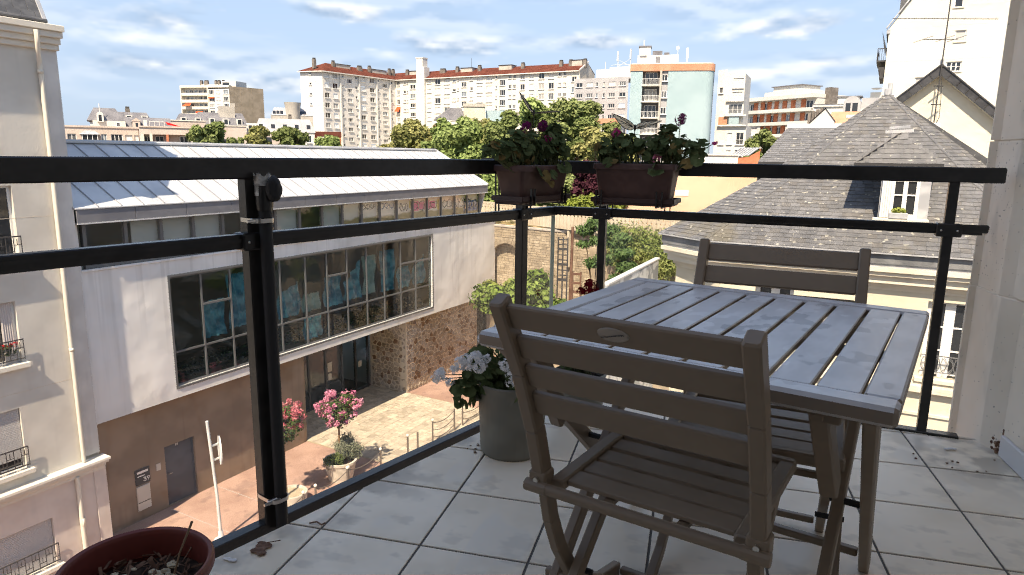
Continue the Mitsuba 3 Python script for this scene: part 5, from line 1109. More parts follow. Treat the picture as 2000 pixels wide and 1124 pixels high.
# gable house behind, its aerial, and the tall block
mat('m_gable_cream', bump(dif(mottled((0.66, 0.605, 0.475), (0.73, 0.67, 0.545), 0.8, 4, streak=0.12)), lambda p, n, uv: fbm((p.x + p.y) * 9, p.z * 9, 0.0, 3), 0.012))
AG = az_frame((7.83, 26.88, 0), 104)
GH = thing('gable_house', 'cream gable-ended house behind the slate hip roof', 'house')
mat('m_verge', pr(mottled((0.028, 0.029, 0.033), (0.05, 0.051, 0.056), 5), 0.5))
pk, hx, ez = 4.02, 3.4, 1.04
def gp_(name, m, mt, parent=None, sm=False, **k): return part(parent or GH, name, m, mt, sm, A=AG, **k)
v_ = np.array([[-hx, 0, ZS], [hx, 0, ZS], [hx, 0, ez], [0, 0, pk], [-hx, 0, ez]]); w_ = v_ + [0, 9, 0]
gp_('wall', (np.vstack([v_, w_]), np.array([[0, 1, 2], [0, 2, 4], [2, 3, 4], [0, 4, 9], [0, 9, 5], [1, 6, 7], [1, 7, 2]])), 'm_gable_cream')
for sgn in (-1, 1):
    d = np.array([sgn * hx * 1.08, 0, (ez - pk) * 1.08]); n_ = np.array([0, 0, 1.0])
    gp_('roof_slope', (np.array([[0, -.30, pk + .30], [d[0], -.30, pk + .30 + d[2]], [d[0], 9, pk + .30 + d[2]], [0, 9, pk + .30]]), np.array([[0, 1, 2, 3]])), 'm_slate_0')
    L_ = np.linalg.norm(d); nt = 13
    for j in range(nt):
        a, b = d * (j / nt), d * ((j + 1) / nt - .004)
        gp_('verge_slate', bar((a[0], -.31, pk + .14 + a[2] + .004 * (j % 2)), (b[0], -.31, pk + .14 + b[2] + .004 * (j % 2)), .03 + .006 * (j % 2), .27, 0), 'm_verge')
    gp_('verge_cap', bar((0, -.30, pk + .30), (d[0], -.30, pk + .30 + d[2]), .12, .04), 'm_verge')
    gp_('verge_trim', bar((0, -.14, pk - .02), (d[0] * .98, -.14, pk - .02 + d[2] * .98), .24, .05), 'm_house_trim')
gp_('ridge_knob', cat(tube([(0, -.3, pk + .3), (0, -.3, pk + .46)], .055, 8)), 'm_lead')
gp_('roof_vent', lathe([(0, 2.9), (.10, 2.9), (.10, 3.05), (.16, 3.06), (.16, 3.12), (0, 3.16)], 12, (1.25, 1.2, 0)), 'm_lead')
AE = thing('tv_aerial', 'tall thin television aerial strapped to the cream gable', 'aerial')
def ae(name, m, **k): return part(AE, name, m, 'm_iron', A=AG, **k)
ae('mast', tube([(-.02, -.42, 2.42), (0.0, -.42, 4.4), (.02, -.42, 6.75)], .020, 8)); ae('boom', tube([(-1.60, -.50, 5.86), (1.38, -.44, 5.62)], .012, 6))
for j in range(11):
    x = -1.5 + j * .28; z = 5.86 - .24 * (x + 1.6) / 2.98; ae('dipole', tube([(x - .03, -.85, z - .10), (x + .05, -.1, z + .10)], .006, 4))
ae('boom', tube([(-.62, -.46, 5.12), (.35, -.40, 5.08)], .014, 6))
for x, z in ((-.62, 5.12), (.0, 5.10), (.33, 5.08)): ae('dipole', tube([(x - .28, -.8, z - .12), (x + .28, -.05, z + .16)], .008, 4))
for z in (3.62, 3.02): ae('strap', bar((-.16, -.40, z), (.12, -.16, z), .03, .03))
ae('cable', tube([(.03, -.42, 4.0), (.10, -.35, 3.2), (.12, -.2, 2.6), (.0, -.05, 2.2), (-.12, -.02, 2.15), (-.15, -.02, 2.3)], .010, 5))
mat('m_block_cream', bump(dif(mottled((0.61, 0.595, 0.52), (0.67, 0.655, 0.58), 0.35, 4, streak=0.12)), lambda p, n, uv: smoothstep(0.45, 0.6, dr.abs(mi.Float(p.z * 3.4) - dr.round(mi.Float(p.z * 3.4))) * 2 * 0.55) * 0.4 + fbm((p.x + p.y) * 3, p.z * 5, 0.0, 3), 0.012))
AB = az_frame((8.87, 39.0, 0), 104)
BK = thing('tall_cream_block', 'tall cream windowed gable wall rising behind the gable house', 'building')
def bp(name, m, mt, parent=None, sm=False, **k): return part(parent or BK, name, m, mt, sm, A=AB, **k)
bh = [(2.79, 3.24, 6.74, 7.26), (2.58, 3.22, 5.38, 5.84), (2.60, 2.98, 8.30, 9.0), (1.35, 1.75, 4.70, 5.17)]
bp('wall', cat(wall_with_holes(0, 14, ZS, 7.6, 0, [h for h in bh if h[3] < 7.6], .12), wall_with_holes(.78, 14, 7.6, 13, 0, [bh[2]], .12), (np.array([[0, 0, 7.6], [.78, 0, 7.6], [.78, 0, 8.75]]), np.array([[0, 1, 2]])), (np.array([[0, 0, ZS], [0, 10, ZS], [0, 10, 7.6], [0, 0, 7.6]]), np.array([[0, 1, 2, 3]])), (np.array([[.78, 0, 8.75], [.78, 10, 8.75], [.78, 10, 13], [.78, 0, 13]]), np.array([[0, 1, 2, 3]]))), 'm_block_cream')
for j, (a, b, c, d) in enumerate(bh):
    wk = bp('window', cat(*[box(x - .025, x + .025, .06, .1, c, d) for x in ([a + .025, b - .025] + ([a + .23, a + .42] if j == 1 else []))], box(a, b, .06, .1, c, c + .04), box(a, b, .06, .1, d - .04, d), *([box(a, b, .065, .1, (c + d) / 2 - .012, (c + d) / 2 + .012)] if j == 1 else [])), 'm_white_frame')
    bp('pane', box(a, b, .08, .09, c, d), 'm_shutter' if j in (0, 3) else 'm_dark_pane', wk); bp('sill', cbox(a - .04, b + .04, -.05, .08, c - .05, c, .006), 'm_house_trim', wk)
for z in (4.2, 5.95, 7.5): bp('joint', box(0, 14, -.004, .0, z - .008, z + .008), 'm_house_trim')
bp('roof_edge', cat(bar((-.12, -.06, 7.55), (.84, -.06, 8.98), .2, .05), box(-.10, .06, -.05, 3, 7.3, 7.5)), 'm_lead')
bp('mansard', cat((np.array([[-.3, .3, 7.5], [-.02, .3, 6.6], [-.02, 6, 6.6], [-.3, 6, 7.5]]), np.array([[0, 1, 2, 3]])), box(.35, .80, .2, .8, 8.3, 9.4)), 'm_slate_dark')
bp('balcony', cat(box(-.42, 0, .2, 3, 6.0, 6.08), box(-.42, -.40, .2, 3, 6.62, 6.66), *[box(-.42, -.40, .2 + .18 * q, .22 + .18 * q, 6.08, 6.64) for q in range(12)], *[box(-.42 + .1 * q, -.40 + .1 * q, .2, .22, 6.08, 6.64) for q in range(5)], box(-.42, 0, .2, .22, 6.62, 6.66), box(-.30, 0, .2, 3, 5.6, 5.75), box(-.22, 0, .2, 3, 5.2, 5.6)), 'm_iron')
# ================================================================== THE FAR TOWN
def flat(n, a, b, sc=0.4, st=0.15): return mat(n, dif(mottled(a, b, sc, 3, streak=st)))
flat('m_tower_white', (0.63, 0.605, 0.555), (0.69, 0.665, 0.615)); flat('m_slab_cream', (0.63, 0.595, 0.51), (0.69, 0.655, 0.57)); flat('m_grey_facade', (0.36, 0.36, 0.37), (0.41, 0.41, 0.42))
flat('m_blue_facade', (0.315, 0.42, 0.45), (0.355, 0.455, 0.485), 0.3, 0.06); flat('m_brown_side', (0.27, 0.23, 0.175), (0.34, 0.29, 0.225), 0.6, 0.3); flat('m_white_far', (0.60, 0.585, 0.54), (0.66, 0.645, 0.60))
flat('m_brick_red', (0.42, 0.155, 0.085), (0.52, 0.205, 0.115), 2.0, 0.2); flat('m_roof_red', (0.098, 0.036, 0.027), (0.135, 0.05, 0.037), 1.2, 0.2); flat('m_peach', (0.64, 0.425, 0.29), (0.70, 0.475, 0.335), 0.5, 0.08)
flat('m_peach_pale', (0.50, 0.42, 0.36), (0.56, 0.475, 0.415), 0.5, 0.12); flat('m_slate_far', (0.15, 0.15, 0.165), (0.20, 0.20, 0.215), 1.5, 0.2); flat('m_concrete_far', (0.40, 0.375, 0.33), (0.47, 0.44, 0.39), 0.8, 0.3)
mat('m_orange', dif((0.62, 0.10, 0.04))); mat('m_chimney_pot', pr((0.06, 0.055, 0.05), 0.8)); mat('m_chimney', dif(mottled((0.15, 0.135, 0.12), (0.22, 0.20, 0.18), 1.5))); mat('m_recess', dif((0.16, 0.16, 0.165))); mat('m_terracotta', dif(mottled((0.45, 0.24, 0.15), (0.53, 0.29, 0.19), 0.6)))
def wframe(w, h, kind):
    f = .07; b = M()
    if kind == 's':
        for j in range(int(h / .11)): b.mesh(cbox(-w / 2, w / 2, -.02, .03, -h / 2 + j * .11, -h / 2 + j * .11 + .10, .015))
    else:
        xs = [-w / 2 + f / 2, w / 2 - f / 2] + ([0] if kind in 'c' else []) + ([-w / 6, w / 6] if kind == 't' else [])
        for x in xs: b.mesh(box(x - f / 2, x + f / 2, -.03, .03, -h / 2, h / 2))
        for z in (-h / 2 + f / 2, h / 2 - f / 2): b.mesh(box(-w / 2, w / 2, -.028, .028, z - f / 2, z + f / 2))
    b.mesh(box(-w / 2 - .12, w / 2 + .12, -.36, .04, -h / 2 - .13, -h / 2 - .01))
    return b.get()
_wc = {}; _wr = random.Random(77)
mat('m_pane_grey', pr((0.10, 0.105, 0.11), 0.1, 0, 0.8)); mat('m_pane_blue', pr((0.16, 0.19, 0.22), 0.1, 0, 0.8)); mat('m_pane_net', pr((0.34, 0.33, 0.31), 0.4))
def win_shapes(w, h, kind):
    q = (w, h, kind)
    if q not in _wc: _wc[q] = (shape(wframe(w, h, kind), 'm_white_frame'), shape((np.array([[-w / 2, .01, -h / 2], [w / 2, .01, -h / 2], [w / 2, .01, h / 2], [-w / 2, .01, h / 2]]), np.array([[0, 1, 2, 3]])), 'm_dark_pane'))
    return _wc[q]
def put_window(parent, A, u, z, w, h, kind, depth=.14):
    fs, ps = win_shapes(w, h, kind); B = A @ mat4(o=(u, depth, z)); k = put(parent, 'window', fs, B)
    if kind != 's': put(k, 'pane', ps if _wr.random() < .5 else {**ps, 'bsdf': {'type': 'ref', 'id': _wr.choice(('m_pane_grey', 'm_pane_blue', 'm_pane_net'))}}, B)
def facade(parent, A, u0, u1, z0, z1, wl, mt, name='wall', depth=.14):
    """a wall with real openings and a window in each; wl: (u, z, w, h, kind)"""
    part(parent, name, wall_with_holes(u0, u1, z0, z1, 0, [(u - w / 2, u + w / 2, z - h / 2, z + h / 2) for (u, z, w, h, k) in wl], depth), mt, A=A)
    for q in wl: put_window(parent, A, *q, depth)
def quad(*q): return (np.array(q, float), np.array([[0, 1, 2, 3]]))
def chimney(parent, A, u, v, z0, z1, w=.75, wide=False):
    k = part(parent, 'chimney', box(u - w / 2, u + w / 2, v, v + (.8 if not wide else 1.2), z0, z1 - .35), 'm_chimney', A=A)
    part(k, 'pot', box(u - w * .42, u + w * .42, v + .1, v + .7, z1 - .35, z1), 'm_chimney_pot', A=A)
zb = ZS - .1
# --- the big white and cream estate with the red roof
ES = thing('estate_block', 'long white and cream apartment block with red-brown hipped roof and many chimneys', 'building')
P0, P1, P2, P3_ = np.array([-96.71, 157.71]), np.array([-90.5, 157.57]), np.array([-80.98, 179.79]), np.array([-27.63, 165.77])
AT0, ATW, ATS = az_frame((*P0, 0), 91.3), az_frame((*P1, 0), 23.2), az_frame((*P2, 0), 104.7)
zt = 21.06; LW, LS = 24.2, 55.2
facade(ES, AT0, 0, 6.2, zb, zt, [(2.78, 20.5 - 2.44 * k, .62, .55, 'd') for k in range(7)], 'm_tower_white')
wl = []
g_ = random.Random(17)
for k in range(9):
    z = 20.25 - 2.44 * k
    if z < 1: continue
    for u, dz, w, h, kd in ((1.35, 0, 1.45, 1.25, 's' if g_.random() < .8 else 'c'), (3.87, 0, 1.45, 1.25, 's' if g_.random() < .6 else 'c'), (6.3, .1, .6, .62, 'd'), (8.45, -.85, 1.45, 1.0, 't'), (10.6, .1, .6, .7, 'd'), (12.85, 0, 1.5, 1.2, g_.choice('cs')), (15.95, -.1, 1.6, 1.2, g_.choice('ccs')), (18.0, .1, .6, .7, 'd'), (20.35, -1.05, 1.6, 1.0, 't'), (22.75, 0, .65, .7, 'd')): wl.append((u, z + dz, w, h, kd))
facade(ES, ATW, 0, LW, zb, zt, wl, 'm_tower_white')
for u in (5.42, 11.4, 17.4, 22.1): part(ES, 'fin', box(u - .17, u + .17, -.32, .0, zb, zt - .1), 'm_white_far', A=ATW)
wl = []
for k in range(8):
    z = 20.05 - 2.43 * k
    if z < 2: continue
    for u, dz, w, h, kd in ((1.0, .05, .95, 1.2, 'c'), (3.2, .2, .75, .75, 'd'), (4.15, .2, .4, .6, 'd'), (5.95, -1.0, 1.7, 1.05, 't'), (11.45, .2, 1.3, .9, 's'), (14.2, 0, 1.75, 1.4, g_.choice('ssc')), (17.2, 0, 1.75, 1.4, g_.choice('ssc')), (19.5, .1, 1.0, .6, g_.choice('sd')), (20.7, .3, .4, .55, 'd'), (22.55, -1.0, 1.5, 1.2, 't'), (24.85, .3, .85, .75, g_.choice('ds')), (27.4, .1, 1.7, 1.5, g_.choice('ssc')), (30.2, .1, 1.75, 1.5, g_.choice('ssc')), (32.3, .4, .45, .7, 'd'), (34.15, -.95, 1.5, 1.3, 't'), (36.3, .4, .75, .85, 'c'), (37.55, .4, .75, .85, 'c'), (39.85, .2, 1.25, 1.35, g_.choice('ccs')), (42.4, .2, 1.2, 1.35, g_.choice('ccs')), (45.1, .2, 1.5, 1.4, g_.choice('csc')), (47.75, .2, 1.4, 1.4, g_.choice('cs')), (50.05, .4, .8, .85, 'c'), (51.35, .4, .8, .85, 'c'), (53.8, -.9, 1.25, 1.2, 'c')): wl.append((u, z + dz, w, h, kd))
facade(ES, ATS, 0, LS, zb, zt, wl, 'm_slab_cream')
part(ES, 'joint', box(33.35, 33.47, -.05, 0, zb, zt), 'm_concrete_far', A=ATS)
stk = part(ES, 'stack', cat(box(7.75, 10.4, -.75, 1.6, zb, 24.0), box(7.75, 9.9, -.75, 1.4, 24.0, 26.2), box(7.7, 10.0, -.85, 1.5, 26.2, 26.5)), 'm_white_far', A=ATS, label='tall white flue tower standing proud of the cream wing')
part(ES, 'awning', quad((1.6 - 1.2, -.02, 13.9), (1.6 + .1, -.02, 13.9), (1.7, -1.0, 12.6), (.3, -1.0, 12.6)), 'm_orange', A=ATS, label='bright orange awning over one window')
wi, si = ATW[:2, 1], ATS[:2, 1]
def z3(q, z): return np.array([q[0], q[1], z])
o = .5; e0, e1, e2, e3 = z3(P0 + [-.5, -.5], zt), z3(P1 - wi * o + [.2, -.5], zt), z3(P2 - (wi + si) * .45, zt), z3(P3_ - si * o, zt)
r0, r1, r2 = z3(P1 + wi * 4.2 + ATW[:2, 0] * 4.2, 23.7), z3(P2 + (wi + si) * 4.0, 23.5), z3(P3_ + si * 4.6, 23.4)
b0 = z3(P0 + ATW[:2, 0] * 6 + wi * 3.5, zt); b1 = z3(P2 + (wi + si) * 9, zt); b2 = z3(P3_ + si * 9.4, zt)
RF = part(ES, 'roof', cat((np.array([e0, e1, r0]), np.array([[0, 1, 2]])), quad(e1, e2, r1, r0), quad(e2, e3, r2, r1), quad(r1, r2, b2, b1), quad(r0, r1, b1, b0), (np.array([e0, r0, b0]), np.array([[0, 1, 2]]))), 'm_roof_red')
part(ES, 'eave', cat(*[bar(a - [0, 0, .12], b - [0, 0, .12], .25, .22) for a, b in ((e0, e1), (e1, e2), (e2, e3))]), 'm_white_far')
part(ES, 'gable', cat((np.array([z3(P3_, zt - .2), z3(P3_ + si * 9.2, zt - .2), z3(P3_ + si * 4.6, 23.3)]), np.array([[0, 1, 2]])), quad(z3(P3_, zb), z3(P3_ + si * 9.2, zb), z3(P3_ + si * 9.2, zt - .2), z3(P3_, zt - .2)), quad(z3(P0, zb), z3(P0 + wi * 2 + ATW[:2, 0] * 8, zb), z3(P0 + wi * 2 + ATW[:2, 0] * 8, zt), z3(P0, zt)), quad(z3(P2 + (wi + si) * 9, zb), z3(P3_ + si * 9.2, zb), z3(P3_ + si * 9.2, zt), z3(P2 + (wi + si) * 9, zt))), 'm_concrete_far')
part(ES, 'verge', bar(e3 + [.2, 0, .05], r2 + [.2, 0, .08], .2, .3), 'm_white_far')
for u in (-.2, 5.6, 14.1, 17.5, 24.6, 26.0): chimney(RF, ATW, u, 2.4, 21.8, 24.35 if u != 14.1 else 24.0, .7 if u != 14.1 else 1.3)
for u in (1.9, 13.9, 18.56, 25.5, 38.3, 48.9, 51.5, 55.2): chimney(RF, ATS, u, 2.6, 22.0, 24.1 if u != 13.9 else 23.8, .85 if u != 13.9 else 1.7)
for A_, u0, u1, zt_ in ((ATW, 6.3, 10.9, 23.6), (ATW, 18.2, 23.4, 23.5), (ATS, 2.9, 5.6, 23.5), (ATS, 19.8, 23.4, 23.5), (ATS, 31.5, 35.2, 23.6), (ATS, 51.9, 54.6, 23.8)):
    k = part(RF, 'roof_house', box(u0, u1, 2.6, 5.0, 21.5, zt_), 'm_concrete_far', A=A_); part(RF, 'roof_house_cap', box(u0 - .15, u1 + .15, 2.45, 5.1, zt_, zt_ + .12), 'm_chimney_pot', A=A_)
part(ES, 'aerial', tube([(22.9, 3, 23.6), (22.9, 3, 26.0)], .05, 5), 'm_iron', A=ATS)
# --- low brick block at the tower's foot
AQ = az_frame((-77.4, 128.4, 0), 60); q_ = thing('brick_pavilion', 'low red brick block with dark flat roof at the foot of the white tower', 'building')
part(q_, 'wall', cat(box(0, 1.7, 0, 6, zb, 4.6), box(4.9, 6.5, 0, 6, zb, 4.6), box(1.7, 4.9, .3, 6, zb, 3.4)), 'm_brick_red', A=AQ); part(q_, 'parapet', box(-.1, 6.6, -.15, 6.1, 4.5, 5.5), 'm_roof_red', A=AQ); part(q_, 'shade', box(1.7, 4.9, -.1, .3, 3.8, 4.5), 'm_slab_cream', A=AQ); put_window(q_, AQ, 2.4, 3.6, 1.1, .7, 'c', .25); put_window(q_, AQ, 4.3, 3.6, 1.0, .7, 'c', .25)
# --- grey block
A5 = az_frame((-28.75, 165.52, 0), 103.9); G5 = thing('grey_apartment_block', 'pale grey apartment block with flat roof and rooftop masts', 'building')
wl = [(u, 17.65 - 2.45 * k, w, .95 if w > .8 else .9, g_.choice('ttcs') if w > .8 else 'd') for k in range(6) for u, w in ((1.3, 1.6), (3.9, 1.6), (5.75, .5), (7.5, .5), (9.45, 1.6), (12.0, 1.6))]
facade(G5, A5, 0, 13.4, zb, 19.1, wl, 'm_grey_facade'); part(G5, 'roof', cat(box(0, 14, 0.01, 9, 18.7, 19.05), quad((0, 0, zb), (0, 9, zb), (0, 9, 19), (0, 0, 19))), 'm_grey_facade', A=A5)
part(G5, 'penthouse', cat(box(4.6, 8.0, 2.2, 7, 19.0, 21.2), box(8.0, 14.5, 2.0, 7, 19.0, 21.6)), 'm_white_far', A=A5)
part(G5, 'mast', cat(*[tube([(x, 3, 21), (x, 3, z)], .09, 6) for x, z in ((9.6, 25.2), (12.6, 25.6), (6.5, 23.0))], *[box(x - .16, x + .16, 2.8, 3.1, z - 2.2, z) for x, z in ((9.5, 25.2), (12.6, 25.5))], bar((9.6, 3, 23.3), (12.6, 3, 21.8), .06, .06), bar((9.6, 3, 21.8), (12.6, 3, 23.4), .06, .06), tube([(8.2, 2.4, 22.1), (14, 2.4, 22.1)], .04, 5)), 'm_pole_grey', A=A5)
part(G5, 'band', cat(box(6.6, 13.2, -6, -1.5, zb, 8.4)), 'm_white_far', A=A5); part(G5, 'awning', box(6.4, 13.4, -6.2, -1.4, 8.4, 9.6), 'm_terracotta', A=A5)
# --- blue block
A6 = az_frame((-10.6, 112.5, 0), 86.6); B6 = thing('blue_apartment_block', 'pale blue apartment block with terracotta parapet and rounded corner', 'building')
part(B6, 'wall', cat(quad((0.0, 0, zb), (1.85, 0, zb), (1.85, 0, 14.4), (0.0, 0, 14.4)), *[(np.array([[a, b, zb], [c, d, zb], [c, d, 14.4], [a, b, 14.4]]), np.array([[0, 1, 2, 3]])) for (a, b), (c, d) in zip([(5.75, 0), (11.4, 0)] + [(11.4 + 1.3 * math.sin(t), 1.3 - 1.3 * math.cos(t)) for t in np.linspace(.15, math.pi / 2, 9)] , [(11.4, 0)] + [(11.4 + 1.3 * math.sin(t), 1.3 - 1.3 * math.cos(t)) for t in np.linspace(.15, math.pi / 2, 9)] + [(12.7, 9)]) if (a, b) != (c, d)], quad((0, 0, zb), (0, 9, zb), (0, 9, 14.4), (0, 0, 14.4)), quad((1.85, 0, zb), (1.85, 1.4, zb), (1.85, 1.4, 14.4), (1.85, 0, 14.4)), quad((5.75, 0, zb), (5.75, .25, zb), (5.75, .25, 14.4), (5.75, 0, 14.4))), 'm_blue_facade', True if False else False, A=A6)
pr_ = Polygon([(-.12, -.12)] + [(11.4, -.12)] + [(11.4 + 1.45 * math.sin(t), 1.33 - 1.45 * math.cos(t)) for t in np.linspace(.1, math.pi / 2, 9)] + [(12.85, 9), (-.12, 9)])
part(B6, 'parapet', prism(pr_, 14.4, 15.42), 'm_terracotta', A=A6); part(B6, 'roof_edge', prism(pr_.buffer(-.25), 15.42, 15.62), 'm_white_far', A=A6)
part(B6, 'side_panel', cat(box(12.72, 12.85, 2.2, 8, zb, 14.3)), 'm_slate_far', A=A6)
for k in range(8):
    zf = 12.35 - 2.5 * k
    if zf < -6: break
    part(B6, 'loggia', cat(quad((1.85, 1.4, zf), (4.5, 1.4, zf), (4.5, 1.4, zf + 2.4), (1.85, 1.4, zf + 2.4))), 'm_recess', A=A6)
    k_ = part(B6, 'balcony', cat(box(1.75, 4.55, -.25, 1.4, zf - .18, zf)), 'm_white_far', A=A6); part(k_, 'railing', cat(box(1.8, 4.5, -.25, -.2, zf + .82, zf + .88), *[box(1.85 + .2 * q, 1.88 + .2 * q, -.24, -.21, zf, zf + .85) for q in range(14)]), 'm_white_frame', A=A6)
    put_window(B6, A6, 3.2, zf + 1.0, 1.9, 1.9, 't', 1.3)
    part(B6, 'wall_strip', box(4.8, 5.75, .2, .25, zf + 1.6, zf + 2.5), 'm_grey_facade', A=A6); put_window(B6, A6, 5.25, zf + 1.05, .85, 1.05, 'c', .22); part(B6, 'wall_strip', box(4.8, 5.75, .2, .25, zf, zf + .5), 'm_grey_facade', A=A6)
part(B6, 'fin', box(4.5, 4.80, -.35, 1.4, zb, 14.4), 'm_concrete_far', A=A6)
part(B6, 'penthouse', cat(box(.9, 7.2, 2, 6, 15.4, 17.05), box(1.1, 2.9, 2.2, 4.5, 17.0, 18.3)), 'm_white_far', A=A6); part(B6, 'roof_plant', cat(box(1.0, 3.0, 2.1, 4.6, 18.3, 18.5), box(3.2, 4.7, 2.6, 4.2, 17.1, 17.75), box(5.0, 5.8, 2.6, 3.4, 17.1, 17.5), box(3.7, 4.4, 1.96, 2.0, 15.7, 16.8), box(1.2, 2.3, 1.96, 2.0, 16.7, 17.0)), 'm_slate_far', A=A6)
part(B6, 'mast', cat(tube([(1.8, 3, 18.4), (1.8, 3, 19.5)], .12, 6), box(8.4, 8.75, 3, 3.3, 16.6, 18.2), tube([(8.55, 3.1, 15.4), (8.55, 3.1, 17)], .12, 6), tube([(7.1, 3, 17), (7.1, 3, 18.6)], .04, 5), box(6.8, 7.3, 2.95, 3.05, 18.0, 18.4)), 'm_pole_grey', A=A6)
# --- white stepped block
A7 = az_frame((2.87, 121.97, 0), 100); B7 = thing('white_stepped_block', 'white stepped modern block with terraces right of the blue block', 'building')
wl = [(3.25, 13.3, 1.6, 1.5, 's'), (3.2, 11.2, 1.6, 1.4, 's')]
facade(B7, A7, 1.45, 4.3, 10.4, 15.0, wl, 'm_white_far'); facade(B7, A7, .0, 1.45, zb, 15.45, [(.6, 12.2, .6, .9, 'd')], 'm_white_far')
part(B7, 'body', cat(box(0, 4.3, .4, 8, 6.6, 14.8), box(4.26, 4.3, 0, 8, 10.4, 14.8), quad((1.45, 0, 10.4), (4.3, 0, 10.4), (4.3, 2, 10.4), (1.45, 2, 10.4)), box(0, 5.0, .2, 8, zb, 6.5)), 'm_white_far', A=A7)
facade(B7, A7, .35, 4.9, zb, 6.55, [(1.1, 4.4, .8, 1.9, 'c'), (2.45, 4.4, .75, 1.8, 's'), (4.1, 4.4, 1.2, 1.9, 'c'), (1.1, 1.6, .8, 1.9, 'c'), (2.45, 1.6, .75, 1.8, 's'), (4.1, 1.6, 1.2, 1.9, 'c')], 'm_white_far')
part(B7, 'terrace', cat(box(1.4, 4.9, -.6, .4, 8.0, 8.25), box(.35, 5.0, -.5, .3, 6.4, 6.6)), 'm_white_far', A=A7); put_window(B7, A7, 3.0, 9.2, 2.2, 1.6, 't', .38)
part(B7, 'railing', cat(box(1.4, 4.3, -.58, -.54, 9.0, 9.05), *[box(1.4 + .17 * q, 1.42 + .17 * q, -.57, -.55, 8.25, 9.0) for q in range(17)], box(3.5, 4.7, -.06, -.03, 4.2, 4.25), *[box(3.5 + .15 * q, 3.52 + .15 * q, -.06, -.03, 3.5, 4.2) for q in range(9)]), 'm_pole_grey', A=A7)
part(B7, 'terrace_screen', box(.5, 1.9, -.2, -.1, 6.6, 7.9), 'm_terracotta', A=A7); part(B7, 'glass_screen', box(2.2, 3.8, -.4, -.37, 6.6, 8.0), 'm_blue_facade', A=A7)
# --- brick and white block
A8 = az_frame((8.57, 141.74, 0), 136.2); B8 = thing('brick_and_white_block', 'white apartment block with red brick panels and long balconies', 'building')
part(B8, 'body', cat(box(0, 15.2, .9, 9, zb, 12.2), box(0, 15.2, .3, .9, zb, 1.0)), 'm_white_far', A=A8)
for r_, z in enumerate((10.6, 8.35, 6.2, 4.2, 2.1)):
    for u, w in ((1.2, 1.0), (2.9, 1.1), (4.4, 1.2), (6.0, 1.0), (7.6, 1.2), (9.6, 1.0), (11.4, 1.3), (13.9, 1.4)): put_window(B8, A8, u, z + .1, w, 1.25, g_.choice('ccs'), .85)
    for u in (2.0, 3.65, 5.2, 6.8, 8.6, 10.45, 12.6): part(B8, 'brick_panel', box(u - .45, u + .45, .72, .89, z - .65, z + .95), 'm_brick_red', A=A8)
    k_ = part(B8, 'balcony', box(.0 if r_ < 2 else 4.5, 15.2 if r_ < 2 else 10.0, -.5, .9, z - 1.15, z - .98), 'm_white_far', A=A8); part(k_, 'parapet', box(.0 if r_ < 2 else 4.5, 15.2 if r_ < 2 else 10.0, -.5, -.4, z - 1.15, z - .55), 'm_white_far', A=A8)
    if r_ >= 2:
        for a, b in ((1.5, 4.4), (10.1, 12.9)): facade(B8, A8 @ mat4(o=(0, -.3, 0)), a, b, z - 1.2, z + 1.2, [((a + b) / 2, z, 1.5, 1.4, 's')], 'm_white_far')
part(B8, 'roof', cat(box(-.1, 15.3, -.3, 9, 11.75, 12.4), box(3.5, 12.5, 1.2, 8, 12.4, 13.3), box(4.8, 11, 2, 7, 13.3, 14.2)), 'm_white_far', A=A8); part(B8, 'roof_trim', cat(box(4.5, 11.3, 1.7, 7.3, 14.2, 14.35)), 'm_slate_far', A=A8); part(B8, 'chimney', cat(box(14.3, 15.0, 4, 6, 12.4, 13.6), box(15.35, 16.2, 3, 5, 9, 13.5)), 'm_chimney', A=A8)
# --- beige slab on the left horizon
A2_ = az_frame((-168.43, 200.69, 0), 88.2); A2s = az_frame((-149.98, 201.28, 0), 25.7)
B2 = thing('beige_apartment_slab', 'white balconied apartment slab with a blank brown side wall', 'building')
part(B2, 'side_wall', cat(quad((0, 0, zb), (12.2, 0, zb), (12.2, 0, 22.4), (0, 0, 22.4)), *[box(4.0 * q + .0, 4.0 * q + .06, -.05, 0, zb, 22.4) for q in (1, 2)]), 'm_brown_side', A=A2s)
part(B2, 'body', cat(box(-.05, 18.4, 1.4, 11, zb, 22.3)), 'm_white_far', A=A2_)
for k in range(6):
    z = 21.4 - 2.2 * k
    k_ = part(B2, 'balcony', cat(box(.2, 10.2, -.1, 1.4, z - 2.0, z - 1.85), box(.2, 10.2, -.1, 0, z - 1.9, z - 1.1)), 'm_slab_cream', A=A2_)
    for u in (1.6, 3.2, 4.9, 6.6, 8.4): put_window(B2, A2_, u, z - .7, 1.2, 1.2, 'c', 1.3)
    facade(B2, A2_, 10.5, 18.4, z - 2.1, z + .1, [(11.7, z - .9, 1.7, 1.3, 't'), (14.2, z - .8, 1.4, .9, 's'), (17.1, z - .9, 1.7, 1.3, 't')], 'm_white_far')
part(B2, 'frame', cat(box(-.1, .25, -.2, 1.4, zb, 22.6), box(10.2, 10.55, -.2, 1.4, zb, 22.6), box(-.1, 18.5, -.2, 1.4, 22.0, 22.7)), 'm_slab_cream', A=A2_)
part(B2, 'awning', cat(quad((1.6, -.2, 16.8), (3.8, -.2, 16.8), (4.1, -1.4, 16.0), (1.3, -1.4, 16.0)), quad((10.7, -.1, 19.0), (12.9, -.1, 19.0), (12.9, -.8, 18.5), (10.7, -.8, 18.5)), quad((5.8, -.2, 14.4), (8.2, -.2, 14.4), (8.4, -1.0, 13.9), (5.8, -1.0, 13.9))), 'm_orange', A=A2_, label='red awnings over some balconies')
part(B2, 'penthouse', cat(box(13.5, 19, 3, 9, 22.4, 24.3), box(5, 13, 4, 9, 22.4, 23.4)), 'm_white_far', A=A2_)
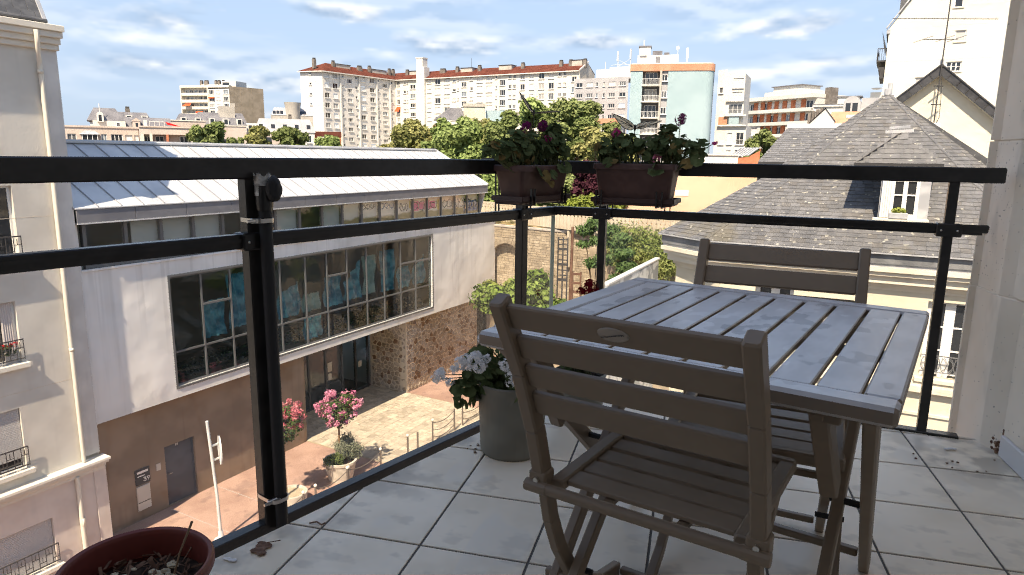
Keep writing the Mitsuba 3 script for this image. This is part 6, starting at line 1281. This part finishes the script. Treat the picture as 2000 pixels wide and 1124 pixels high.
for u in (5.0, 6.6, 7.2, 10.6, 11.8, 13.4): chimney(B2, A2_, u, 4, 22.6, 24.8, .8)
part(B2, 'penthouse_windows', box(14.0, 16.6, 2.95, 3.0, 22.9, 23.9), 'm_dark_pane', A=A2_)
# --- concrete block with a round tower
A3 = az_frame((-94.8, 141.1, 0), 57); B3 = thing('concrete_block', 'grey concrete block with sloping skylight roof and a flared round turret', 'building')
part(B3, 'wall', cat(box(0, 9.5, 0, 6, zb, 8.2), box(.2, 9.5, .3, 6, 8.2, 9.6)), 'm_concrete_far', A=A3)
part(B3, 'roof', quad((.3, .2, 9.6), (9.5, .2, 9.6), (9.5, 2.6, 11.4), (1.0, 2.6, 11.4)), 'm_grey_facade', A=A3)
part(B3, 'turret', lathe([(1.45, zb), (1.45, 8.0), (1.55, 10.6), (1.9, 12.5), (0, 12.55)], 20, (5.1, .6, 0)), 'm_concrete_far', None or 40, A=A3)
for u in (1.0, 1.8, 2.6, 7.0, 7.7): part(B3, 'skylight', tf(box(-.33, .33, 0, 1.2, .02, .06), mat4((1, 0, 0), (0, .8, .6), (0, -.6, .8), (u, .55, 9.87))), 'm_dark_pane', A=A3)
for u in (.9, 2.4, 3.6, 7.2): put_window(B3, A3, u, 5.6, .9, 1.6, 'c', -.03)
# --- low buildings between the zinc roof and the horizon, left
AL = az_frame((-69.84, 64.4, 0), 45); LH = thing('peach_house', 'low peach-fronted house with a glazed bay and slate mansard tower', 'building')
facade(LH, AL, -1.0, 7.2, zb, 3.75, [(.4, 2.45, .9, 1.0, 'c'), (3.6, 2.5, .6, 1.0, 'c'), (4.9, 2.4, 1.2, 1.2, 't'), (6.15, 2.45, .75, 1.0, 's'), (6.95, 2.45, .45, 1.0, 's')], 'm_peach_pale')
part(LH, 'body', cat(box(-1, 7.3, .2, 8, zb, 3.7), box(-1.1, 7.4, -.12, .2, 3.7, 3.9)), 'm_peach_pale', A=AL)
bay = part(LH, 'bay', cat(box(1.4, 3.0, -.7, 0, zb, 1.75)), 'm_white_far', A=AL); part(bay, 'bay_glass', box(1.45, 2.95, -.68, 0, 1.75, 2.9), 'm_dark_pane', A=AL); part(bay, 'bay_frame', cat(*[box(x - .04, x + .04, -.72, -.66, 1.75, 2.9) for x in (1.45, 1.95, 2.45, 2.95)], box(1.4, 3.0, -.72, -.66, 2.2, 2.27)), 'm_white_frame', A=AL); part(bay, 'bay_roof', (np.array([[1.2, -.85, 2.9], [3.2, -.85, 2.9], [3.2, .1, 2.9], [1.2, .1, 2.9], [1.7, -.1, 3.35], [2.7, -.1, 3.35]]), np.array([[0, 1, 5], [0, 5, 4], [1, 2, 5], [0, 4, 3]])), 'm_lead', A=AL)
MS = part(LH, 'mansard', (np.array([[2.0, 1, 4.55], [6.0, 1, 4.55], [6.0, 6, 4.55], [2.0, 6, 4.55], [2.8, 2.5, 6.1], [5.0, 2.5, 6.1], [5, 5, 6.1], [2.8, 5, 6.1]]), np.array([[0, 1, 5, 4], [1, 2, 6, 5], [2, 3, 7, 6], [3, 0, 4, 7], [4, 5, 6, 7]])), 'm_slate_far', A=AL)
part(LH, 'upper_wall', cat(box(2.6, 5.95, .95, 5, 3.7, 4.55)), 'm_slab_cream', A=AL); put_window(LH, AL, 5.2, 4.15, .45, .5, 'd', .93); part(MS, 'dormer', cat(box(3.05, 3.75, .7, 2.2, 4.4, 5.2), tube([(3.4, .7, 5.2), (3.4, 2.2, 5.2)], .35, 12), tube([(3.4, .9, 5.4), (3.4, .9, 6.5)], .05, 6)), 'm_white_far', A=AL); part(MS, 'dormer_pane', box(3.25, 3.55, .68, .70, 4.5, 5.2), 'm_dark_pane', A=AL)
part(LH, 'slate_roof', quad((6.0, 1.0, 3.8), (11, 1.0, 3.8), (11, 4, 5.2), (6.0, 4, 5.2)), 'm_slate_far', A=AL)
gd = part(LH, 'gable_dormer', cat(box(6.7, 7.5, .6, 2, 3.8, 4.6), (np.array([[6.55, .55, 4.6], [7.65, .55, 4.6], [7.1, .55, 5.0], [6.55, 2.5, 4.6], [7.65, 2.5, 4.6], [7.1, 2.5, 5.0]]), np.array([[0, 1, 2], [0, 2, 5], [0, 5, 3], [1, 4, 5], [1, 5, 2]]))), 'm_peach_pale', A=AL); part(gd, 'pane', box(7.0, 7.25, .58, .60, 3.95, 4.4), 'm_dark_pane', A=AL)
A9 = az_frame((-59.89, 64.47, 0), 50); P9 = thing('peach_terrace_block', 'low peach block with deep terrace and pale piers', 'building')
part(P9, 'wall', cat(box(0, 5.5, 0, 7, 2.95, 3.75), box(-.1, 5.6, -.12, 7, 3.7, 3.85)), 'm_peach_pale', A=A9); part(P9, 'back', box(0, 5.5, 1.2, 7, zb, 2.95), 'm_peach_pale', A=A9); part(P9, 'pier', cat(*[box(x, x + .28, -.05, 1.2, zb, 2.95) for x in (.1, .95, 5.1)]), 'm_slab_cream', A=A9); part(P9, 'red_pier', box(2.6, 2.85, -.04, 1.2, zb, 2.95), 'm_brick_red', A=A9)
for u in (.65, 1.9, 4.4): put_window(P9, A9, u, 2.35, .9, .9, 'c', 1.17)
part(P9, 'terrace_clutter', cat(box(.4, .75, .8, 1.1, 3.8, 4.5), *[tube([(1.0 + .5 * q, 1.0, 3.8), (1.0 + .5 * q, 1.0, 4.4)], .03, 4) for q in range(4)], tube([(1, 1, 4.35), (2.5, 1, 4.35)], .03, 4)), 'm_white_far', A=A9); part(P9, 'parasol', (np.array([[2.6, 1.2, 4.4], [4.2, 1.2, 3.9], [4.0, 2.2, 4.0], [2.8, .4, 4.05], [3.6, .4, 3.9]]), np.array([[0, 3, 4], [0, 4, 1], [0, 1, 2]])), 'm_petal_red', A=A9)
A10 = az_frame((-66.0, 76.3, 0), 50); P10 = thing('peach_office_row', 'plain peach flat-roofed building behind the round-headed trees', 'building')
part(P10, 'wall', cat(box(0, 4.2, 0, 7, zb, 5.0), box(4.2, 9.2, .5, 7, zb, 4.5), box(9.2, 14, 1.2, 7, zb, 3.8)), 'm_peach_pale', A=A10); part(P10, 'window_band', cat(box(5, 7.4, .46, .5, 1.9, 2.8), box(9.8, 12.5, 1.15, 1.2, 2.2, 3.2)), 'm_dark_pane', A=A10); part(P10, 'coping', cat(box(-.1, 4.3, -.1, 7, 5.0, 5.12), box(4.2, 9.3, .4, 7, 4.5, 4.62)), 'm_slab_cream', A=A10)
for j, (x, y, az, w, ze, zr, lab) in enumerate(((-95, 92, 48, 9, 5.6, 7.4, 'white house with slate mansard at the far left of the skyline'), (-92, 108, 46, 12, 6.0, 8.0, 'long slate roof with a square chimney block on the left skyline'), (-98, 120, 50, 10, 6.4, 9.0, 'mansard with pale dormers left of the beige slab'), (-88, 118, 54, 14, 5.2, 6.8, 'low pale roofs in front of the beige slab'), (-82, 117, 56, 11, 5.0, 7.6, 'grey zinc mansard with dark rooflights right of the beige slab'))):
    A_ = az_frame((x, y, 0), az); t = thing('town_house', lab, 'building', 'roofs on the left skyline')
    part(t, 'wall', box(0, w, 0, 8, zb, ze), 'm_white_far', A=A_); r_ = part(t, 'roof', (np.array([[-.2, -.2, ze], [w + .2, -.2, ze], [w + .2, 8.2, ze], [-.2, 8.2, ze], [.8, 1.4, zr], [w - .8, 1.4, zr], [w - .8, 6, zr], [.8, 6, zr]]), np.array([[0, 1, 5, 4], [1, 2, 6, 5], [2, 3, 7, 6], [3, 0, 4, 7], [4, 5, 6, 7]])), 'm_grey_facade' if j in (3, 4) else 'm_slate_far', A=A_)
    n = int(w / 2.2)
    for q in range(n):
        u = (q + .5) * w / n
        if j == 4: part(r_, 'rooflight', tf(box(-.35, .35, 0, .9, .02, .08), mat4((1, 0, 0), (0, .52, .85), (0, -.85, .52), (u, .25, ze + .7))), 'm_dark_pane', A=A_)
        else: d_ = part(r_, 'dormer', box(u - .5, u + .5, -.1, 1.4, ze + .1, ze + 1.25), 'm_white_far', A=A_); part(d_, 'dormer_pane', box(u - .3, u + .3, -.13, -.1, ze + .25, ze + 1.1), 'm_dark_pane', A=A_)
        put_window(t, A_, u, ze - 1.2, .9, 1.4, 'c', -.03)
    if j == 1: part(t, 'chimney', cat(box(7.5, 10.2, 1, 3, 6, 9.6), box(9.6, 10.3, 1, 2, 9.6, 10.2), tube([(8.4, 2, 9.6), (8.4, 2, 11.6)], .04, 4)), 'm_concrete_far', A=A_)
    else: chimney(t, A_, w * .6, 3, ze, zr + 1.0, .7)
# --- buildings on the right skyline
A11 = az_frame((9.95, 74.2, 0), 104); W11 = thing('white_gable_house', 'plain white gable wall with old chimneys before the brick block', 'house')
v_ = np.array([[0.75, 0, zb], [2.95, 0, zb], [2.95, 0, 4.85], [2.05, 0, 6.02], [.75, 0, 4.7]]); part(W11, 'wall', (np.vstack([v_, v_ + [-.6, 7, 0]]), np.array([[0, 1, 2], [0, 2, 3], [0, 3, 4], [4, 9, 5], [4, 5, 0], [1, 6, 7], [1, 7, 2]])), 'm_white_far', A=A11)
part(W11, 'roof', cat(quad((.45, -.15, 4.45), (2.05, -.15, 6.10), (1.45, 7, 6.10), (-.2, 7, 4.45)), quad((2.05, -.15, 6.10), (3.05, -.15, 4.80), (2.5, 7, 4.8), (1.45, 7, 6.10))), 'm_roof_red', A=A11); part(W11, 'lean_to', box(-.6, .7, .2, 5, zb, 4.3), 'm_slate_far', A=A11)
for q in range(4): part(W11, 'chimney', box(.35 + .36 * q, .62 + .36 * q, 1.5, 2.2, 4.6, 5.75 + .16 * q), 'm_chimney', A=A11)
A12 = az_frame((14.0, 80, 0), 104); R12 = thing('red_tiled_house', 'low house with an orange-red tiled roof beside the white gable', 'house'); part(R12, 'wall', box(-.9, 5, 0, 6, zb, 4.6), 'm_white_far', A=A12); part(R12, 'roof', quad((-1.1, -.2, 4.55), (5, -.2, 4.55), (4.6, 3, 6.3), (-.6, 3, 6.3)), 'm_terracotta', A=A12); part(R12, 'rooflight', tf(box(0, 1.2, 0, .7, .02, .08), mat4((1, 0, 0), (0, .88, .48), (0, -.48, .88), (.9, 1.6, 5.5))), 'm_lead', A=A12)
A13 = az_frame((14.2, 96, 0), 104); W13 = thing('white_flat_block', 'white flat-roofed block left of the round-topped dormer', 'building'); facade(W13, A13, 0, 5.2, zb, 7.7, [(1.1, 6.6, .6, .7, 'd'), (2.6, 6.6, .8, .8, 's'), (4.1, 6.6, .8, .9, 'c')], 'm_white_far'); part(W13, 'roof', cat(box(-.2, 5.4, -.2, 6, 7.7, 7.95), box(2.6, 5.0, 1, 4, 7.9, 8.9)), 'm_white_far', A=A13); part(W13, 'roof_trim', cat(box(2.4, 5.3, .8, 4.2, 8.9, 9.02), box(-.25, 5.45, -.25, 0, 7.95, 8.02)), 'm_slate_far', A=A13)
A14 = az_frame((16.2, 88.5, 0), 104); Z14 = thing('round_topped_mansard', 'zinc-roofed house with a round-topped dormer behind the slate hip', 'building'); part(Z14, 'wall', box(0, 8, .6, 6, zb, 6.9), 'm_white_far', A=A14); part(Z14, 'roof', cat(tube([(.9, 0, 7.5), (.9, 4, 7.5)], .9, 16), box(0, 1.8, 0, 4, 6.4, 7.5), box(1.8, 8, .8, 5, 6.6, 8.2)), 'm_grey_facade', A=A14); part(Z14, 'pane', cat(box(.25, .75, -.04, 0, 6.5, 7.6), box(.95, 1.5, -.04, 0, 6.5, 7.6)), 'm_dark_pane', A=A14); part(Z14, 'upper', box(2.6, 8, 2, 5, 8, 8.9), 'm_slab_cream', A=A14); part(Z14, 'dish', lathe([(0, 0), (.4, .06), (.6, .2)], 14, (3.2, 1.5, 9.1)), 'm_pole_grey', A=A14)
# --- peach hall beyond the wall, hut
A15 = az_frame((-4.55, 41.2, 0), 92); H15 = thing('peach_hall', 'plain peach rendered hall with a small white plate beyond the wall', 'building'); part(H15, 'wall', box(0, 11, 0, 8, zb, .42), 'm_peach', A=A15); part(H15, 'plate', cbox(3.55, 4.30, -.03, -.001, -1.02, -.70, .005), 'm_plate_white', A=A15); part(H15, 'roof_edge', box(-.1, 11.1, -.1, 8, .42, .55), 'm_concrete_far', A=A15)
A16 = az_frame((2.55, 54.9, 0), 92); H16 = thing('brick_hut', 'small brick hut with a pale sloping metal roof left of the slate roof', 'hut'); part(H16, 'wall', cat((np.array([[0, 0, zb], [2.1, 0, zb], [2.1, 0, 1.75], [1.3, 0, 1.3], [0, 0, 1.15]]), np.array([[0, 1, 2], [0, 2, 3], [0, 3, 4]])), box(0, 2.1, .02, 3, zb, 1.1)), 'm_brick_red', A=A16); part(H16, 'roof', quad((-.1, -.1, 1.22), (1.35, -.1, 1.40), (2.15, 1.6, 2.0), (.8, 1.8, 1.95)), 'm_lead', A=A16)
part(H16, 'roof_seam', cat(*[bar((-.1 + 1.45 * q / 6, -.1, 1.24 + .18 * q / 6), (.8 + 1.35 * q / 6, 1.7, 1.97 + .05 * q / 6), .04, .05) for q in range(7)]), 'm_zinc_seam', A=A16)
solo('white_parapet', cat(tf(box(-.4, 2.4, 0, .4, zb, 1.35), az_frame((.55, 52, 0), 92)), tf(box(-.5, 2.5, -.1, .5, 1.35, 1.45), az_frame((.55, 52, 0), 92))), 'm_white_far', 'white parapet below the white stepped block', 'wall')
A17 = az_frame((-28.5, 74.8, 0), 74); H17 = thing('glass_roofed_hall', 'low hall with pyramid skylight and a brick stair tower above the trees', 'building'); part(H17, 'wall', box(-1, 9, 0, 6, zb, 4.6), 'm_slab_cream', A=A17); part(H17, 'tower', cat(box(2.9, 5.2, -.2, 2, 4, 6.5)), 'm_house_cream', A=A17); part(H17, 'tower_cap', box(2.8, 5.3, -.3, 2.1, 6.5, 6.85), 'm_concrete_far', A=A17); part(H17, 'glass_roof', (np.array([[-.6, .3, 5.0], [3.0, .3, 5.0], [3.0, 3, 5.0], [-.6, 3, 5.0], [1.2, .8, 6.4], [2.6, .8, 6.4], [2.6, 2.4, 6.4]]), np.array([[0, 1, 5], [0, 5, 4], [0, 4, 3], [1, 2, 5]])), 'm_slate_far', A=A17); part(H17, 'brick_base', cat(*[box(-.6 + 1.3 * q, .4 + 1.3 * q, -.05, .05, 3.0, 4.4) for q in range(7)]), 'm_brick_red', A=A17); part(H17, 'lantern', cat(box(5.4, 8.4, .6, 3, 5.0, 6.2)), 'm_blue_facade', A=A17)
# ================================================================== TREES, VIADUCT WALL, GREENERY
mat('m_bark', dif(mottled((0.09, 0.07, 0.05), (0.16, 0.125, 0.09), 8)))
def big_tree(label, c, rx, rz, n, size, cols, seed, group=None, name='tree', clumps=46):
    """c: centre of the crown; trunk to the ground, limbs into the clumps"""
    g = np.random.default_rng(seed); t = thing(name, label, 'tree', group); c = np.asarray(c, float)
    d = g.normal(size=(clumps, 3)); d /= np.linalg.norm(d, axis=1, keepdims=True); d[:, 2] = np.where(d[:, 2] < -.9, -d[:, 2], d[:, 2])
    cs = c + d * (g.uniform(.25, 1, (clumps, 1)) ** .5) * np.array([rx, rx, rz]) * g.uniform(.72, .98, (clumps, 1)); rs = g.uniform(.12, .38, clumps) * rx
    m_, c_ = leaf_cloud(g, cs, rs, n, size, cols, flat=.8, shell=.35, aspect=.7)
    part(t, 'crown', m_, 'm_foliage', color=c_)
    base = np.array([c[0] + g.uniform(-.3, .3), c[1], ZS - .1]); fork = c - [0, 0, rz * .55]
    part(t, 'trunk', cat(tube([base, (base + fork) / 2 + [g.uniform(-.2, .2), 0, 0], fork], [rx * .085, rx * .07, rx * .055], 8), *[tube([fork - [0, 0, .3], (fork + q) / 2 + [0, 0, .2], q], [rx * .035, rx * .022, rx * .008], 5) for q in cs[:14]]), 'm_bark', True); return t
G1 = ((0.175, 0.215, 0.08), (0.23, 0.27, 0.11), (0.14, 0.18, 0.065)); G2 = ((0.27, 0.275, 0.105), (0.33, 0.325, 0.135), (0.21, 0.225, 0.085)); G3 = ((0.21, 0.275, 0.095), (0.265, 0.33, 0.125), (0.165, 0.22, 0.075)); G4 = ((0.11, 0.16, 0.05), (0.145, 0.20, 0.07))
RW = 'round-headed trees behind the zinc roof'; BG = 'big trees in front of the estate'
big_tree('leftmost round green tree behind the zinc roof', (-38.3, 48.7, 1.9), 1.75, 1.75, 9000, .13, G1, 51, RW)
big_tree('second round green tree behind the zinc roof, small and low', (-36.9, 50.3, 1.1), 1.0, 1.1, 4000, .12, G1, 52, RW)
big_tree('yellowish round tree between the two pairs behind the zinc roof', (-37.7, 54.0, 2.0), 1.25, 1.6, 6500, .13, G2, 53, RW)
big_tree('broad green tree at the foot of the white tower', (-35.3, 55.8, 1.8), 1.65, 1.8, 9000, .13, G1, 54, RW)
big_tree('small pale tree in front of the white tower base', (-42, 74, 1.9), 1.6, 1.4, 4000, .15, G3, 55, RW)
big_tree('big olive tree left of the planter boxes', (-27.6, 66.6, .3), 3.7, 5.0, 26000, .17, G2, 56, BG)
big_tree('fresh green tree just left of the corner planter', (-21.0, 60.5, -.4), 3.5, 5.0, 26000, .16, G3, 57, BG)
big_tree('dark green tree rising behind the corner planter leaves', (-16.8, 60.5, .2), 2.8, 5.2, 20000, .16, G1, 58, BG)
big_tree('tallest light green tree behind the wire butterfly', (-15.2, 66.0, 1.2), 3.1, 5.2, 23000, .17, G3, 59, BG)
big_tree('tall tree with a rounded top in front of the grey block', (-11.3, 65.2, 1.4), 3.4, 5.2, 25000, .17, G1, 60, BG)
big_tree('yellow-green tree between the two planter boxes', (-7.0, 56.5, -.6), 2.7, 4.6, 20000, .15, G2, 61, BG)
big_tree('young tree behind the hut, beside the slate roof', (5.3, 62.5, 1.5), 1.5, 1.9, 8000, .13, G1, 62, BG)
big_tree('dark purple plum tree between the planter boxes', (-6.2, 44.0, -.5), 1.5, 1.5, 9000, .10, ((0.075, 0.028, 0.040), (0.11, 0.05, 0.06), (0.055, 0.02, 0.03)), 63, None, 'plum_tree')
shrub('hedge', 'bright yellow-green laurel hedge under the plum tree', [(-6.9 + .55 * k, 40.6 + .1 * (k % 2), -1.75 + .12 * (k % 3)) for k in range(6)], [.5] * 6, 2600, .12, ((0.22, 0.27, 0.05), (0.28, 0.33, 0.08), (0.16, 0.21, 0.04)), 64, None, .45, stem=-4.0, cat_='hedge')
big_tree('green tree between the white building and the corner planter, below the rail', (-13.2, 45.5, -2.2), 2.1, 3.0, 11000, .12, G3, 66, BG)
big_tree('dark tree low behind the corner planter', (-9.2, 48.0, -2.0), 2.2, 2.8, 11000, .12, G1, 67, BG)
big_tree('pale green tree filling the gap right of the big olive tree', (-24.0, 64.0, .4), 3.0, 4.4, 16000, .16, G3, 68, BG)
big_tree('olive tree between the olive and the fresh green tree crowns, further back', (-22.5, 70.5, .6), 3.2, 4.8, 15000, .17, G2, 69, BG)
big_tree('green tree behind the tall ones, beside the grey block', (-7.8, 68.0, .2), 2.9, 4.2, 15000, .17, G1, 70, BG)
# ---- stone retaining wall with a blind arch, precast fence on top
AV = az_frame((-12.2, 37.2, 0), 112)
for k, (a, b) in enumerate((((0.32, 0.265, 0.19), (0.41, 0.345, 0.25)), ((0.37, 0.31, 0.225), (0.46, 0.395, 0.295)), ((0.27, 0.225, 0.165), (0.35, 0.295, 0.22)))): mat(f'm_rubble_{k}', dif(mottled(a, b, 3)))
mat('m_rubble_mortar', dif(mottled((0.29, 0.25, 0.185), (0.37, 0.32, 0.245), 2)))
VW = thing('retaining_wall', 'old ochre stone retaining wall with a blind arch behind the greenery', 'wall')
ax_, az_, ar = 2.55, -4.75, 1.12
arch_hole = Polygon([(ax_ + ar * math.cos(t), az_ + ar * math.sin(t)) for t in np.linspace(0, math.pi, 25)] + [(ax_ - ar, ZS), (ax_ + ar, ZS)])
face = sbox(-4, ZS, 13.5, -2.75).difference(arch_hole)
m_ = trimesh.creation.extrude_polygon(face, .55, engine='earcut'); v = np.array(m_.vertices)
part(VW, 'wall', (np.c_[v[:, 0], v[:, 2], v[:, 1]], np.array(m_.faces)), 'm_rubble_mortar', A=AV)
part(VW, 'arch_back', box(ax_ - ar - .1, ax_ + ar + .1, .45, .5, ZS, az_ + ar + .1), 'm_rubble_mortar', A=AV)
for k in range(15):
    t0_, t1_ = math.pi * k / 15 + .012, math.pi * (k + 1) / 15 - .012
    q = [(ax_ + r_ * math.cos(t), -.04, az_ + r_ * math.sin(t)) for r_, t in ((ar, t0_), (ar + .30, t0_), (ar + .30, t1_), (ar, t1_))]
    part(VW, 'arch_stone', (np.array(q + [(a, .3, c) for a, b, c in q]), np.array([[0, 1, 2, 3], [0, 4, 5, 1], [1, 5, 6, 2], [2, 6, 7, 3], [3, 7, 4, 0]])), 'm_rubble_2', A=AV)
vs = [M() for _ in range(3)]; g_ = np.random.default_rng(8); z = ZS + 2.0
while z < -2.8:
    h = g_.uniform(.10, .17); x = -4 + g_.uniform(0, .2)
    while x < 13.3:
        w = g_.uniform(.16, .40); cx_, cz_ = x + w / 2, z + h / 2
        inside = abs(cx_ - ax_) < ar + .32 and (cz_ < az_ or math.hypot(cx_ - ax_, cz_ - az_) < ar + .34)
        if not inside: vs[g_.integers(3)].mesh(box(x + .012, x + w - .012, -g_.uniform(.012, .045), .02, z + .012, z + h - .008))
        elif abs(cx_ - ax_) < ar and (cz_ < az_ or math.hypot(cx_ - ax_, cz_ - az_) < ar): vs[g_.integers(2)].mesh(box(x + .01, x + w - .01, .42 - g_.uniform(0, .02), .46, z + .01, z + h - .006))
        x += w
    z += h
for k in range(3): part(VW, 'rubble', vs[k].get(), f'm_rubble_{k}', A=AV, kind='stuff')
part(VW, 'coping', cat(*[cbox(-4 + .9 * q + .01, -3.1 + .9 * q - .01, -.08, .6, -2.75, -2.62, .02) for q in range(20)]), 'm_concrete_far', A=AV)
AF = az_frame((-12.3, 38.6, 0), 124)
FN = thing('precast_fence', 'pale precast board fence with diamond cut-outs along the top of the slope', 'fence')
mat('m_precast', dif(mottled((0.50, 0.43, 0.32), (0.58, 0.51, 0.40), 1.5, 3, streak=0.3)))
for k in range(58):
    P = sbox(.012, 0, .243, 1.05)
    for zc, xc in ((.90, .128), (.72, .02), (.72, .235)):
        P = P.difference(Polygon([(xc - .045, zc), (xc, zc - .06), (xc + .045, zc), (xc, zc + .06)]))
    if P.geom_type != 'Polygon': continue
    m_ = trimesh.creation.extrude_polygon(P, .05, engine='earcut'); v = np.array(m_.vertices)
    part(FN, 'board', (np.c_[v[:, 0] + k * .255, v[:, 2] + .004 * (k % 2), v[:, 1] - 2.55], np.array(m_.faces)), 'm_precast', A=AF)
part(FN, 'backing', cat(box(0, 14.8, .06, .10, -2.52, -2.40), box(0, 14.8, .06, .10, -1.95, -1.88), *[box(1.85 * q, 1.85 * q + .14, .05, .2, -4.5, -1.45) for q in range(9)]), 'm_precast', A=AF)
sl_ = M(); n1, n2 = 30, 10; V = []
gs = np.random.default_rng(3)
for j in range(n2):
    for i in range(n1):
        u, f = -4 + 18 * i / (n1 - 1), j / (n2 - 1); V.append((u, -.0 + 2.2 * f + .0, -2.66 + .25 * f + .12 * meshkit.fbm(np.array([[u * 1.3, f * 4, 0]]), 3, 1)[0]))
structure('bank', tf((np.array(V), np.array([[j * n1 + i, j * n1 + i + 1, (j + 1) * n1 + i + 1, (j + 1) * n1 + i] for j in range(n2 - 1) for i in range(n1 - 1)])), AV), mat('m_dry_bank', dif(mottled((0.26, 0.20, 0.10), (0.38, 0.30, 0.17), 2))), True)
g = np.random.default_rng(12); m_, c_ = leaf_cloud(g, [(u, .3 + g.uniform(0, 1.2), -2.55) for u in np.linspace(-2, 13, 40)], [.35] * 40, 5200, .09, ((0.30, 0.24, 0.11), (0.22, 0.20, 0.08), (0.16, 0.17, 0.06)), flat=.5, shell=.1, aspect=.12)
k_ = key('dry_grass'); scene[k_] = shape(tf(m_, AV), 'm_foliage', color=c_); tag(k_, 'dry straw-coloured grass on top of the stone wall', 'grass', None, 'stuff')
shrub('climbing_shrub', 'tangle of pale green climbers on the slope below the fence', [(-3.6, 33.2, -2.6), (-3.0, 32.5, -2.45), (-2.3, 32.0, -2.4), (-1.7, 31.5, -2.5), (-1.1, 31.0, -2.6), (-2.7, 32.0, -3.1), (-1.9, 31.3, -3.2), (-1.3, 30.8, -3.2), (-3.4, 32.6, -3.4), (-.6, 30.6, -2.9), (-.9, 30.4, -3.6)], [.62] * 11, 8500, .085, ((0.19, 0.235, 0.075), (0.25, 0.285, 0.105), (0.14, 0.185, 0.055)), 71, None, .3, stem=-6.5)
solo('slope_wall', tf(cat(box(0, 9, 0, .5, ZS, -3.3)), az_frame((-4.8, 33.6, 0), 124)), 'm_rubble_0', 'rubble foot of the slope under the climbers', 'wall')
def ail(label, trunks, clumps, seed):
    g = np.random.default_rng(seed); t = thing('young_tree', label, 'tree', 'young leafy trees before the stone wall')
    m_, c_ = leaf_cloud(g, [c for c, r in clumps], [r for c, r in clumps], 3600, .085, ((0.11, 0.175, 0.065), (0.15, 0.22, 0.09), (0.08, 0.135, 0.05)), flat=.55, shell=.25, aspect=.34, droop=.35)
    part(t, 'crown', m_, 'm_foliage', color=c_)
    part(t, 'trunk', cat(*[tube(q, np.linspace(.05, .015, len(q)), 6) for q in trunks]), 'm_bark', True)
ail('young tree with drooping leaves right of the rusty post', [[(-4.0, 30.0, ZS), (-4.05, 30.0, -6), (-3.95, 30.0, -2.2)], [(-4.02, 30, -5), (-3.7, 30, -3.4), (-3.5, 30, -2.9)], [(-4.02, 30, -5.5), (-4.3, 30, -3.6), (-4.5, 30, -2.5)]],
    [((-4.0, 30.0, -1.75), .55), ((-4.5, 30.0, -2.05), .45), ((-3.5, 30.0, -2.0), .5), ((-3.9, 30, -2.5), .45), ((-3.2, 30.0, -2.6), .42), ((-4.6, 30, -2.7), .3), ((-3.6, 29.9, -3.3), .5), ((-4.1, 29.9, -3.5), .4)], 81)
ail('young leaning tree just behind the right-hand corner post', [[(-3.4, 28.5, ZS), (-3.2, 28.5, -5.4), (-2.7, 28.5, -3.6)]], [((-2.7, 28.5, -2.8), .45), ((-2.5, 28.5, -3.4), .5), ((-2.15, 28.5, -3.75), .4), ((-2.9, 28.5, -3.9), .35), ((-2.75, 28.6, -2.2), .4)], 82)
big_tree('bright green spreading bush below the corner glass', (-5.9, 25.0, -4.45), 1.75, 1.35, 9000, .085, ((0.15, 0.215, 0.045), (0.20, 0.265, 0.07), (0.10, 0.155, 0.035)), 83, None, 'spreading_bush', 30)
big_tree('lower green bush to the right of the spreading one', (-4.3, 24.4, -5.0), 1.1, .85, 6000, .075, ((0.13, 0.19, 0.05), (0.17, 0.235, 0.07)), 84, None, 'spreading_bush', 20)
big_tree('small yellowish bush against the end of the white building', (-7.3, 26.6, -4.4), .9, .8, 4000, .08, ((0.19, 0.22, 0.05), (0.24, 0.26, 0.08)), 85, None, 'spreading_bush', 16)
mat('m_rust_post', dif(mottled((0.13, 0.075, 0.055), (0.19, 0.115, 0.085), 4)))
solo('rusty_post', tube([(-5.05, 29.6, ZS), (-5.05, 29.6, -6), (-5.02, 29.6, -1.9)], .065, 8), 'm_rust_post', 'straight rusty brown post before the stone wall', 'post', smooth=True)
lt = M()
for x0 in (-5.95, -5.72, -5.5): lt.mesh(box(x0, x0 + .06, 31.0, 31.06, -7.5, -2.55))
for q in range(9): lt.mesh(box(-5.95, -5.44, 31.01, 31.05, -4.6 + .24 * q, -4.55 + .24 * q) if q % 3 else box(-5.95, -5.44, 31.01, 31.05, -4.6 + .24 * q, -4.48 + .24 * q))
solo('steel_lattice', lt.get(), 'm_iron', 'dark steel lattice posts standing before the stone wall', 'lattice')
solo('brown_lattice', cat(*[box(-4.95 + a, -4.88 + a, 29.3, 29.36, ZS, -3.85) for a in (0, .36)], *[box(-4.95, -4.55, 29.3, 29.36, -5.6 + .4 * q, -5.5 + .4 * q) for q in range(5)]), 'm_rust_post', 'low brown lattice beside the rusty post', 'lattice')
# gardens at the foot of the wall
structure('garden', sbar(33.3, 60, -26, 22, ZS - .05, ZS + .01), mat('m_garden', dif(mottled((0.10, 0.10, 0.045), (0.20, 0.165, 0.09), 1.2))))
